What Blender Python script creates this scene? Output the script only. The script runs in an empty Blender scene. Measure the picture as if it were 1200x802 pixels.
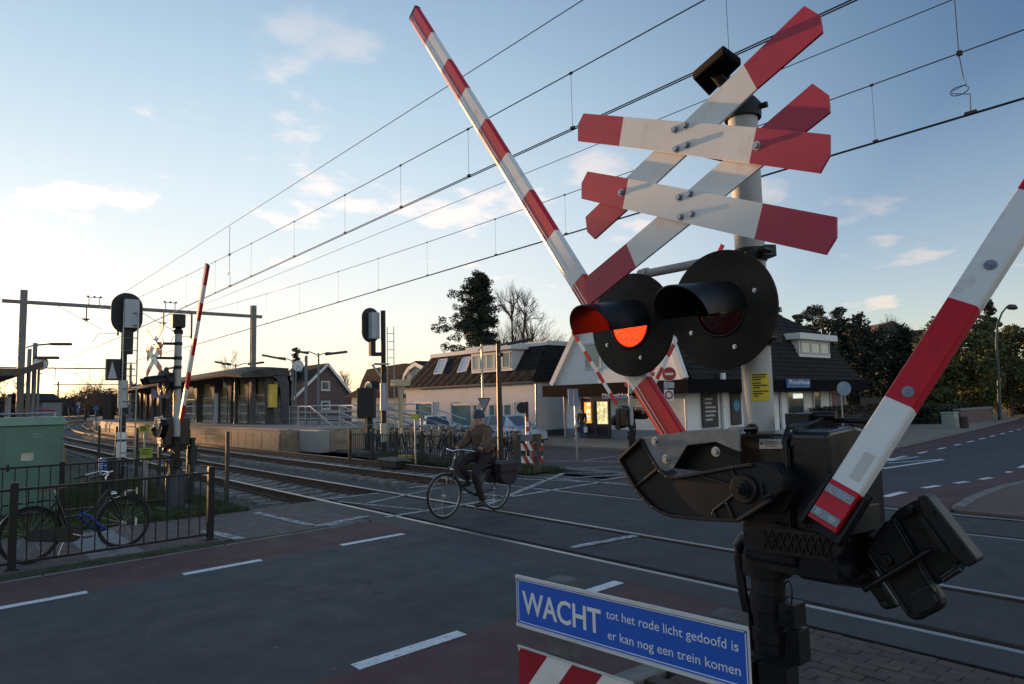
import bpy, math, random
from mathutils import Vector, Matrix
C = bpy.context.scene.collection
SC = bpy.context.scene
PI = math.pi
rnd = random.Random(7)

# ---------------------------------------------------------------- camera
# world frame: x runs along the road (away), y along the railway (away to the left), z up, ground level at the rails 0
F, CX, CY, CAMH = 800., 600., 401., 1.78          # focal length etc. in pixels of the 1200 px wide photograph
TH, RO = math.atan(70/F), .0233
AZ = math.radians(40.332)                          # railway direction, left of the camera heading
_tu = (-math.sin(AZ), math.cos(AZ)); _tv = (math.cos(AZ), math.sin(AZ))
def c2w(d):
    return Vector((d[0]*_tv[0]+d[1]*_tv[1], d[0]*_tu[0]+d[1]*_tu[1], d[2]))
_f = Vector((0, math.cos(TH), math.sin(TH))); _u = Vector((0, -math.sin(TH), math.cos(TH))); _r = Vector((1, 0, 0))
CF = c2w(_f); CR = c2w(_r*math.cos(RO)-_u*math.sin(RO)); CU = c2w(_u*math.cos(RO)+_r*math.sin(RO))
CAM = Vector((0, 0, CAMH))
cd = bpy.data.cameras.new('camera'); cam = bpy.data.objects.new('camera', cd); C.objects.link(cam)
cd.sensor_width = 36; cd.lens = 36*F/1200; cd.clip_start = .05; cd.clip_end = 3000
mw = Matrix((CR, CU, -CF)).transposed().to_4x4(); mw.translation = CAM; cam.matrix_world = mw
SC.camera = cam

# ---------------------------------------------------------------- sky, sun, exposure
SUN_EL, SUN_AZ = math.radians(1.8), math.radians(-5)   # azimuth from +y towards +x
W = bpy.data.worlds.new('World'); SC.world = W; W.use_nodes = True
nt = W.node_tree; N = nt.nodes; Lk = nt.links
bg = N['Background']; sky = N.new('ShaderNodeTexSky'); sky.sky_type = 'NISHITA'
sky.sun_disc = False; sky.sun_elevation = SUN_EL; sky.sun_rotation = SUN_AZ
sky.air_density = .7; sky.dust_density = .5; sky.ozone_density = 1.5; sky.altitude = 0
def nd(t, **k):
    n = N.new(t)
    for a, b in k.items(): setattr(n, a, b)
    return n
def math_(op, a, b=None, c=None):
    n = nd('ShaderNodeMath', operation=op)
    for i, s in enumerate((a, b, c)):
        if s is None: continue
        if isinstance(s, (int, float)): n.inputs[i].default_value = s
        else: Lk.new(s, n.inputs[i])
    return n.outputs[0]
tc = nd('ShaderNodeTexCoord'); sep = nd('ShaderNodeSeparateXYZ'); Lk.new(tc.outputs['Generated'], sep.inputs[0])
zc = math_('MAXIMUM', sep.outputs[2], 0.0); zz = math_('ADD', zc, .16)
com = nd('ShaderNodeCombineXYZ')
Lk.new(math_('DIVIDE', sep.outputs[0], zz), com.inputs[0]); Lk.new(math_('DIVIDE', sep.outputs[1], zz), com.inputs[1])
n1 = nd('ShaderNodeTexNoise'); n1.inputs['Scale'].default_value = 2.5; n1.inputs['Detail'].default_value = 7; n1.inputs['Roughness'].default_value = .55
Lk.new(com.outputs[0], n1.inputs['Vector'])
n2 = nd('ShaderNodeTexNoise'); n2.inputs['Scale'].default_value = .55; n2.inputs['Detail'].default_value = 2
Lk.new(com.outputs[0], n2.inputs['Vector'])
cl = math_('ADD', n1.outputs['Fac'], math_('MULTIPLY', math_('SUBTRACT', n2.outputs['Fac'], .5), .5))
mr = nd('ShaderNodeMapRange'); mr.interpolation_type = 'SMOOTHSTEP'; mr.inputs['From Min'].default_value = .565; mr.inputs['From Max'].default_value = .67
Lk.new(cl, mr.inputs['Value'])
low = nd('ShaderNodeMapRange'); low.inputs['From Min'].default_value = .0; low.inputs['From Max'].default_value = .06; Lk.new(sep.outputs[2], low.inputs['Value'])
hi = nd('ShaderNodeMapRange'); hi.inputs['From Min'].default_value = .75; hi.inputs['From Max'].default_value = .4; Lk.new(sep.outputs[2], hi.inputs['Value'])
am = math_('MULTIPLY', math_('MULTIPLY', math_('MULTIPLY', mr.outputs[0], .75), low.outputs[0]), hi.outputs[0])
# thin high haze with its own even brightness: denser towards the low sun and towards the horizon, warm white low down
dt = nd('ShaderNodeVectorMath', operation='DOT_PRODUCT'); Lk.new(tc.outputs['Generated'], dt.inputs[0]); dt.inputs[1].default_value = (math.sin(SUN_AZ), math.cos(SUN_AZ), .05)
vf = nd('ShaderNodeMapRange'); vf.interpolation_type = 'SMOOTHSTEP'; vf.inputs['From Min'].default_value = .0; vf.inputs['From Max'].default_value = .92; vf.inputs['To Max'].default_value = .85; Lk.new(dt.outputs['Value'], vf.inputs['Value'])
vz = nd('ShaderNodeMapRange'); vz.inputs['From Min'].default_value = .45; vz.inputs['From Max'].default_value = .0; vz.inputs['To Max'].default_value = .45; Lk.new(zc, vz.inputs['Value'])
vb = nd('ShaderNodeMapRange'); vb.interpolation_type = 'SMOOTHSTEP'; vb.inputs['From Min'].default_value = -.05; vb.inputs['From Max'].default_value = -.7; vb.inputs['To Max'].default_value = .8; Lk.new(dt.outputs['Value'], vb.inputs['Value'])   # brightness added opposite the sun, behind the camera, to raise the fill light
vr = nd('ShaderNodeValToRGB'); e_ = vr.color_ramp.elements; e_[0].position = .0; e_[0].color = (2.1, 1.58, .92, 1); e_[1].position = .62; e_[1].color = (.46, .75, 1.14, 1)
for p_, c_ in ((.055, (2.1, 1.88, 1.42, 1)), (.13, (1.85, 1.8, 1.62, 1)), (.28, (1.44, 1.63, 1.70, 1)), (.42, (1.0, 1.31, 1.52, 1))): q_ = e_.new(p_); q_.color = c_
Lk.new(zc, vr.inputs['Fac'])
# glow of the low sun behind the haze
g1 = nd('ShaderNodeMapRange'); g1.interpolation_type = 'SMOOTHSTEP'; g1.inputs['From Min'].default_value = .955; g1.inputs['From Max'].default_value = 1.0; g1.inputs['To Max'].default_value = 1.0; Lk.new(dt.outputs['Value'], g1.inputs['Value'])
g2 = nd('ShaderNodeMapRange'); g2.interpolation_type = 'SMOOTHSTEP'; g2.inputs['From Min'].default_value = .32; g2.inputs['From Max'].default_value = .02; Lk.new(zc, g2.inputs['Value'])
gm_ = nd('ShaderNodeMixRGB', blend_type='MULTIPLY'); gm_.inputs[0].default_value = 1; Lk.new(vr.outputs[0], gm_.inputs[1]); gc = nd('ShaderNodeCombineXYZ'); ga = math_('MULTIPLY', g1.outputs[0], g2.outputs[0])
for i_, k_ in enumerate((1.1, .95, .72)): Lk.new(math_('ADD', math_('MULTIPLY', ga, k_), 1.0), gc.inputs[i_])
Lk.new(gc.outputs[0], gm_.inputs[2])
veil = nd('ShaderNodeMixRGB'); Lk.new(math_('MAXIMUM', math_('MAXIMUM', vf.outputs[0], vz.outputs[0]), vb.outputs[0]), veil.inputs[0]); dim = nd('ShaderNodeMixRGB', blend_type='MULTIPLY'); dim.inputs[0].default_value = 1; Lk.new(sky.outputs[0], dim.inputs[1]); dim.inputs[2].default_value = (.50, .57, .68, 1); Lk.new(dim.outputs[0], veil.inputs[1]); Lk.new(gm_.outputs[0], veil.inputs[2])
hs = nd('ShaderNodeMixRGB', blend_type='MULTIPLY'); hs.inputs[0].default_value = 1; hs.inputs[2].default_value = (1.75, 1.27, 1.06, 1)
Lk.new(veil.outputs[0], hs.inputs[1])
mx = nd('ShaderNodeMixRGB'); Lk.new(am, mx.inputs[0]); Lk.new(veil.outputs[0], mx.inputs[1]); Lk.new(hs.outputs[0], mx.inputs[2])
Lk.new(mx.outputs[0], bg.inputs[0]); bg.inputs[1].default_value = .15
sd = bpy.data.lights.new('sun', 'SUN'); sd.energy = 2.1; sd.angle = math.radians(.5); sd.color = (1, .53, .23)
sun = bpy.data.objects.new('sun', sd); C.objects.link(sun)
S = Vector((math.sin(SUN_AZ)*math.cos(SUN_EL), math.cos(SUN_AZ)*math.cos(SUN_EL), math.sin(SUN_EL)))
sun.rotation_euler = S.to_track_quat('Z', 'Y').to_euler(); sun.location = (-20, 60, 30)
vs = SC.view_settings; vs.view_transform = 'Standard'; vs.look = 'None'; vs.exposure = 1.95; vs.gamma = 1; vs.use_curve_mapping = False

# ---------------------------------------------------------------- from the photograph to the place
def ray(px, py):
    return CF + CR*((px-CX)/F) - CU*((py-CY)/F)
def onx(px, py, x): d = ray(px, py); return CAM + d*(x/d.x)
def ony(px, py, y): d = ray(px, py); return CAM + d*(y/d.y)
def onz(px, py, z): d = ray(px, py); return CAM + d*((z-CAMH)/d.z)
def at(px, py, depth):
    d = ray(px, py); h = d.x*_tv[1]+d.y*_tu[1]; return CAM + d*(depth/h)
def zat(px, py, p):
    d = ray(px, py); return CAMH + d.z*math.hypot(p[0], p[1])/math.hypot(d.x, d.y)
def zg(x):                                         # beyond the railway the ground falls a little
    t = min(1, max(0, (x-12)/10.)); return -.4*t*t*(3-2*t)
def gp(px, py):
    z = 0
    for i in range(30):
        p = onz(px, py, z); z = .5*z+.5*zg(p.x)
    p.z = zg(p.x); return p
def bend(y):                                       # the railway curves to the right in the distance
    return 0 if y < 45 else .0012*(y-45)**2

# ---------------------------------------------------------------- materials
MATS = {}
def M(name, col, rough=.6, metal=0., var=.18, scale=6., bump=0., bscale=40., col2=None, spec=.5, emit=0, alpha=1, trans=0, coat=0, pos=False, detail=4, patch=None):
    if name in MATS: return MATS[name]
    m = bpy.data.materials.new(name); m.use_nodes = True; t = m.node_tree; n = t.nodes; l = t.links
    b = n['Principled BSDF']
    b.inputs['Roughness'].default_value = rough; b.inputs['Metallic'].default_value = metal
    b.inputs['Specular IOR Level'].default_value = spec
    if coat: b.inputs['Coat Weight'].default_value = coat
    if trans: b.inputs['Transmission Weight'].default_value = trans
    if alpha < 1: b.inputs['Alpha'].default_value = alpha
    c = n.new('ShaderNodeTexCoord') if not pos else n.new('ShaderNodeNewGeometry')
    co = c.outputs['Object'] if not pos else c.outputs['Position']
    no = n.new('ShaderNodeTexNoise'); no.inputs['Scale'].default_value = scale; no.inputs['Detail'].default_value = detail; no.inputs['Roughness'].default_value = .65
    l.new(co, no.inputs['Vector'])
    rp = n.new('ShaderNodeValToRGB'); rp.color_ramp.elements[0].position = .32; rp.color_ramp.elements[1].position = .7
    d = col2 if col2 else tuple(x*(1-var) for x in col)
    u = tuple(min(1, x*(1+var)) for x in col) if not col2 else col
    rp.color_ramp.elements[0].color = (*d, 1); rp.color_ramp.elements[1].color = (*u, 1)
    l.new(no.outputs['Fac'], rp.inputs['Fac']); outc = rp.outputs[0]
    if patch:                                      # (colour, noise scale, lo, hi): worn or stained patches
        n3 = n.new('ShaderNodeTexNoise'); n3.inputs['Scale'].default_value = patch[1]; n3.inputs['Detail'].default_value = 8; n3.inputs['Roughness'].default_value = .7
        l.new(co, n3.inputs['Vector']); mp = n.new('ShaderNodeMapRange'); mp.inputs['From Min'].default_value = patch[2]; mp.inputs['From Max'].default_value = patch[3]
        l.new(n3.outputs['Fac'], mp.inputs['Value']); mm = n.new('ShaderNodeMixRGB'); l.new(mp.outputs[0], mm.inputs[0]); l.new(outc, mm.inputs[1]); mm.inputs[2].default_value = (*patch[0], 1); outc = mm.outputs[0]
    l.new(outc, b.inputs['Base Color'])
    rr = n.new('ShaderNodeMapRange'); rr.inputs['To Min'].default_value = max(.02, rough-.1); rr.inputs['To Max'].default_value = min(1, rough+.1)
    l.new(no.outputs['Fac'], rr.inputs['Value']); l.new(rr.outputs[0], b.inputs['Roughness'])
    if bump:
        nb = n.new('ShaderNodeTexNoise'); nb.inputs['Scale'].default_value = bscale; nb.inputs['Detail'].default_value = 4
        l.new(co, nb.inputs['Vector']); bp = n.new('ShaderNodeBump'); bp.inputs['Strength'].default_value = min(1, bump); bp.inputs['Distance'].default_value = .02
        l.new(nb.outputs['Fac'], bp.inputs['Height']); l.new(bp.outputs[0], b.inputs['Normal'])
    if emit:
        b.inputs['Emission Color'].default_value = (*col, 1); b.inputs['Emission Strength'].default_value = emit
        l.new(outc, b.inputs['Emission Color'])
    MATS[name] = m; return m

def road(name, dark, light, patchc, seed=0.):
    m = bpy.data.materials.new(name); m.use_nodes = True; t = m.node_tree; n = t.nodes; l = t.links; b = n['Principled BSDF']; MATS[name] = m
    g = n.new('ShaderNodeNewGeometry'); b.inputs['Specular IOR Level'].default_value = .35
    def noise(sc, det=4, vec=None, ro=.6):
        x = n.new('ShaderNodeTexNoise'); x.inputs['Scale'].default_value = sc; x.inputs['Detail'].default_value = det; x.inputs['Roughness'].default_value = ro; l.new(vec or g.outputs['Position'], x.inputs['Vector']); return x.outputs['Fac']
    def ramp(f, lo, hi, a=0., c=1.):
        x = n.new('ShaderNodeMapRange'); x.inputs['From Min'].default_value = lo; x.inputs['From Max'].default_value = hi; x.inputs['To Min'].default_value = a; x.inputs['To Max'].default_value = c; l.new(f, x.inputs['Value']); return x.outputs[0]
    def mix(f, a, c, mode='MIX'):
        x = n.new('ShaderNodeMixRGB'); x.blend_type = mode
        for i, v in enumerate((f, a, c)):
            if isinstance(v, (int, float)): x.inputs[i].default_value = v
            elif isinstance(v, tuple): x.inputs[i].default_value = (*v, 1)
            else: l.new(v, x.inputs[i])
        return x.outputs[0]
    mp = n.new('ShaderNodeMapping'); mp.inputs['Scale'].default_value = (.10, 1, 1); mp.inputs['Location'].default_value = (seed, seed, 0); l.new(g.outputs['Position'], mp.inputs['Vector'])
    c = mix(ramp(noise(.7, 9, None, .7), .33, .67), dark, light)
    c = mix(ramp(noise(1.5, 5, mp.outputs[0]), .42, .66, 0, .55), c, tuple(v*.62 for v in dark))        # wheel tracks along the road
    c = mix(ramp(noise(.35, 3), .58, .62, 0, .6), c, patchc)                                            # repaired areas
    c = mix(ramp(noise(260, 2), .58, .70, 0, .75), c, tuple(min(1, v*2.8+.04) for v in light))           # pale stones
    c = mix(ramp(noise(190, 2), .58, .68, 0, .8), c, tuple(v*.4 for v in dark))
    w = n.new('ShaderNodeTexNoise'); w.inputs['Scale'].default_value = 1.4; w.inputs['Detail'].default_value = 5; l.new(g.outputs['Position'], w.inputs['Vector'])
    ad = n.new('ShaderNodeVectorMath'); ad.operation = 'MULTIPLY_ADD'; l.new(w.outputs['Color'], ad.inputs[0]); ad.inputs[1].default_value = (.9, .9, 0); l.new(g.outputs['Position'], ad.inputs[2])
    vo = n.new('ShaderNodeTexVoronoi'); vo.feature = 'DISTANCE_TO_EDGE'; vo.inputs['Scale'].default_value = .42; l.new(ad.outputs[0], vo.inputs['Vector'])
    cr = n.new('ShaderNodeMath'); cr.operation = 'MULTIPLY'; l.new(ramp(vo.outputs['Distance'], .007, .002), cr.inputs[0]); l.new(ramp(noise(.5, 3), .5, .6), cr.inputs[1])
    c = mix(ramp(cr.outputs[0], 0, 1, 0, .4), c, (.012, .012, .013)); l.new(c, b.inputs['Base Color'])
    l.new(ramp(noise(3, 5), .3, .7, .68, .9), b.inputs['Roughness'])
    bp = n.new('ShaderNodeBump'); bp.inputs['Strength'].default_value = .5; bp.inputs['Distance'].default_value = .008; l.new(noise(230, 3), bp.inputs['Height']); l.new(bp.outputs[0], b.inputs['Normal']); return m
# ---------------------------------------------------------------- objects
WM = {}
def tag(o, label=None, cat=None, group=None, kind=None):
    if label: o['label'] = label
    if cat: o['category'] = cat
    if group: o['group'] = group
    if kind: o['kind'] = kind
    return o
def thing(name, label, cat, loc=(0, 0, 0), rz=0, group=None, kind=None):
    o = bpy.data.objects.new(name, None); C.objects.link(o); o.location = loc; o.rotation_euler = (0, 0, rz); o.empty_display_size = .2
    WM[o.name] = Matrix.Translation(Vector(loc)) @ Matrix.Rotation(rz, 4, 'Z')
    return tag(o, label, cat, group, kind)
def copy_tree(o, parent=None):
    c = o.copy(); C.objects.link(c); c.parent = parent
    for ch in list(o.children): copy_tree(ch, c)
    return c
def dup(o, loc, rz=None, label=None, group=None, scale=None):
    c = copy_tree(o); c.location = loc
    if rz is not None: c.rotation_euler = (0, 0, rz)
    if scale: c.scale = (scale,)*3 if isinstance(scale, (int, float)) else scale
    if label: c['label'] = label
    if group: c['group'] = group
    return c
def place(objname, me, parent=None):
    o = bpy.data.objects.new(objname, me); C.objects.link(o)
    if parent is not None: o.parent = parent
    return o
class MB:
    def __init__(s, mat=None): s.v = []; s.f = []; s.mi = []; s.mats = [mat] if mat else []; s.cur = 0; s.T = None
    def mat(s, m):
        if m not in s.mats: s.mats.append(m)
        s.cur = s.mats.index(m); return s
    def add(s, v, f):
        k = len(s.v)
        s.v += [tuple(s.T @ Vector(p)) if s.T else tuple(p) for p in v]
        for q in f: s.f.append(tuple(k+i for i in q)); s.mi.append(s.cur)
        return s
    def obox(s, o, a, b, c):                      # corner and three edge vectors
        o, a, b, c = map(Vector, (o, a, b, c))
        v = [o, o+a, o+a+b, o+b, o+c, o+a+c, o+a+b+c, o+b+c]
        fl = a.cross(b).dot(c) < 0
        f = [(3, 2, 1, 0), (4, 5, 6, 7), (0, 1, 5, 4), (1, 2, 6, 5), (2, 3, 7, 6), (3, 0, 4, 7)]
        return s.add(v, [q[::-1] for q in f] if fl else f)
    def box(s, lo, hi):
        return s.obox(lo, (hi[0]-lo[0], 0, 0), (0, hi[1]-lo[1], 0), (0, 0, hi[2]-lo[2]))
    def cbox(s, c, sz, R=None):                   # centre, size, rotation matrix
        R = R or Matrix.Identity(3); a, b, d = (R @ Vector((sz[0], 0, 0)), R @ Vector((0, sz[1], 0)), R @ Vector((0, 0, sz[2])))
        return s.obox(Vector(c)-(a+b+d)/2, a, b, d)
    def bar(s, p0, p1, w, h, up=(0, 0, 1)):       # box bar between two points: w across, h along up
        p0, p1 = Vector(p0), Vector(p1); d = p1-p0; up = Vector(up); sd_ = d.cross(up)
        if sd_.length < 1e-6: sd_ = d.cross(Vector((1, 0, 0)))
        sd_.normalize(); u2 = sd_.cross(d).normalized()
        return s.obox(p0-sd_*w/2-u2*h/2, d, sd_*w, u2*h)
    def prism(s, pts, vec):
        pts = [Vector(p) for p in pts]; vec = Vector(vec); n = len(pts)
        nn = Vector((0, 0, 0))
        for i in range(n): nn += pts[i].cross(pts[(i+1) % n])
        if nn.dot(vec) > 0: pts = pts[::-1]
        v = pts+[p+vec for p in pts]
        f = [tuple(range(n)), tuple(range(2*n-1, n-1, -1))]+[(i, i+n, (i+1) % n+n, (i+1) % n) for i in range(n)]
        return s.add(v, f)
    def tube(s, pts, r, n=8, cap=True):
        pts = [Vector(p) for p in pts]; k = len(pts); rs = r if isinstance(r, (list, tuple)) else [r]*k
        v = []; f = []; prev = None
        for i, p in enumerate(pts):
            d = (pts[min(i+1, k-1)]-pts[max(i-1, 0)]).normalized()
            if prev is None:
                a = d.orthogonal().normalized()
            else:
                a = prev-d*prev.dot(d)
                a = a.normalized() if a.length > 1e-6 else d.orthogonal().normalized()
            prev = a; b = d.cross(a)
            for j in range(n):
                t = 2*PI*j/n; v.append(p+(a*math.cos(t)+b*math.sin(t))*rs[i])
        for i in range(k-1):
            for j in range(n):
                q = (j+1) % n; f.append((i*n+j, i*n+q, (i+1)*n+q, (i+1)*n+j))
        if cap: f.append(tuple(range(n-1, -1, -1))); f.append(tuple(range((k-1)*n, k*n)))
        return s.add(v, f)
    def cyl(s, p0, p1, r, n=16, r1=None): return s.tube([p0, p1], [r, r if r1 is None else r1], n)
    def lathe(s, prof, o=(0, 0, 0), axis=(0, 0, 1), n=20):   # prof: (radius, height)
        ax = Vector(axis).normalized(); return s.tube2([(Vector(o)+ax*h, r) for r, h in prof], ax, n)
    def tube2(s, pr, ax, n):
        a = ax.orthogonal().normalized(); b = ax.cross(a); v = []; f = []; k = len(pr)
        for p, r in pr:
            for j in range(n):
                t = 2*PI*j/n; v.append(p+(a*math.cos(t)+b*math.sin(t))*max(r, 1e-4))
        for i in range(k-1):
            for j in range(n):
                q = (j+1) % n; f.append((i*n+j, i*n+q, (i+1)*n+q, (i+1)*n+j))
        f.append(tuple(range(n-1, -1, -1))); f.append(tuple(range((k-1)*n, k*n)))
        return s.add(v, f)
    def ball(s, c, r, n=10, m=7, sc=(1, 1, 1)):
        v = []; f = []; c = Vector(c)
        for i in range(m+1):
            ph = PI*i/m
            for j in range(n):
                t = 2*PI*j/n; v.append(c+Vector((r*sc[0]*math.sin(ph)*math.cos(t), r*sc[1]*math.sin(ph)*math.sin(t), -r*sc[2]*math.cos(ph))))
        for i in range(m):
            for j in range(n):
                q = (j+1) % n; f.append((i*n+j, i*n+q, (i+1)*n+q, (i+1)*n+j))
        return s.add(v, f)
    def torus(s, c, R, r, axis=(0, 1, 0), n=28, m=6):
        ax = Vector(axis).normalized(); a = ax.orthogonal().normalized(); b = ax.cross(a); c = Vector(c); v = []; f = []
        for i in range(n):
            t = 2*PI*i/n; e = a*math.cos(t)+b*math.sin(t)
            for j in range(m):
                p = 2*PI*j/m; v.append(c+e*(R+r*math.cos(p))+ax*r*math.sin(p))
        for i in range(n):
            for j in range(m):
                f.append((i*m+j, ((i+1) % n)*m+j, ((i+1) % n)*m+(j+1) % m, i*m+(j+1) % m))
        return s.add(v, f)
    def quad(s, a, b, c, d): return s.add([a, b, c, d], [(0, 1, 2, 3)])
    def mesh(s, name, smooth=None):
        me = bpy.data.meshes.new(name); me.from_pydata([tuple(p) for p in s.v], [], s.f)
        for m in s.mats: me.materials.append(m)
        if len(s.mats) > 1: me.polygons.foreach_set('material_index', s.mi)
        if smooth is not None:
            me.polygons.foreach_set('use_smooth', [True]*len(me.polygons)); me.set_sharp_from_angle(angle=math.radians(smooth))
        me.update(); return me
    def build(s, name, parent=None, bevel=0, smooth=None, local=False, seg=2, label=None):
        if parent is None:
            lo = [min(p[i] for p in s.v) for i in range(3)]; hi = [max(p[i] for p in s.v) for i in range(3)]
            org = Vector(((lo[0]+hi[0])/2, (lo[1]+hi[1])/2, lo[2]))
            s.v = [tuple(Vector(p)-org) for p in s.v]; o = place(name, s.mesh(name, smooth)); o.location = org; WM[o.name] = Matrix.Translation(org)
        else:
            if not local:
                iv = WM[parent.name].inverted(); s.v = [tuple(iv @ Vector(p)) for p in s.v]
            o = place(name, s.mesh(name, smooth), parent); WM[o.name] = WM[parent.name]
        if bevel:
            b = o.modifiers.new('bevel', 'BEVEL'); b.width = bevel; b.segments = seg; b.limit_method = 'ANGLE'; b.angle_limit = math.radians(35); b.harden_normals = False
        if label: o['label'] = label
        return o
def text(body, size, org, ex, ey, mat, parent=None, name='lettering', thick=.001, align='LEFT', bold=0., width=None, spacing=1.0):
    cu = bpy.data.curves.new(name, 'FONT'); cu.body = body; cu.size = size; cu.align_x = align; cu.offset = bold; cu.extrude = thick; cu.resolution_u = 3; cu.space_character = spacing
    ob = bpy.data.objects.new(name, cu); C.objects.link(ob); bpy.context.view_layer.update()
    me = bpy.data.meshes.new_from_object(ob.evaluated_get(bpy.context.evaluated_depsgraph_get())); bpy.data.objects.remove(ob)
    ex = Vector(ex).normalized(); ey = Vector(ey).normalized(); ez = ex.cross(ey)
    xs = [v.co.x for v in me.vertices]; sx = width/(max(xs)-min(xs)) if width else 1
    mt = Matrix((ex*sx, ey, ez)).transposed().to_4x4(); mt.translation = Vector(org)
    if parent is not None: mt = WM[parent.name].inverted() @ mt
    me.transform(mt); me.materials.clear(); me.materials.append(mat); o = place(name, me, parent)
    WM[o.name] = WM[parent.name] if parent is not None else Matrix.Identity(4); return o
# ================================================================ ground, road, railway
asphalt = road('asphalt', (.049, .051, .057), (.072, .074, .081), (.040, .042, .048))
redasph = road('red_asphalt', (.090, .043, .045), (.122, .058, .060), (.072, .044, .047), 5.)
deckasph = road('crossing_asphalt', (.044, .046, .051), (.066, .066, .070), (.050, .049, .050), 9.)
paint = M('road_paint', (.74, .75, .76), .7, var=.12, scale=9, bump=.2, bscale=120, pos=True, patch=((.16, .16, .17), 22, .56, .66))
oldpaint = M('worn_road_paint', (.55, .55, .55), .8, var=.2, scale=5, bump=.2, bscale=120, pos=True, detail=8, patch=((.085, .08, .08), 9, .42, .60))
brickm = M('clay_paver', (.088, .066, .052), .85, var=.35, scale=4, bump=.4, bscale=90, pos=True)
brickm2 = M('dark_clay_paver', (.066, .053, .045), .85, var=.3, scale=4, bump=.4, bscale=90, pos=True)
mortar = M('sand_joint', (.040, .036, .032), .95, var=.3, scale=12, pos=True)
kerbm = M('kerb_concrete', (.19, .185, .18), .8, var=.25, scale=3, bump=.3, bscale=70, pos=True, patch=((.08, .08, .07), 2, .5, .7))
tilem = M('concrete_tile', (.24, .24, .245), .8, var=.2, scale=6, bump=.3, bscale=80, pos=True)
grassg = M('grass_soil', (.045, .060, .022), .95, var=.5, scale=3, bump=.6, bscale=30, pos=True, patch=((.055, .042, .03), 1.3, .5, .65))
blade = M('grass_blade', (.070, .092, .034), .8, var=.45, scale=5, pos=True)
ballastm = M('ballast_stone', (.13, .125, .12), .9, var=.45, scale=9, bump=.9, bscale=26, pos=True, patch=((.10, .07, .05), .6, .45, .7))
stonem = M('ballast_stone_loose', (.15, .145, .14), .9, var=.5, scale=30, pos=True)
sleeperm = M('concrete_sleeper', (.25, .235, .215), .85, var=.3, scale=5, bump=.3, bscale=60, pos=True, patch=((.11, .085, .065), 3, .5, .68))
railhead = M('polished_rail_head', (.30, .29, .28), .36, 1., var=.1, scale=2, pos=True)
railrust = M('rusty_rail_side', (.085, .052, .034), .85, var=.35, scale=9, bump=.4, bscale=60, pos=True)
rubber = M('crossing_rubber', (.032, .032, .034), .7, var=.3, scale=3, bump=.3, bscale=90, pos=True)
tanpave = M('tan_paving', (.27, .215, .165), .85, var=.25, scale=2, bump=.3, bscale=50, pos=True)

def pl(*pts):
    def f(x):
        if x <= pts[0][0]: return pts[0][1]
        for (a, b), (c, d) in zip(pts, pts[1:]):
            if x <= c: return b+(d-b)*(x-a)/(c-a)
        return pts[-1][1]
    return f
L1 = pl((-40, 4.9), (0, 7.95), (5.3, 8.35), (31, 9.7), (47.5, 11.1), (65, 13.2), (140, 24))
L2 = pl((-40, 2.0), (0, 4.25), (13, 5.03), (26, 5.8), (65, 9.4), (140, 19))
KL = pl((-40, 5.8), (0, 9.08), (5.3, 9.62), (12, 9.98), (29, 10.95), (47, 13.0), (65, 15.2), (140, 26))
KR = pl((-40, 1.0), (3.4, 3.14), (4.8, 2.93), (5.3, 2.9), (11.9, 3.78), (17, 4.4), (26, 5.0), (65, 8.2), (140, 17.5))
def strip(name, lo, hi, x0, x1, mat, dz=0., thick=.12, step=1.5, kind='structure', parent=None):
    lo = lo if callable(lo) else (lambda x, v=lo: v); hi = hi if callable(hi) else (lambda x, v=hi: v)
    n = max(1, int((x1-x0)/step)); b = MB(mat); xs = [x0+(x1-x0)*i/n for i in range(n+1)]; v = []; f = []
    for x in xs:
        z = zg(x)+dz
        v += [(x, lo(x), z-thick), (x, lo(x), z), (x, hi(x), z), (x, hi(x), z-thick)]
    for i in range(n):
        k = 4*i
        for j in range(3): f.append((k+j, k+4+j, k+5+j, k+1+j))
    f.append((0, 1, 2, 3)); k = 4*n; f.append((k+3, k+2, k+1, k)); b.add(v, f)
    o = b.build(name, parent)
    if kind and parent is None: o['kind'] = kind
    return o
# wide ground sheet under everything
b = MB(M('far_ground', (.07, .066, .052), .95, var=.35, scale=.25, pos=True, patch=((.045, .055, .025), .1, .45, .6)))
g_ = 24; ext = [-900, -300, -120, -50, -20, 0, 10, 20, 30, 50, 80, 120, 200, 300, 500, 900]
b.add([(x, y, -.56) for y in ext for x in ext], [(j*16+i, j*16+i+1, (j+1)*16+i+1, (j+1)*16+i) for j in range(15) for i in range(15)])
tag(b.build('ground'), kind='structure')
# road on both sides of the railway
strip('asphalt_road', L2, L1, -40, 5.28, asphalt); strip('asphalt_road', L2, L1, 11.62, 140, asphalt)
strip('bike_lane', L1, KL, -40, 5.28, redasph); strip('bike_lane', L1, KL, 11.62, 140, redasph)
strip('bike_lane', KR, L2, -40, 5.28, redasph); strip('bike_lane', KR, L2, 11.62, 140, redasph)
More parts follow.
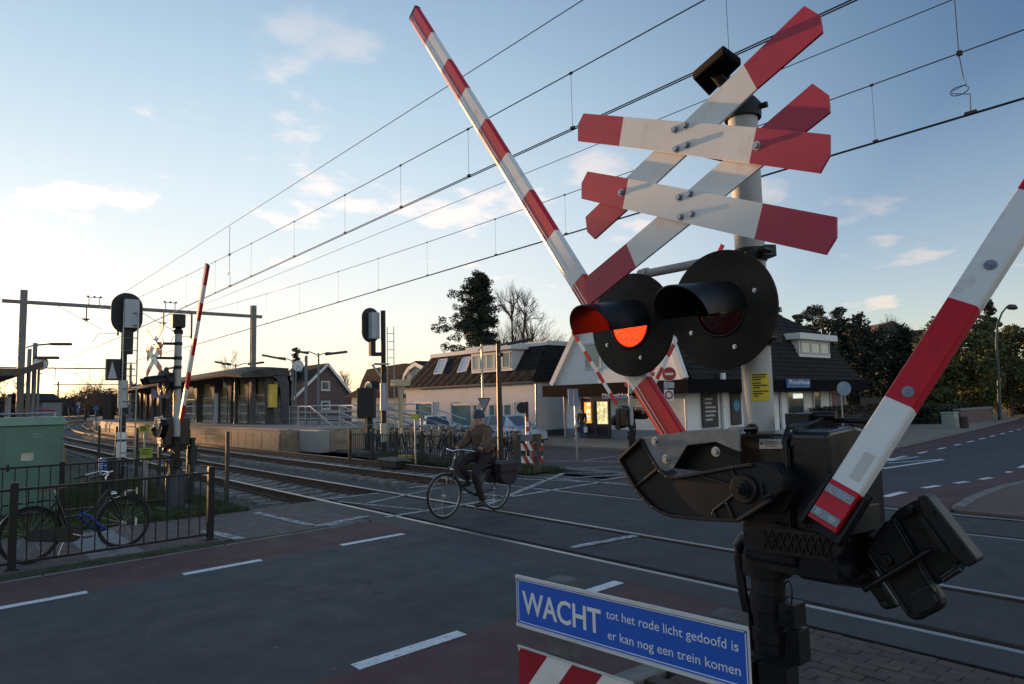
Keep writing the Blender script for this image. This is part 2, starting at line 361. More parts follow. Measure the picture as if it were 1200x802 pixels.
# railway rails: x of the running edge centres, as functions of y
def F1x(y): return pl((-8, 10.25), (2, 10.0), (8, 9.65), (14, 9.38), (30, 9.32), (400, 9.32))(y)+bend(y)
RAILS = [lambda y: 5.74+bend(y), lambda y: 7.20+bend(y), F1x, lambda y: F1x(y)+1.5]
ys = [-8+i for i in range(60)]+[52+4*i for i in range(70)]
YEND = 12.47                                      # the crossing deck ends here
def deckstrip(name, fa, fb, mat, y0=-8, y1=YEND, dz=-.004, thick=.2):
    b = MB(mat); n = 16; v = []; f = []
    for i in range(n+1):
        y = y0+(y1-y0)*i/n; z = dz
        v += [(fa(y), y, z-thick), (fa(y), y, z), (fb(y), y, z), (fb(y), y, z-thick)]
    for i in range(n):
        k = 4*i
        for j in range(3): f.append((k+j, k+1+j, k+5+j, k+4+j))
    f.append((3, 2, 1, 0)); k = 4*n; f.append((k, k+1, k+2, k+3)); b.add(v, f); return tag(b.build(name), kind='structure')
c_ = lambda v: (lambda y: v)
o_ = lambda r, d: (lambda y: RAILS[r](y)+d)
deckstrip('crossing_edge_panel', c_(5.285), o_(0, -.04), rubber)
deckstrip('crossing_deck', o_(0, .15), o_(1, -.15), deckasph)
deckstrip('crossing_deck', o_(1, .04), o_(2, -.04), deckasph, dz=-.004)
deckstrip('crossing_deck', o_(2, .15), o_(3, -.15), deckasph)
deckstrip('crossing_edge_panel', o_(3, .04), c_(11.615), rubber)
b = MB(rubber); b.box((5.3, -8, -.4), (12.1, YEND-.02, -.19)); tag(b.build('crossing_base'), kind='structure')
# joint between edge panel and asphalt, seams in the deck
b = MB(M('joint_sealant', (.012, .012, .013), .6))
for x in (5.255,): b.box((x, -8, -.02), (x+.028, YEND, .0015))
for y in (-4, -1.6, .8, 3.3, 5.7, 8.1, 10.5):
    b.box((5.87, y, -.02), (7.07, y+.02, -.0015))
b.build('joint_strip')['kind'] = 'structure'
# track beds: ballast, sleepers, rails
def trackbed(name, r0, ystart, x0, x1):
    b = MB(ballastm); n = 120; v = []; f = []; m = 7; R = random.Random(3+r0)
    yy = [ystart+i*.35 for i in range(60)]+[ystart+21+4*i for i in range(60)]
    for y in yy:
        for j in range(m):
            t = j/(m-1); x = x0+(x1-x0)*t+bend(y)
            v.append((x, y, -.25+R.uniform(-.025, .025)-(.08 if j in (0, m-1) else 0)))
    for i in range(len(yy)-1):
        for j in range(m-1): f.append((i*m+j, i*m+j+1, (i+1)*m+j+1, (i+1)*m+j))
    b.add(v, f); o = b.build(name, smooth=60); o['kind'] = 'structure'; WM[o.name] = Matrix.Translation(o.location)
    # sleepers: shared mesh
    sb = MB(sleeperm); sb.prism([(-1.25, 0, 0), (1.25, 0, 0), (1.25, 0, .10), (.45, 0, .10), (.3, 0, .07), (-.3, 0, .07), (-.45, 0, .10), (-1.25, 0, .10)], (0, .25, 0))
    for s in (-.72, .72):
        for e in (-.13, .13): sb.mat(railrust).box((s+e-.04, .06, .095), (s+e+.04, .19, .135))
    me = sb.mesh('sleeper')
    y = ystart+.12; k = 0; rest = MB(sleeperm)
    while y < 250:
        xc = (RAILS[r0](y)+RAILS[r0+1](y))/2
        if k < 140:
            s = place('sleeper', me, o); s.location = Vector((xc+R.uniform(-.02, .02), y, -.262+R.uniform(-.008, .008)))-o.location; s.rotation_euler = (0, 0, R.uniform(-.012, .012)-math.atan(bend(y+.5)-bend(y-.5))); k += 1
        else: rest.obox((xc-1.25, y, -.26), (2.5, 0, 0), (0, .25, 0), (0, 0, .1))
        y += .62
    if rest.v: rest.build('far_sleepers', o)['kind'] = 'stuff'
    for r in (r0, r0+1):
        for nm, prof, mt in (('rail', None, None),):
            b = MB(railrust); v = []; f = []
            P = [(-.07, -.165), (-.07, -.15), (-.012, -.13), (-.012, -.045), (-.036, -.035), (-.036, -.004), (-.03, 0), (.03, 0), (.036, -.004), (.036, -.035), (.012, -.045), (.012, -.13), (.07, -.15), (.07, -.165)]
            n = len(P)
            for y in ys:
                x = RAILS[r](y)
                for px, pz in P: v.append((x+px, y, pz))
            b.mats = [railrust, railhead]
            for i in range(len(ys)-1):
                for j in range(n-1):
                    b.cur = 1 if j in (5, 6, 7) else 0
                    b.f.append((i*n+j, i*n+j+1, (i+1)*n+j+1, (i+1)*n+j)); b.mi.append(b.cur)
            b.v = v; b.build('rail', o, label=None)
    return o
TB1 = trackbed('near_track_bed', 0, YEND+.01, 4.35, 8.35)
TB2 = trackbed('far_track_bed', 2, YEND+.01, 8.30, 12.15)
# loose stones on the ballast
b = MB(stonem); R = random.Random(11)
for i in range(15000):
    y = YEND+.05+(R.random()**1.8)*26; x = R.uniform(4.35, 12.1)
    if any(abs(x-RAILS[k](y)) < .1 for k in range(4)): continue
    sl = ((y-YEND-.13) % .62) < .26
    inn = any(RAILS[k](y)-.55 < x < RAILS[k+1](y)+.55 for k in (0, 2))
    z = -.245 if not (sl and inn) else -.17
    if sl and inn and R.random() > .12: continue
    s = R.uniform(.018, .042); c = Vector((x, y, z+R.uniform(-.01, .02)))
    a = [Vector((R.uniform(-1, 1), R.uniform(-1, 1), R.uniform(-.7, .7))).normalized()*s*R.uniform(.7, 1.3) for _ in range(3)]
    e = [c+Vector((s, 0, 0)), c+Vector((0, s, 0)), c-Vector((s, 0, 0)), c-Vector((0, s, 0)), c+Vector((0, 0, s*.8))]
    e = [p+Vector((R.uniform(-.3, .3)*s, R.uniform(-.3, .3)*s, R.uniform(-.3, .3)*s)) for p in e]
    b.add(e, [(0, 1, 4), (1, 2, 4), (2, 3, 4), (3, 0, 4)])
tag(b.build('ballast_stones'), kind='stuff')
# left sidewalk and verge before the railway
dirt = M('dirt_verge', (.052, .045, .030), .95, var=.5, scale=5, bump=.6, bscale=40, pos=True, patch=((.040, .050, .020), 2.5, .45, .62))
VW = pl((-40, .5), (3.2, .42), (3.6, .16), (5.28, .14))
strip('verge', lambda x: KL(x)+.075, lambda x: KL(x)+VW(x), -40, 5.28, dirt, dz=.004)
strip('brick_sidewalk', lambda x: KL(x)+VW(x)+.003, pl((-40, 12.2), (4.0, 12.2), (5.28, 12.44)), -40, 5.28, M('worn_brick_paving', (.135, .10, .092), .85, var=.4, scale=5, bump=.5, bscale=45, pos=True, detail=8, patch=((.30, .28, .27), 3.2, .60, .72)), dz=-.002)
strip('verge', pl((-40, 12.2), (4.0, 12.2), (4.34, 12.25)), 60, -40, 4.34, grassg, dz=-.03, thick=.4)
strip('verge', 13.1, 22.5, 12.16, 12.75, grassg, dz=-.03, thick=.4)
# kerbs: single stones
def kerbrow(name, fy, x0, x1, w, h, n0, mat, ln=1.0):
    root = thing(name, None, None, (x0, fy(x0), 0)); root['kind'] = 'structure'; x = x0
    while x < x1-.05:
        e = min(x+ln, x1); b = MB(mat); z = zg(x)+h+rnd.uniform(-.004, .004)
        a = Vector((x+.006, fy(x), z-.2)); d = Vector((e-.006, fy(e), zg(e)+h-.2))-a
        b.obox(a, d, (0, w, 0), (0, 0, .2)); b.build('kerb_stone', root, bevel=.012); x = e
    return root
kerbrow('kerb', lambda x: KL(x), -6, 5.2, .07, .006, 0, kerbm)
kerbrow('kerb', lambda x: KL(x), 22.5, 62, .15, .1, 0, kerbm, 1.5)
kerbrow('kerb', lambda x: KR(x)-.15, -4, 5.2, .15, .02, 0, kerbm)
kerbrow('kerb', lambda x: KR(x)-.15, 11.95, 40, .15, .05, 0, kerbm)
# painted markings: quads lying on the road, given by the road position of their corners
mk = {}
def mark(pts, mat=paint, name='road_marking', dz=.004):
    v = []
    for p in pts: q = gp(*p) if len(p) == 2 else Vector(p); v.append((q.x, q.y, (zg(q.x))+dz))
    b = MB(mat); b.add(v, [tuple(range(len(v)))]); o = b.build(name)
    if o.data.polygons[0].normal.z < 0: o.data.flip_normals()
    o['kind'] = 'structure'; return o
def dash(x0, x1, fy, w=.12, mat=paint, n=3):
    v = []; 
    b = MB(mat); xs = [x0+(x1-x0)*i/n for i in range(n+1)]
    for x in xs: v += [(x, fy(x)-w/2, zg(x)+.004), (x, fy(x)+w/2, zg(x)+.004)]
    b.add(v, [(2*i, 2*i+2, 2*i+3, 2*i+1) for i in range(n)]); o = b.build('road_marking'); o['kind'] = 'structure'
for px, py in (((0, 713), (102, 694)), ((213, 672.5), (307, 657)), ((400, 639.5), (473.5, 626))):
    a, e = gp(*px), gp(*py); dash(a.x-(2 if px[0] == 0 else 0), e.x, L1)
for px, py in (((420, 785), (549, 745)), ((690, 694), (732, 684))):
    a, e = gp(*px), gp(*py); dash(a.x, e.x, lambda x: L2(x)+.02, .13)
dash(-4, -1, L1); dash(-.6-2.2, gp(420, 785).x-1.6, L2, .13)
x = 12.6
while x < 70: dash(x, x+1.0, lambda x: L2(x), .14); x += 2.15
x = 22.4
while x < 110: dash(x, x+1.0, lambda x: L1(x), .14); x += 2.3
def line(p, q, w=.1, mat=oldpaint):
    a, e = gp(*p), gp(*q); d = (e-a); s = Vector((-d.y, d.x, 0)).normalized()*w/2
    mark([tuple(a-s), tuple(e-s), tuple(e+s), tuple(a+s)], mat)
for p, q, w in (((387, 585), (445, 578), .12), ((480, 572), (520, 566.5), .1), ((430, 590), (515, 572), .10), ((452, 606.5), (700, 566), .13), ((560, 596), (660, 555), .14),
                ((300, 601), (365, 616), .14), ((240, 622), (282, 632), .16), ((370, 617), (430, 605), .17), ((385, 616), (432, 610), .1), ((600, 561), (735, 567), .1),
                ((640, 540.5), (735, 541.5), .2), ((675, 549), (735, 547), .13), ((660, 561), (735, 556), .12), ((705, 563), (745, 557), .12), ((655, 555), (740, 554), .08),
                ((683, 540), (735, 533), .1), ((640, 549), (668, 549), .1), ((670, 642), (745, 628), .13), ((540, 577), (600, 583), .09), ((396, 588), (495, 598), .08)):
    line(p, q, w)
for p, q, w in (((1034, 549.5), (1105, 539), .16), ((1040, 543), (1104, 538.3), .1), ((1038, 541), (1076, 535.5), .1), ((1030, 541.5), (1047, 537.5), .35)): line(p, q, w, paint)
# side street beyond the railway and pavements at the shops
strip('side_street', lambda x: KL(x)+.002, 70, 13.3, 22.6, M('reddish_street', (.075, .048, .05), .85, var=.2, scale=1.2, bump=.3, bscale=120, pos=True, detail=8), dz=.001)
strip('pavement', lambda x: KL(x)+.152, 80, 22.62, 64, tanpave, dz=.09)
strip('pavement', lambda x: KL(x)-.0, 10.6, 11.62, 13.28, redasph, dz=-.004)
strip('bike_parking_paving', 10.62, 70, 12.76, 13.28, M('grey_paving', (.16, .15, .145), .85, var=.25, scale=3, bump=.3, bscale=60, pos=True), dz=-.004)
# ---------------------------------------------------------------- brick pavement at the right, brick by brick
root = thing('brick_pavement', None, None, (4, 0, 0)); root['kind'] = 'structure'
b = MB(mortar); v = []
pv = [(1.0, -2), (5.24, -2), (5.24, 2.72), (1.0, 2.9)]
b.prism([(x, y, -.2) for x, y in pv], (0, 0, .186)); b.build('paving_bed', root)
bm_ = MB(brickm); bm_.cbox((0, 0, -.03), (.098, .2, .06)); me1 = bm_.mesh('brick'); bm_ = MB(brickm2); bm_.cbox((0, 0, -.03), (.098, .2, .06)); me2 = bm_.mesh('brick')
cells = []
x = 1.06; r = 0
while x < 5.2:
    y = -1.95+(r % 2)*.105
    while y < (2.74 if x > 4.8 else 2.84):
        cells.append((x, y)); y += .208
    x += .105; r += 1
def pix(p):
    d = Vector(p)-CAM; z = d.dot(CF); return (CX+F*d.dot(CR)/z, CY-F*d.dot(CU)/z, z)
vis = []; hid = []
for x, y in cells:
    q = pix((x, y, 0)) if (Vector((x, y, 0))-CAM).dot(CF) > .2 else (0, 0, 0)
    (vis if q[2] > 0 and 700 < q[0] < 1230 and 690 < q[1] < 830 else hid).append((q[2], x, y))
vis.sort(); R = random.Random(5); restb = MB(brickm)
for i, (z, x, y) in enumerate(vis+hid):
    dz = R.uniform(-.003, .003); rz = R.uniform(-.02, .02)
    if i < 300 and i < len(vis):
        o = place('brick', me1 if R.random() < .6 else me2, root); o.location = Vector((x, y, dz))-root.location; o.rotation_euler = (R.uniform(-.015, .015), R.uniform(-.015, .015), rz)
    else: restb.cur = 0; restb.mat(brickm if R.random() < .6 else brickm2).cbox((x, y, -.03+dz), (.098, .2, .06), Matrix.Rotation(rz, 3, 'Z'))
restb.build('remaining_bricks', root)['kind'] = 'stuff'
# right-hand pavement beyond the railway
strip('brick_pavement', -3, lambda x: KR(x)-.152, 11.62, 60, M('red_brick_paving', (.13, .082, .075), .85, var=.35, scale=4, bump=.4, bscale=50, pos=True, detail=8), dz=.03)
# light tactile tiles in the left sidewalk
root = thing('tactile_paving', None, None, (1.9, 10.9, 0)); root['kind'] = 'structure'
tb = MB(tilem); tb.cbox((0, 0, -.02), (.29, .29, .05)); tm = tb.mesh('tile')
for i in range(2):
    for j in range(7):
        o = place('tile', tm, root); o.location = (-.22+i*.3, -.95+j*.3, .002+rnd.uniform(-.002, .002)); o.rotation_euler = (rnd.uniform(-.01, .01), rnd.uniform(-.01, .01), rnd.uniform(-.01, .01))
# grass
def grass(name, pts, n, h, seed):
    R = random.Random(seed); b = MB(blade)
    for i in range(n):
        x, y = pts(R); z = zg(x)-.03; a = R.uniform(0, 2*PI); hh = h*R.uniform(.4, 1.2); w = R.uniform(.006, .014); t = R.uniform(-.6, .6)*hh; t2 = R.uniform(-.6, .6)*hh
        dx, dy = math.cos(a)*w, math.sin(a)*w
        b.add([(x-dx, y-dy, z), (x+dx, y+dy, z), (x+t, y+t2, z+hh)], [(0, 1, 2)])
    return tag(b.build(name), kind='stuff')
grass('grass', lambda R: (R.uniform(-.6, 4.3), 12.25+(R.random()**1.6)*8), 42000, .12, 1)
grass('grass', lambda R: (R.uniform(12.0, 12.75) if R.random() < .7 else R.gauss(11.9, .25), R.uniform(12.9, 22.5)), 9000, .14, 2)
grass('grass', lambda R: ((lambda x: (x, KL(x)+.1+abs(R.gauss(0, .17))))(R.uniform(-2.5, 3.2))), 9000, .05, 3)

# leaf litter and small debris on the road
b = MB(M('litter', (.19, .16, .12), .8, var=.5, scale=40, pos=True)); R = random.Random(17)
for i in range(75):
    x = R.uniform(-1, 5) if i < 45 else R.uniform(12, 30); y = R.uniform(L2(x)-1.0, L1(x)+.9); s_ = R.uniform(.006, .022); a = R.uniform(0, PI); z = zg(x)+.006
    c, d = math.cos(a)*s_, math.sin(a)*s_; b.add([(x-c, y-d, z), (x+d*.5, y-c*.5, z+.003), (x+c, y+d, z+.004), (x-d*.5, y+c*.5, z+.002)], [(0, 1, 2, 3)])
tag(b.build('leaf_litter'), kind='stuff')
# ================================================================ the crossing signal and barrier in the foreground
polegrey = M('grey_pole_paint', (.42, .425, .415), .5, var=.08, scale=2.5, bump=.05, bscale=60, patch=((.30, .30, .29), 3, .55, .75))
darkpaint = M('black_sleeve_paint', (.012, .012, .014), .55, var=.35, scale=6, bump=.12, bscale=60, patch=((.03, .027, .024), 5, .57, .74), spec=.35)
blackcast = M('black_cast_housing', (.0085, .009, .011), .45, var=.35, scale=5, bump=.04, bscale=260, patch=((.022, .021, .021), 6, .58, .75), spec=.35)
blackpl = M('black_plastic', (.008, .0085, .011), .42, var=.3, scale=4, bump=.03, bscale=260, patch=((.02, .02, .023), 5, .6, .78), spec=.4)
discblk = M('matt_black_disc', (.015, .0135, .012), .72, var=.4, scale=5, bump=.02, bscale=120, patch=((.045, .036, .028), 3.5, .44, .74), spec=.3)
galv = M('galvanised_steel', (.34, .36, .38), .38, .75, var=.22, scale=14, bump=.08, bscale=60)
steelb = M('bolt_steel', (.50, .50, .50), .3, .9, var=.15, scale=30)
signwhite = M('sign_white', (.80, .80, .78), .55, var=.06, scale=3, patch=((.62, .58, .52), 5, .57, .75))
signred = M('sign_red', (.42, .024, .06), .5, var=.1, scale=3, patch=((.32, .035, .06), 6, .55, .75))
boomwhite = M('boom_white', (.80, .82, .82), .35, var=.05, scale=3, patch=((.5, .48, .44), 7, .58, .75))
boomred = M('boom_red', (.56, .012, .022), .35, var=.08, scale=4, patch=((.34, .012, .02), 8, .55, .75))
boomgroove = M('boom_aluminium_rib', (.62, .62, .62), .3, .6, var=.1)
redglow = M('lit_red_lens', (1., .026, .006), .25, var=.5, scale=70, emit=1.5)
def _lens():                                       # pressed prisms in the lit lens
    t = redglow.node_tree; n = t.nodes; b = n['Principled BSDF']; v = n.new('ShaderNodeTexVoronoi'); v.inputs['Scale'].default_value = 75; v.feature = 'DISTANCE_TO_EDGE'; c = n.new('ShaderNodeTexCoord'); t.links.new(c.outputs['Object'], v.inputs['Vector'])
    m = n.new('ShaderNodeMapRange'); m.inputs['From Max'].default_value = .12; m.inputs['To Min'].default_value = .4; m.inputs['To Max'].default_value = 1.25; t.links.new(v.outputs['Distance'], m.inputs['Value']); t.links.new(m.outputs[0], b.inputs['Emission Strength'])
_lens()
redlens = M('dark_red_lens', (.06, .004, .004), .12, var=.2, scale=60, coat=.6)
yellow = M('yellow_notice', (.62, .47, .015), .5, var=.06, scale=5)
inkm = M('print_black', (.02, .02, .02), .6)
AX = Vector((-1, 0, 0))                            # the side that faces oncoming traffic
def px_prism(b, pts, plane, x, th):               # outline traced on the plane x = const, th metres thick away from the traffic side
    b.prism([onx(p[0], p[1], x) for p in pts], (th, 0, 0))
def boltx(b, p, r=.013, h=.012, axis=(-1, 0, 0)):
    a = Vector(axis); p = Vector(p); b.cyl(p, p+a*.003, r*1.55, 14); b.cyl(p+a*.003, p+a*h, r, 6)

MX, MY = 2.69, 1.555
sig = thing('crossing_signal', 'large grey foreground mast with a double red and white diagonal cross and two lamps', 'crossing signal', (MX, MY, 0), group='crossing signals')
b = MB(polegrey); b.tube([(MX, MY, 1.0), (MX, MY, 3.0)], .0625, 40); b.build('pole', sig, smooth=40)
b = MB(darkpaint); b.lathe([(.062, 3.0), (.078, 3.0), (.08, 3.02), (.08, 3.06), (.062, 3.085), (.04, 3.11), (0, 3.115)], (MX, MY, 0), n=32)
b.cyl((MX-.07, MY-.03, 3.045), (MX-.1, MY-.045, 3.045), .014, 8); b.cyl((MX+.02, MY-.08, 3.04), (MX+.025, MY-.105, 3.04), .014, 8); b.build('cap', sig, smooth=40)
b = MB(darkpaint); b.lathe([(.068, 0), (.068, 1.13), (.06, 1.14)], (MX, MY, 0), n=36)
for z, r, h in ((.93, .077, .06), (.80, .074, .05), (.66, .1, .13), (.50, .11, .12)): b.lathe([(.06, z-h/2-.012), (r, z-h/2), (r, z+h/2), (.06, z+h/2+.012)], (MX, MY, 0), n=28)
b.build('sleeve', sig, smooth=35)
b = MB(blackcast)                                  # boxy clamps on the sleeve
for z, dy, dx, w, h in ((.91, -.115, -.03, .07, .09), (.79, -.13, -.02, .05, .13), (.66, -.08, -.1, .12, .13), (.66, .05, -.11, .10, .12), (.53, -.09, -.09, .14, .12)):
    b.cbox((MX+dx, MY+dy, z), (.09, w, h))
for z in (.93, .89): boltx(b, (MX-.075, MY-.12, z), .009)
b.build('clamp', sig, bevel=.008)
b = MB(blackpl)                                    # cable conduit and the loose loop of cable
b.tube([onx(878, 632, MX-.02), onx(866, 640, MX-.03), onx(866, 655, MX-.03), onx(870, 690, MX-.03), onx(877, 725, MX-.03), onx(882, 757, MX-.02)], .02, 12)
b.tube([onx(888, 630, MX-.02), onx(872, 631, MX-.025), onx(865, 641, MX-.03)], .027, 12); b.tube([onx(884, 640, MX), onx(890, 640, MX)], .03, 10)
lp = [onx(922+6*math.cos(t)-1.5*math.sin(t), 702+21*math.sin(t), MX-.05) for t in [i*2*PI/20 for i in range(21)]]
b.tube(lp, .0035, 6); b.tube([onx(921, 722, MX-.05), onx(919, 728, MX-.05), onx(914, 726, MX-.03)], .004, 6)
b.tube([onx(915, 668, MX), onx(925, 661, MX-.02), onx(930, 656, MX-.04)], .007, 8); b.build('cable', sig, smooth=50)
# head box: a tilted lamp box on the cap
hb = MB(M('matt_black_box', (.006, .006, .008), .85, var=.3, spec=.08)); zb = 3.075
q = [onz(848, 62, zb), onz(811.5, 93.5, zb), onz(831, 114, zb), onz(869, 77, zb)]
hb.prism(q, (0, 0, .034)); hb.build('head_box', sig, bevel=.008)
b = MB(darkpaint); b.tube([(MX-.02, MY, 3.08), (sum((p.x for p in q))/4, sum((p.y for p in q))/4, 3.09)], .03, 10); b.build('head_bracket', sig, smooth=40)
# crossbuck blades
XF = 2.284; XB = XF+.022
BL = [('front', [(683.8, 133), (677.2, 146.2), (677.2, 165.4), (960.2, 203), (971.9, 182.6), (971.9, 157.7)], ((730.8, 137), (725.4, 171.1)), ((886.5, 149.6), (877.9, 191.2)),
       [(791, 152.2), (803, 147.4), (792.5, 174.9), (804.8, 170.3), (886.8, 171.2)]),
      ('front', [(688.4, 201), (681.4, 214.9), (681.4, 233.1), (967.2, 298.8), (979.7, 278.5), (979.7, 254.4)], ((736.3, 209.3), (729.6, 244.6)), ((894.2, 238.3), (884, 280.2)),
       [(796, 231.7), (808.2, 227.5), (797.4, 254.4), (810.3, 251.3), (728.2, 225.8)]),
      ('back', [(942.4, 6.9), (686, 254.5), (688, 272), (696.5, 280.2), (963.3, 38.1), (960.5, 17.8)], ((716, 225.6), (745, 236.3)), ((871.3, 76), (886.5, 104.1)), []),
      ('back', [(951.9, 98), (688, 324), (684.5, 341), (692, 356), (971.9, 131.9), (970.2, 111.2)], ((733.8, 285.5), (745, 312.7)), ((886, 154.6), (909, 181.6)), [])]
for side, out, c1, c2, bolts in BL:
    x = XF if side == 'front' else XB; th = .012
    bl = MB(signwhite)
    # split the outline at the two colour changes
    n6 = out
    if side == 'front':
        parts = [(signred, [n6[0], n6[1], n6[2], c1[1], c1[0]]), (signwhite, [c1[0], c1[1], c2[1], c2[0]]), (signred, [c2[0], c2[1], n6[3], n6[4], n6[5]])]
    else:
        parts = [(signred, [c1[0], n6[1], n6[2], n6[3], c1[1]]), (signwhite, [c2[0], c1[0], c1[1], c2[1]]), (signred, [n6[0], c2[0], c2[1], n6[4], n6[5]])]
    for m, pts in parts: bl.mat(m); px_prism(bl, pts, None, x, th)
    o = bl.build('crossbuck_blade', sig)
    for p in bolts: bb = MB(galv); boltx(bb, onx(p[0], p[1], XF), .011, .014); bb.build('bolt', o, smooth=30)
b = MB(darkpaint)                                  # stand-off brackets between the cross and the mast
for p in ((800, 170), (805, 243)):
    a = onx(p[0], p[1], XB+.014); m = Vector((MX, MY, a.z)); 
    b.bar(a, m, .05, .045); b.cbox((XB+.022, a.y, a.z), (.014, .16, .06))
    b.lathe([(.064, a.z-.03), (.072, a.z-.03), (.072, a.z+.03), (.064, a.z+.03)], (MX, MY, 0), n=24)
b.build('cross_bracket', sig, bevel=.004)
# lamps: two black discs with visors on a cross tube
XD = 2.512
def lamp(c, r, lit, vis):
    c = Vector(c); nm = 'lamp_disc'
    b = MB(discblk); b.tube2([(c+Vector((.012, 0, 0)), r), (c, r), (c-Vector((.004, 0, 0)), r-.006), (c-Vector((.004, 0, 0)), .105)], Vector((-1, 0, 0)), 56); 
    o = b.build('lamp_disc', sig, smooth=35)
    b = MB(blackpl); b.tube2([(c+Vector((.01, 0, 0)), .17), (c+Vector((.10, 0, 0)), .15), (c+Vector((.14, 0, 0)), .08)], Vector((1, 0, 0)), 28); b.build('lamp_housing', o, smooth=35)
    b = MB(blackpl); n = 40; v = []; f = []; L = vis; R0 = .121
    for i in range(n+1):                           # visor: a tube cut obliquely, open below
        t = -PI*.53+2*PI*.53*i/n; ln = L*(.80+.20*math.cos(t))
        for rr in (R0, R0-.005):
            y = math.sin(t)*rr; z = math.cos(t)*rr
            v.append(c+Vector((0, y, z))); v.append(c+Vector((-ln, y*1.0, z-.05*ln/L)))
    for i in range(n):
        k = 4*i; f += [(k, k+1, k+5, k+4), (k+2, k+6, k+7, k+3), (k+1, k+3, k+7, k+5)]
    b.add(v, f); b.build('visor', o, smooth=40)
    b = MB(blackpl); b.torus(c-Vector((.006, 0, 0)), .111, .008, (1, 0, 0), 40, 8); b.build('lens_ring', o, smooth=60)
    b = MB(redglow if lit else redlens); b.tube2([(c-Vector((.003, 0, 0)), .106), (c-Vector((.022, 0, 0)), .085), (c-Vector((.031, 0, 0)), .045), (c-Vector((.034, 0, 0)), 0.002)], Vector((-1, 0, 0)), 32)
    b.build('lens', o, smooth=60, label='lit red lens' if lit else 'dark red lens')
    b = MB(steelb)
    for a in (20, 160, 250, 330): boltx(b, c+Vector((-.005, .17*math.cos(math.radians(a)), .17*math.sin(math.radians(a)))), .006, .008)
    b.build('screws', o); return o
cl_ = onx(739, 381, XD+.02); cr_ = onx(845, 363, XD-.015)
lamp(cl_, .247, True, .34); lamp(cr_, .25, False, .35)
b = MB(polegrey); zt = onx(755, 321, XD+.12).z
b.tube([Vector((XD+.13, cl_.y-.02, zt)), Vector((XD+.13, MY-.02, zt+.0))], .021, 16); b.cyl((XD+.13, cl_.y-.03, zt), (XD+.13, cl_.y-.005, zt), .03, 16)
b.cyl((XD+.13, cl_.y+.0, zt), (XD+.13, cl_.y+.02, zt), .027, 12)
b.build('cross_tube', sig, smooth=40)
b = MB(blackpl)
for c in (cl_, cr_): b = MB(blackpl); b.bar((XD+.1, c.y, c.z), (XD+.13, c.y, zt), .05, .03, (1, 0, 0)); b.build('lamp_hanger', sig)
b = MB(blackpl)
for z in (zt, 2.02): b.lathe([(.062, z-.028), (.07, z-.028), (.07, z+.028), (.062, z+.028)], (MX, MY, 0), n=24); b.bar((MX, MY-.06, z), (MX-.03, MY-.115, z), .05, .05); b.cyl((MX-.03, MY-.11, z-.0), (MX-.10, MY-.11, z), .012, 8); b.build('lamp_bracket', sig, bevel=.003); b = MB(blackpl)
# yellow notice wrapped on the pole
b = MB(yellow); v = []; a0 = math.atan2(-MY, -MX); z0, z1 = onx(893, 470, MX-.05).z, onx(893, 437, MX-.05).z
for i in range(9):
    a = a0+math.radians(-22+8.6*i); e = Vector((math.cos(a), math.sin(a), 0))*.0645
    v += [(MX+e.x, MY+e.y, z0), (MX+e.x, MY+e.y, z1)]
b.add(v, [(2*i, 2*i+2, 2*i+3, 2*i+1) for i in range(8)]); o = b.build('yellow_notice', sig, smooth=60)
b = MB(inkm)
for k, (f0, f1) in enumerate(((.05, .85), (.05, .8), (.05, .55), (.05, .5), (.05, .9), (.05, .45), (.05, .95), (.05, .6), (.1, .35))):
    z = z1-(z1-z0)*(.09+.085*k+(.04 if k > 2 else 0)+(.04 if k > 5 else 0)); v = []
    for i in range(7):
        a = a0+math.radians(-20+64*(f0+(f1-f0)*i/6)); e = Vector((math.cos(a), math.sin(a), 0))*.0652; v += [(MX+e.x, MY+e.y, z), (MX+e.x, MY+e.y, z+.0055)]
    b.add(v, [(2*i, 2*i+2, 2*i+3, 2*i+1) for i in range(6)])
b.build('printed_lines', o)

# ---------------------------------------------------------------- barrier machine
bar_ = thing('barrier_machine', 'black barrier machine in the foreground with a raised boom on each side', 'level crossing barrier', (MX, MY, 0), group='barrier machines')
XL, YK, ZT, ZB = 2.492, 1.165, 1.645, 1.10        # left face plane, near corner, top, bottom
yl = onx(865, 560, XL).y; xr = ony(1037, 560, YK).x; ym = onx(926, 560, XL).y
glossc = M('black_glossy_cover', (.0085, .009, .012), .26, var=.3, scale=5, bump=.02, bscale=200, patch=((.018, .018, .02), 6, .58, .75), coat=.08)
b = MB(glossc)
z2 = zat(1035, 488, (xr, YK))
b.prism([(XL, YK+.005, ZB-.0), (XL, YK+.005, ZT-.01), (XL+.02, YK+.005, ZT), (XL+.22, YK+.005, ZT+.012), (xr-.05, YK+.005, ZT-.02), (xr, YK+.005, ZT-.05), (xr, YK+.005, ZB-.06), (XL+.2, YK+.005, ZB-.05)], (0, ym-YK-.012, 0))
b.build('housing_cover', bar_, bevel=.014, seg=3)
b = MB(glossc); b.box((XL+.004, ym, ZB+.03), (xr-.02, yl, ZT-.012)); b.build('housing', bar_, bevel=.018, seg=3)
b = MB(blackpl)                                    # strap and latch over the join
b.tube([(XL-.006, ym+.01, ZB+.05), (XL-.006, ym+.01, ZT-.03), (XL+.03, ym+.012, ZT+.012), (XL+.2, ym+.015, ZT+.02), (xr-.1, ym+.015, ZT+.02)], .011, 8)
b.tube([(XL-.004, ym-.015, ZT-.06), (XL+.02, ym-.016, ZT+.004), (XL+.2, ym-.02, ZT+.03), (XL+.26, ym-.03, ZT+.045)], .008, 8)
b.cbox((XL+.28, ym-.03, ZT+.04), (.05, .05, .05)); b.cyl((XL+.26, ym-.07, ZT+.05), (XL+.26, ym+.02, ZT+.05), .018, 12)
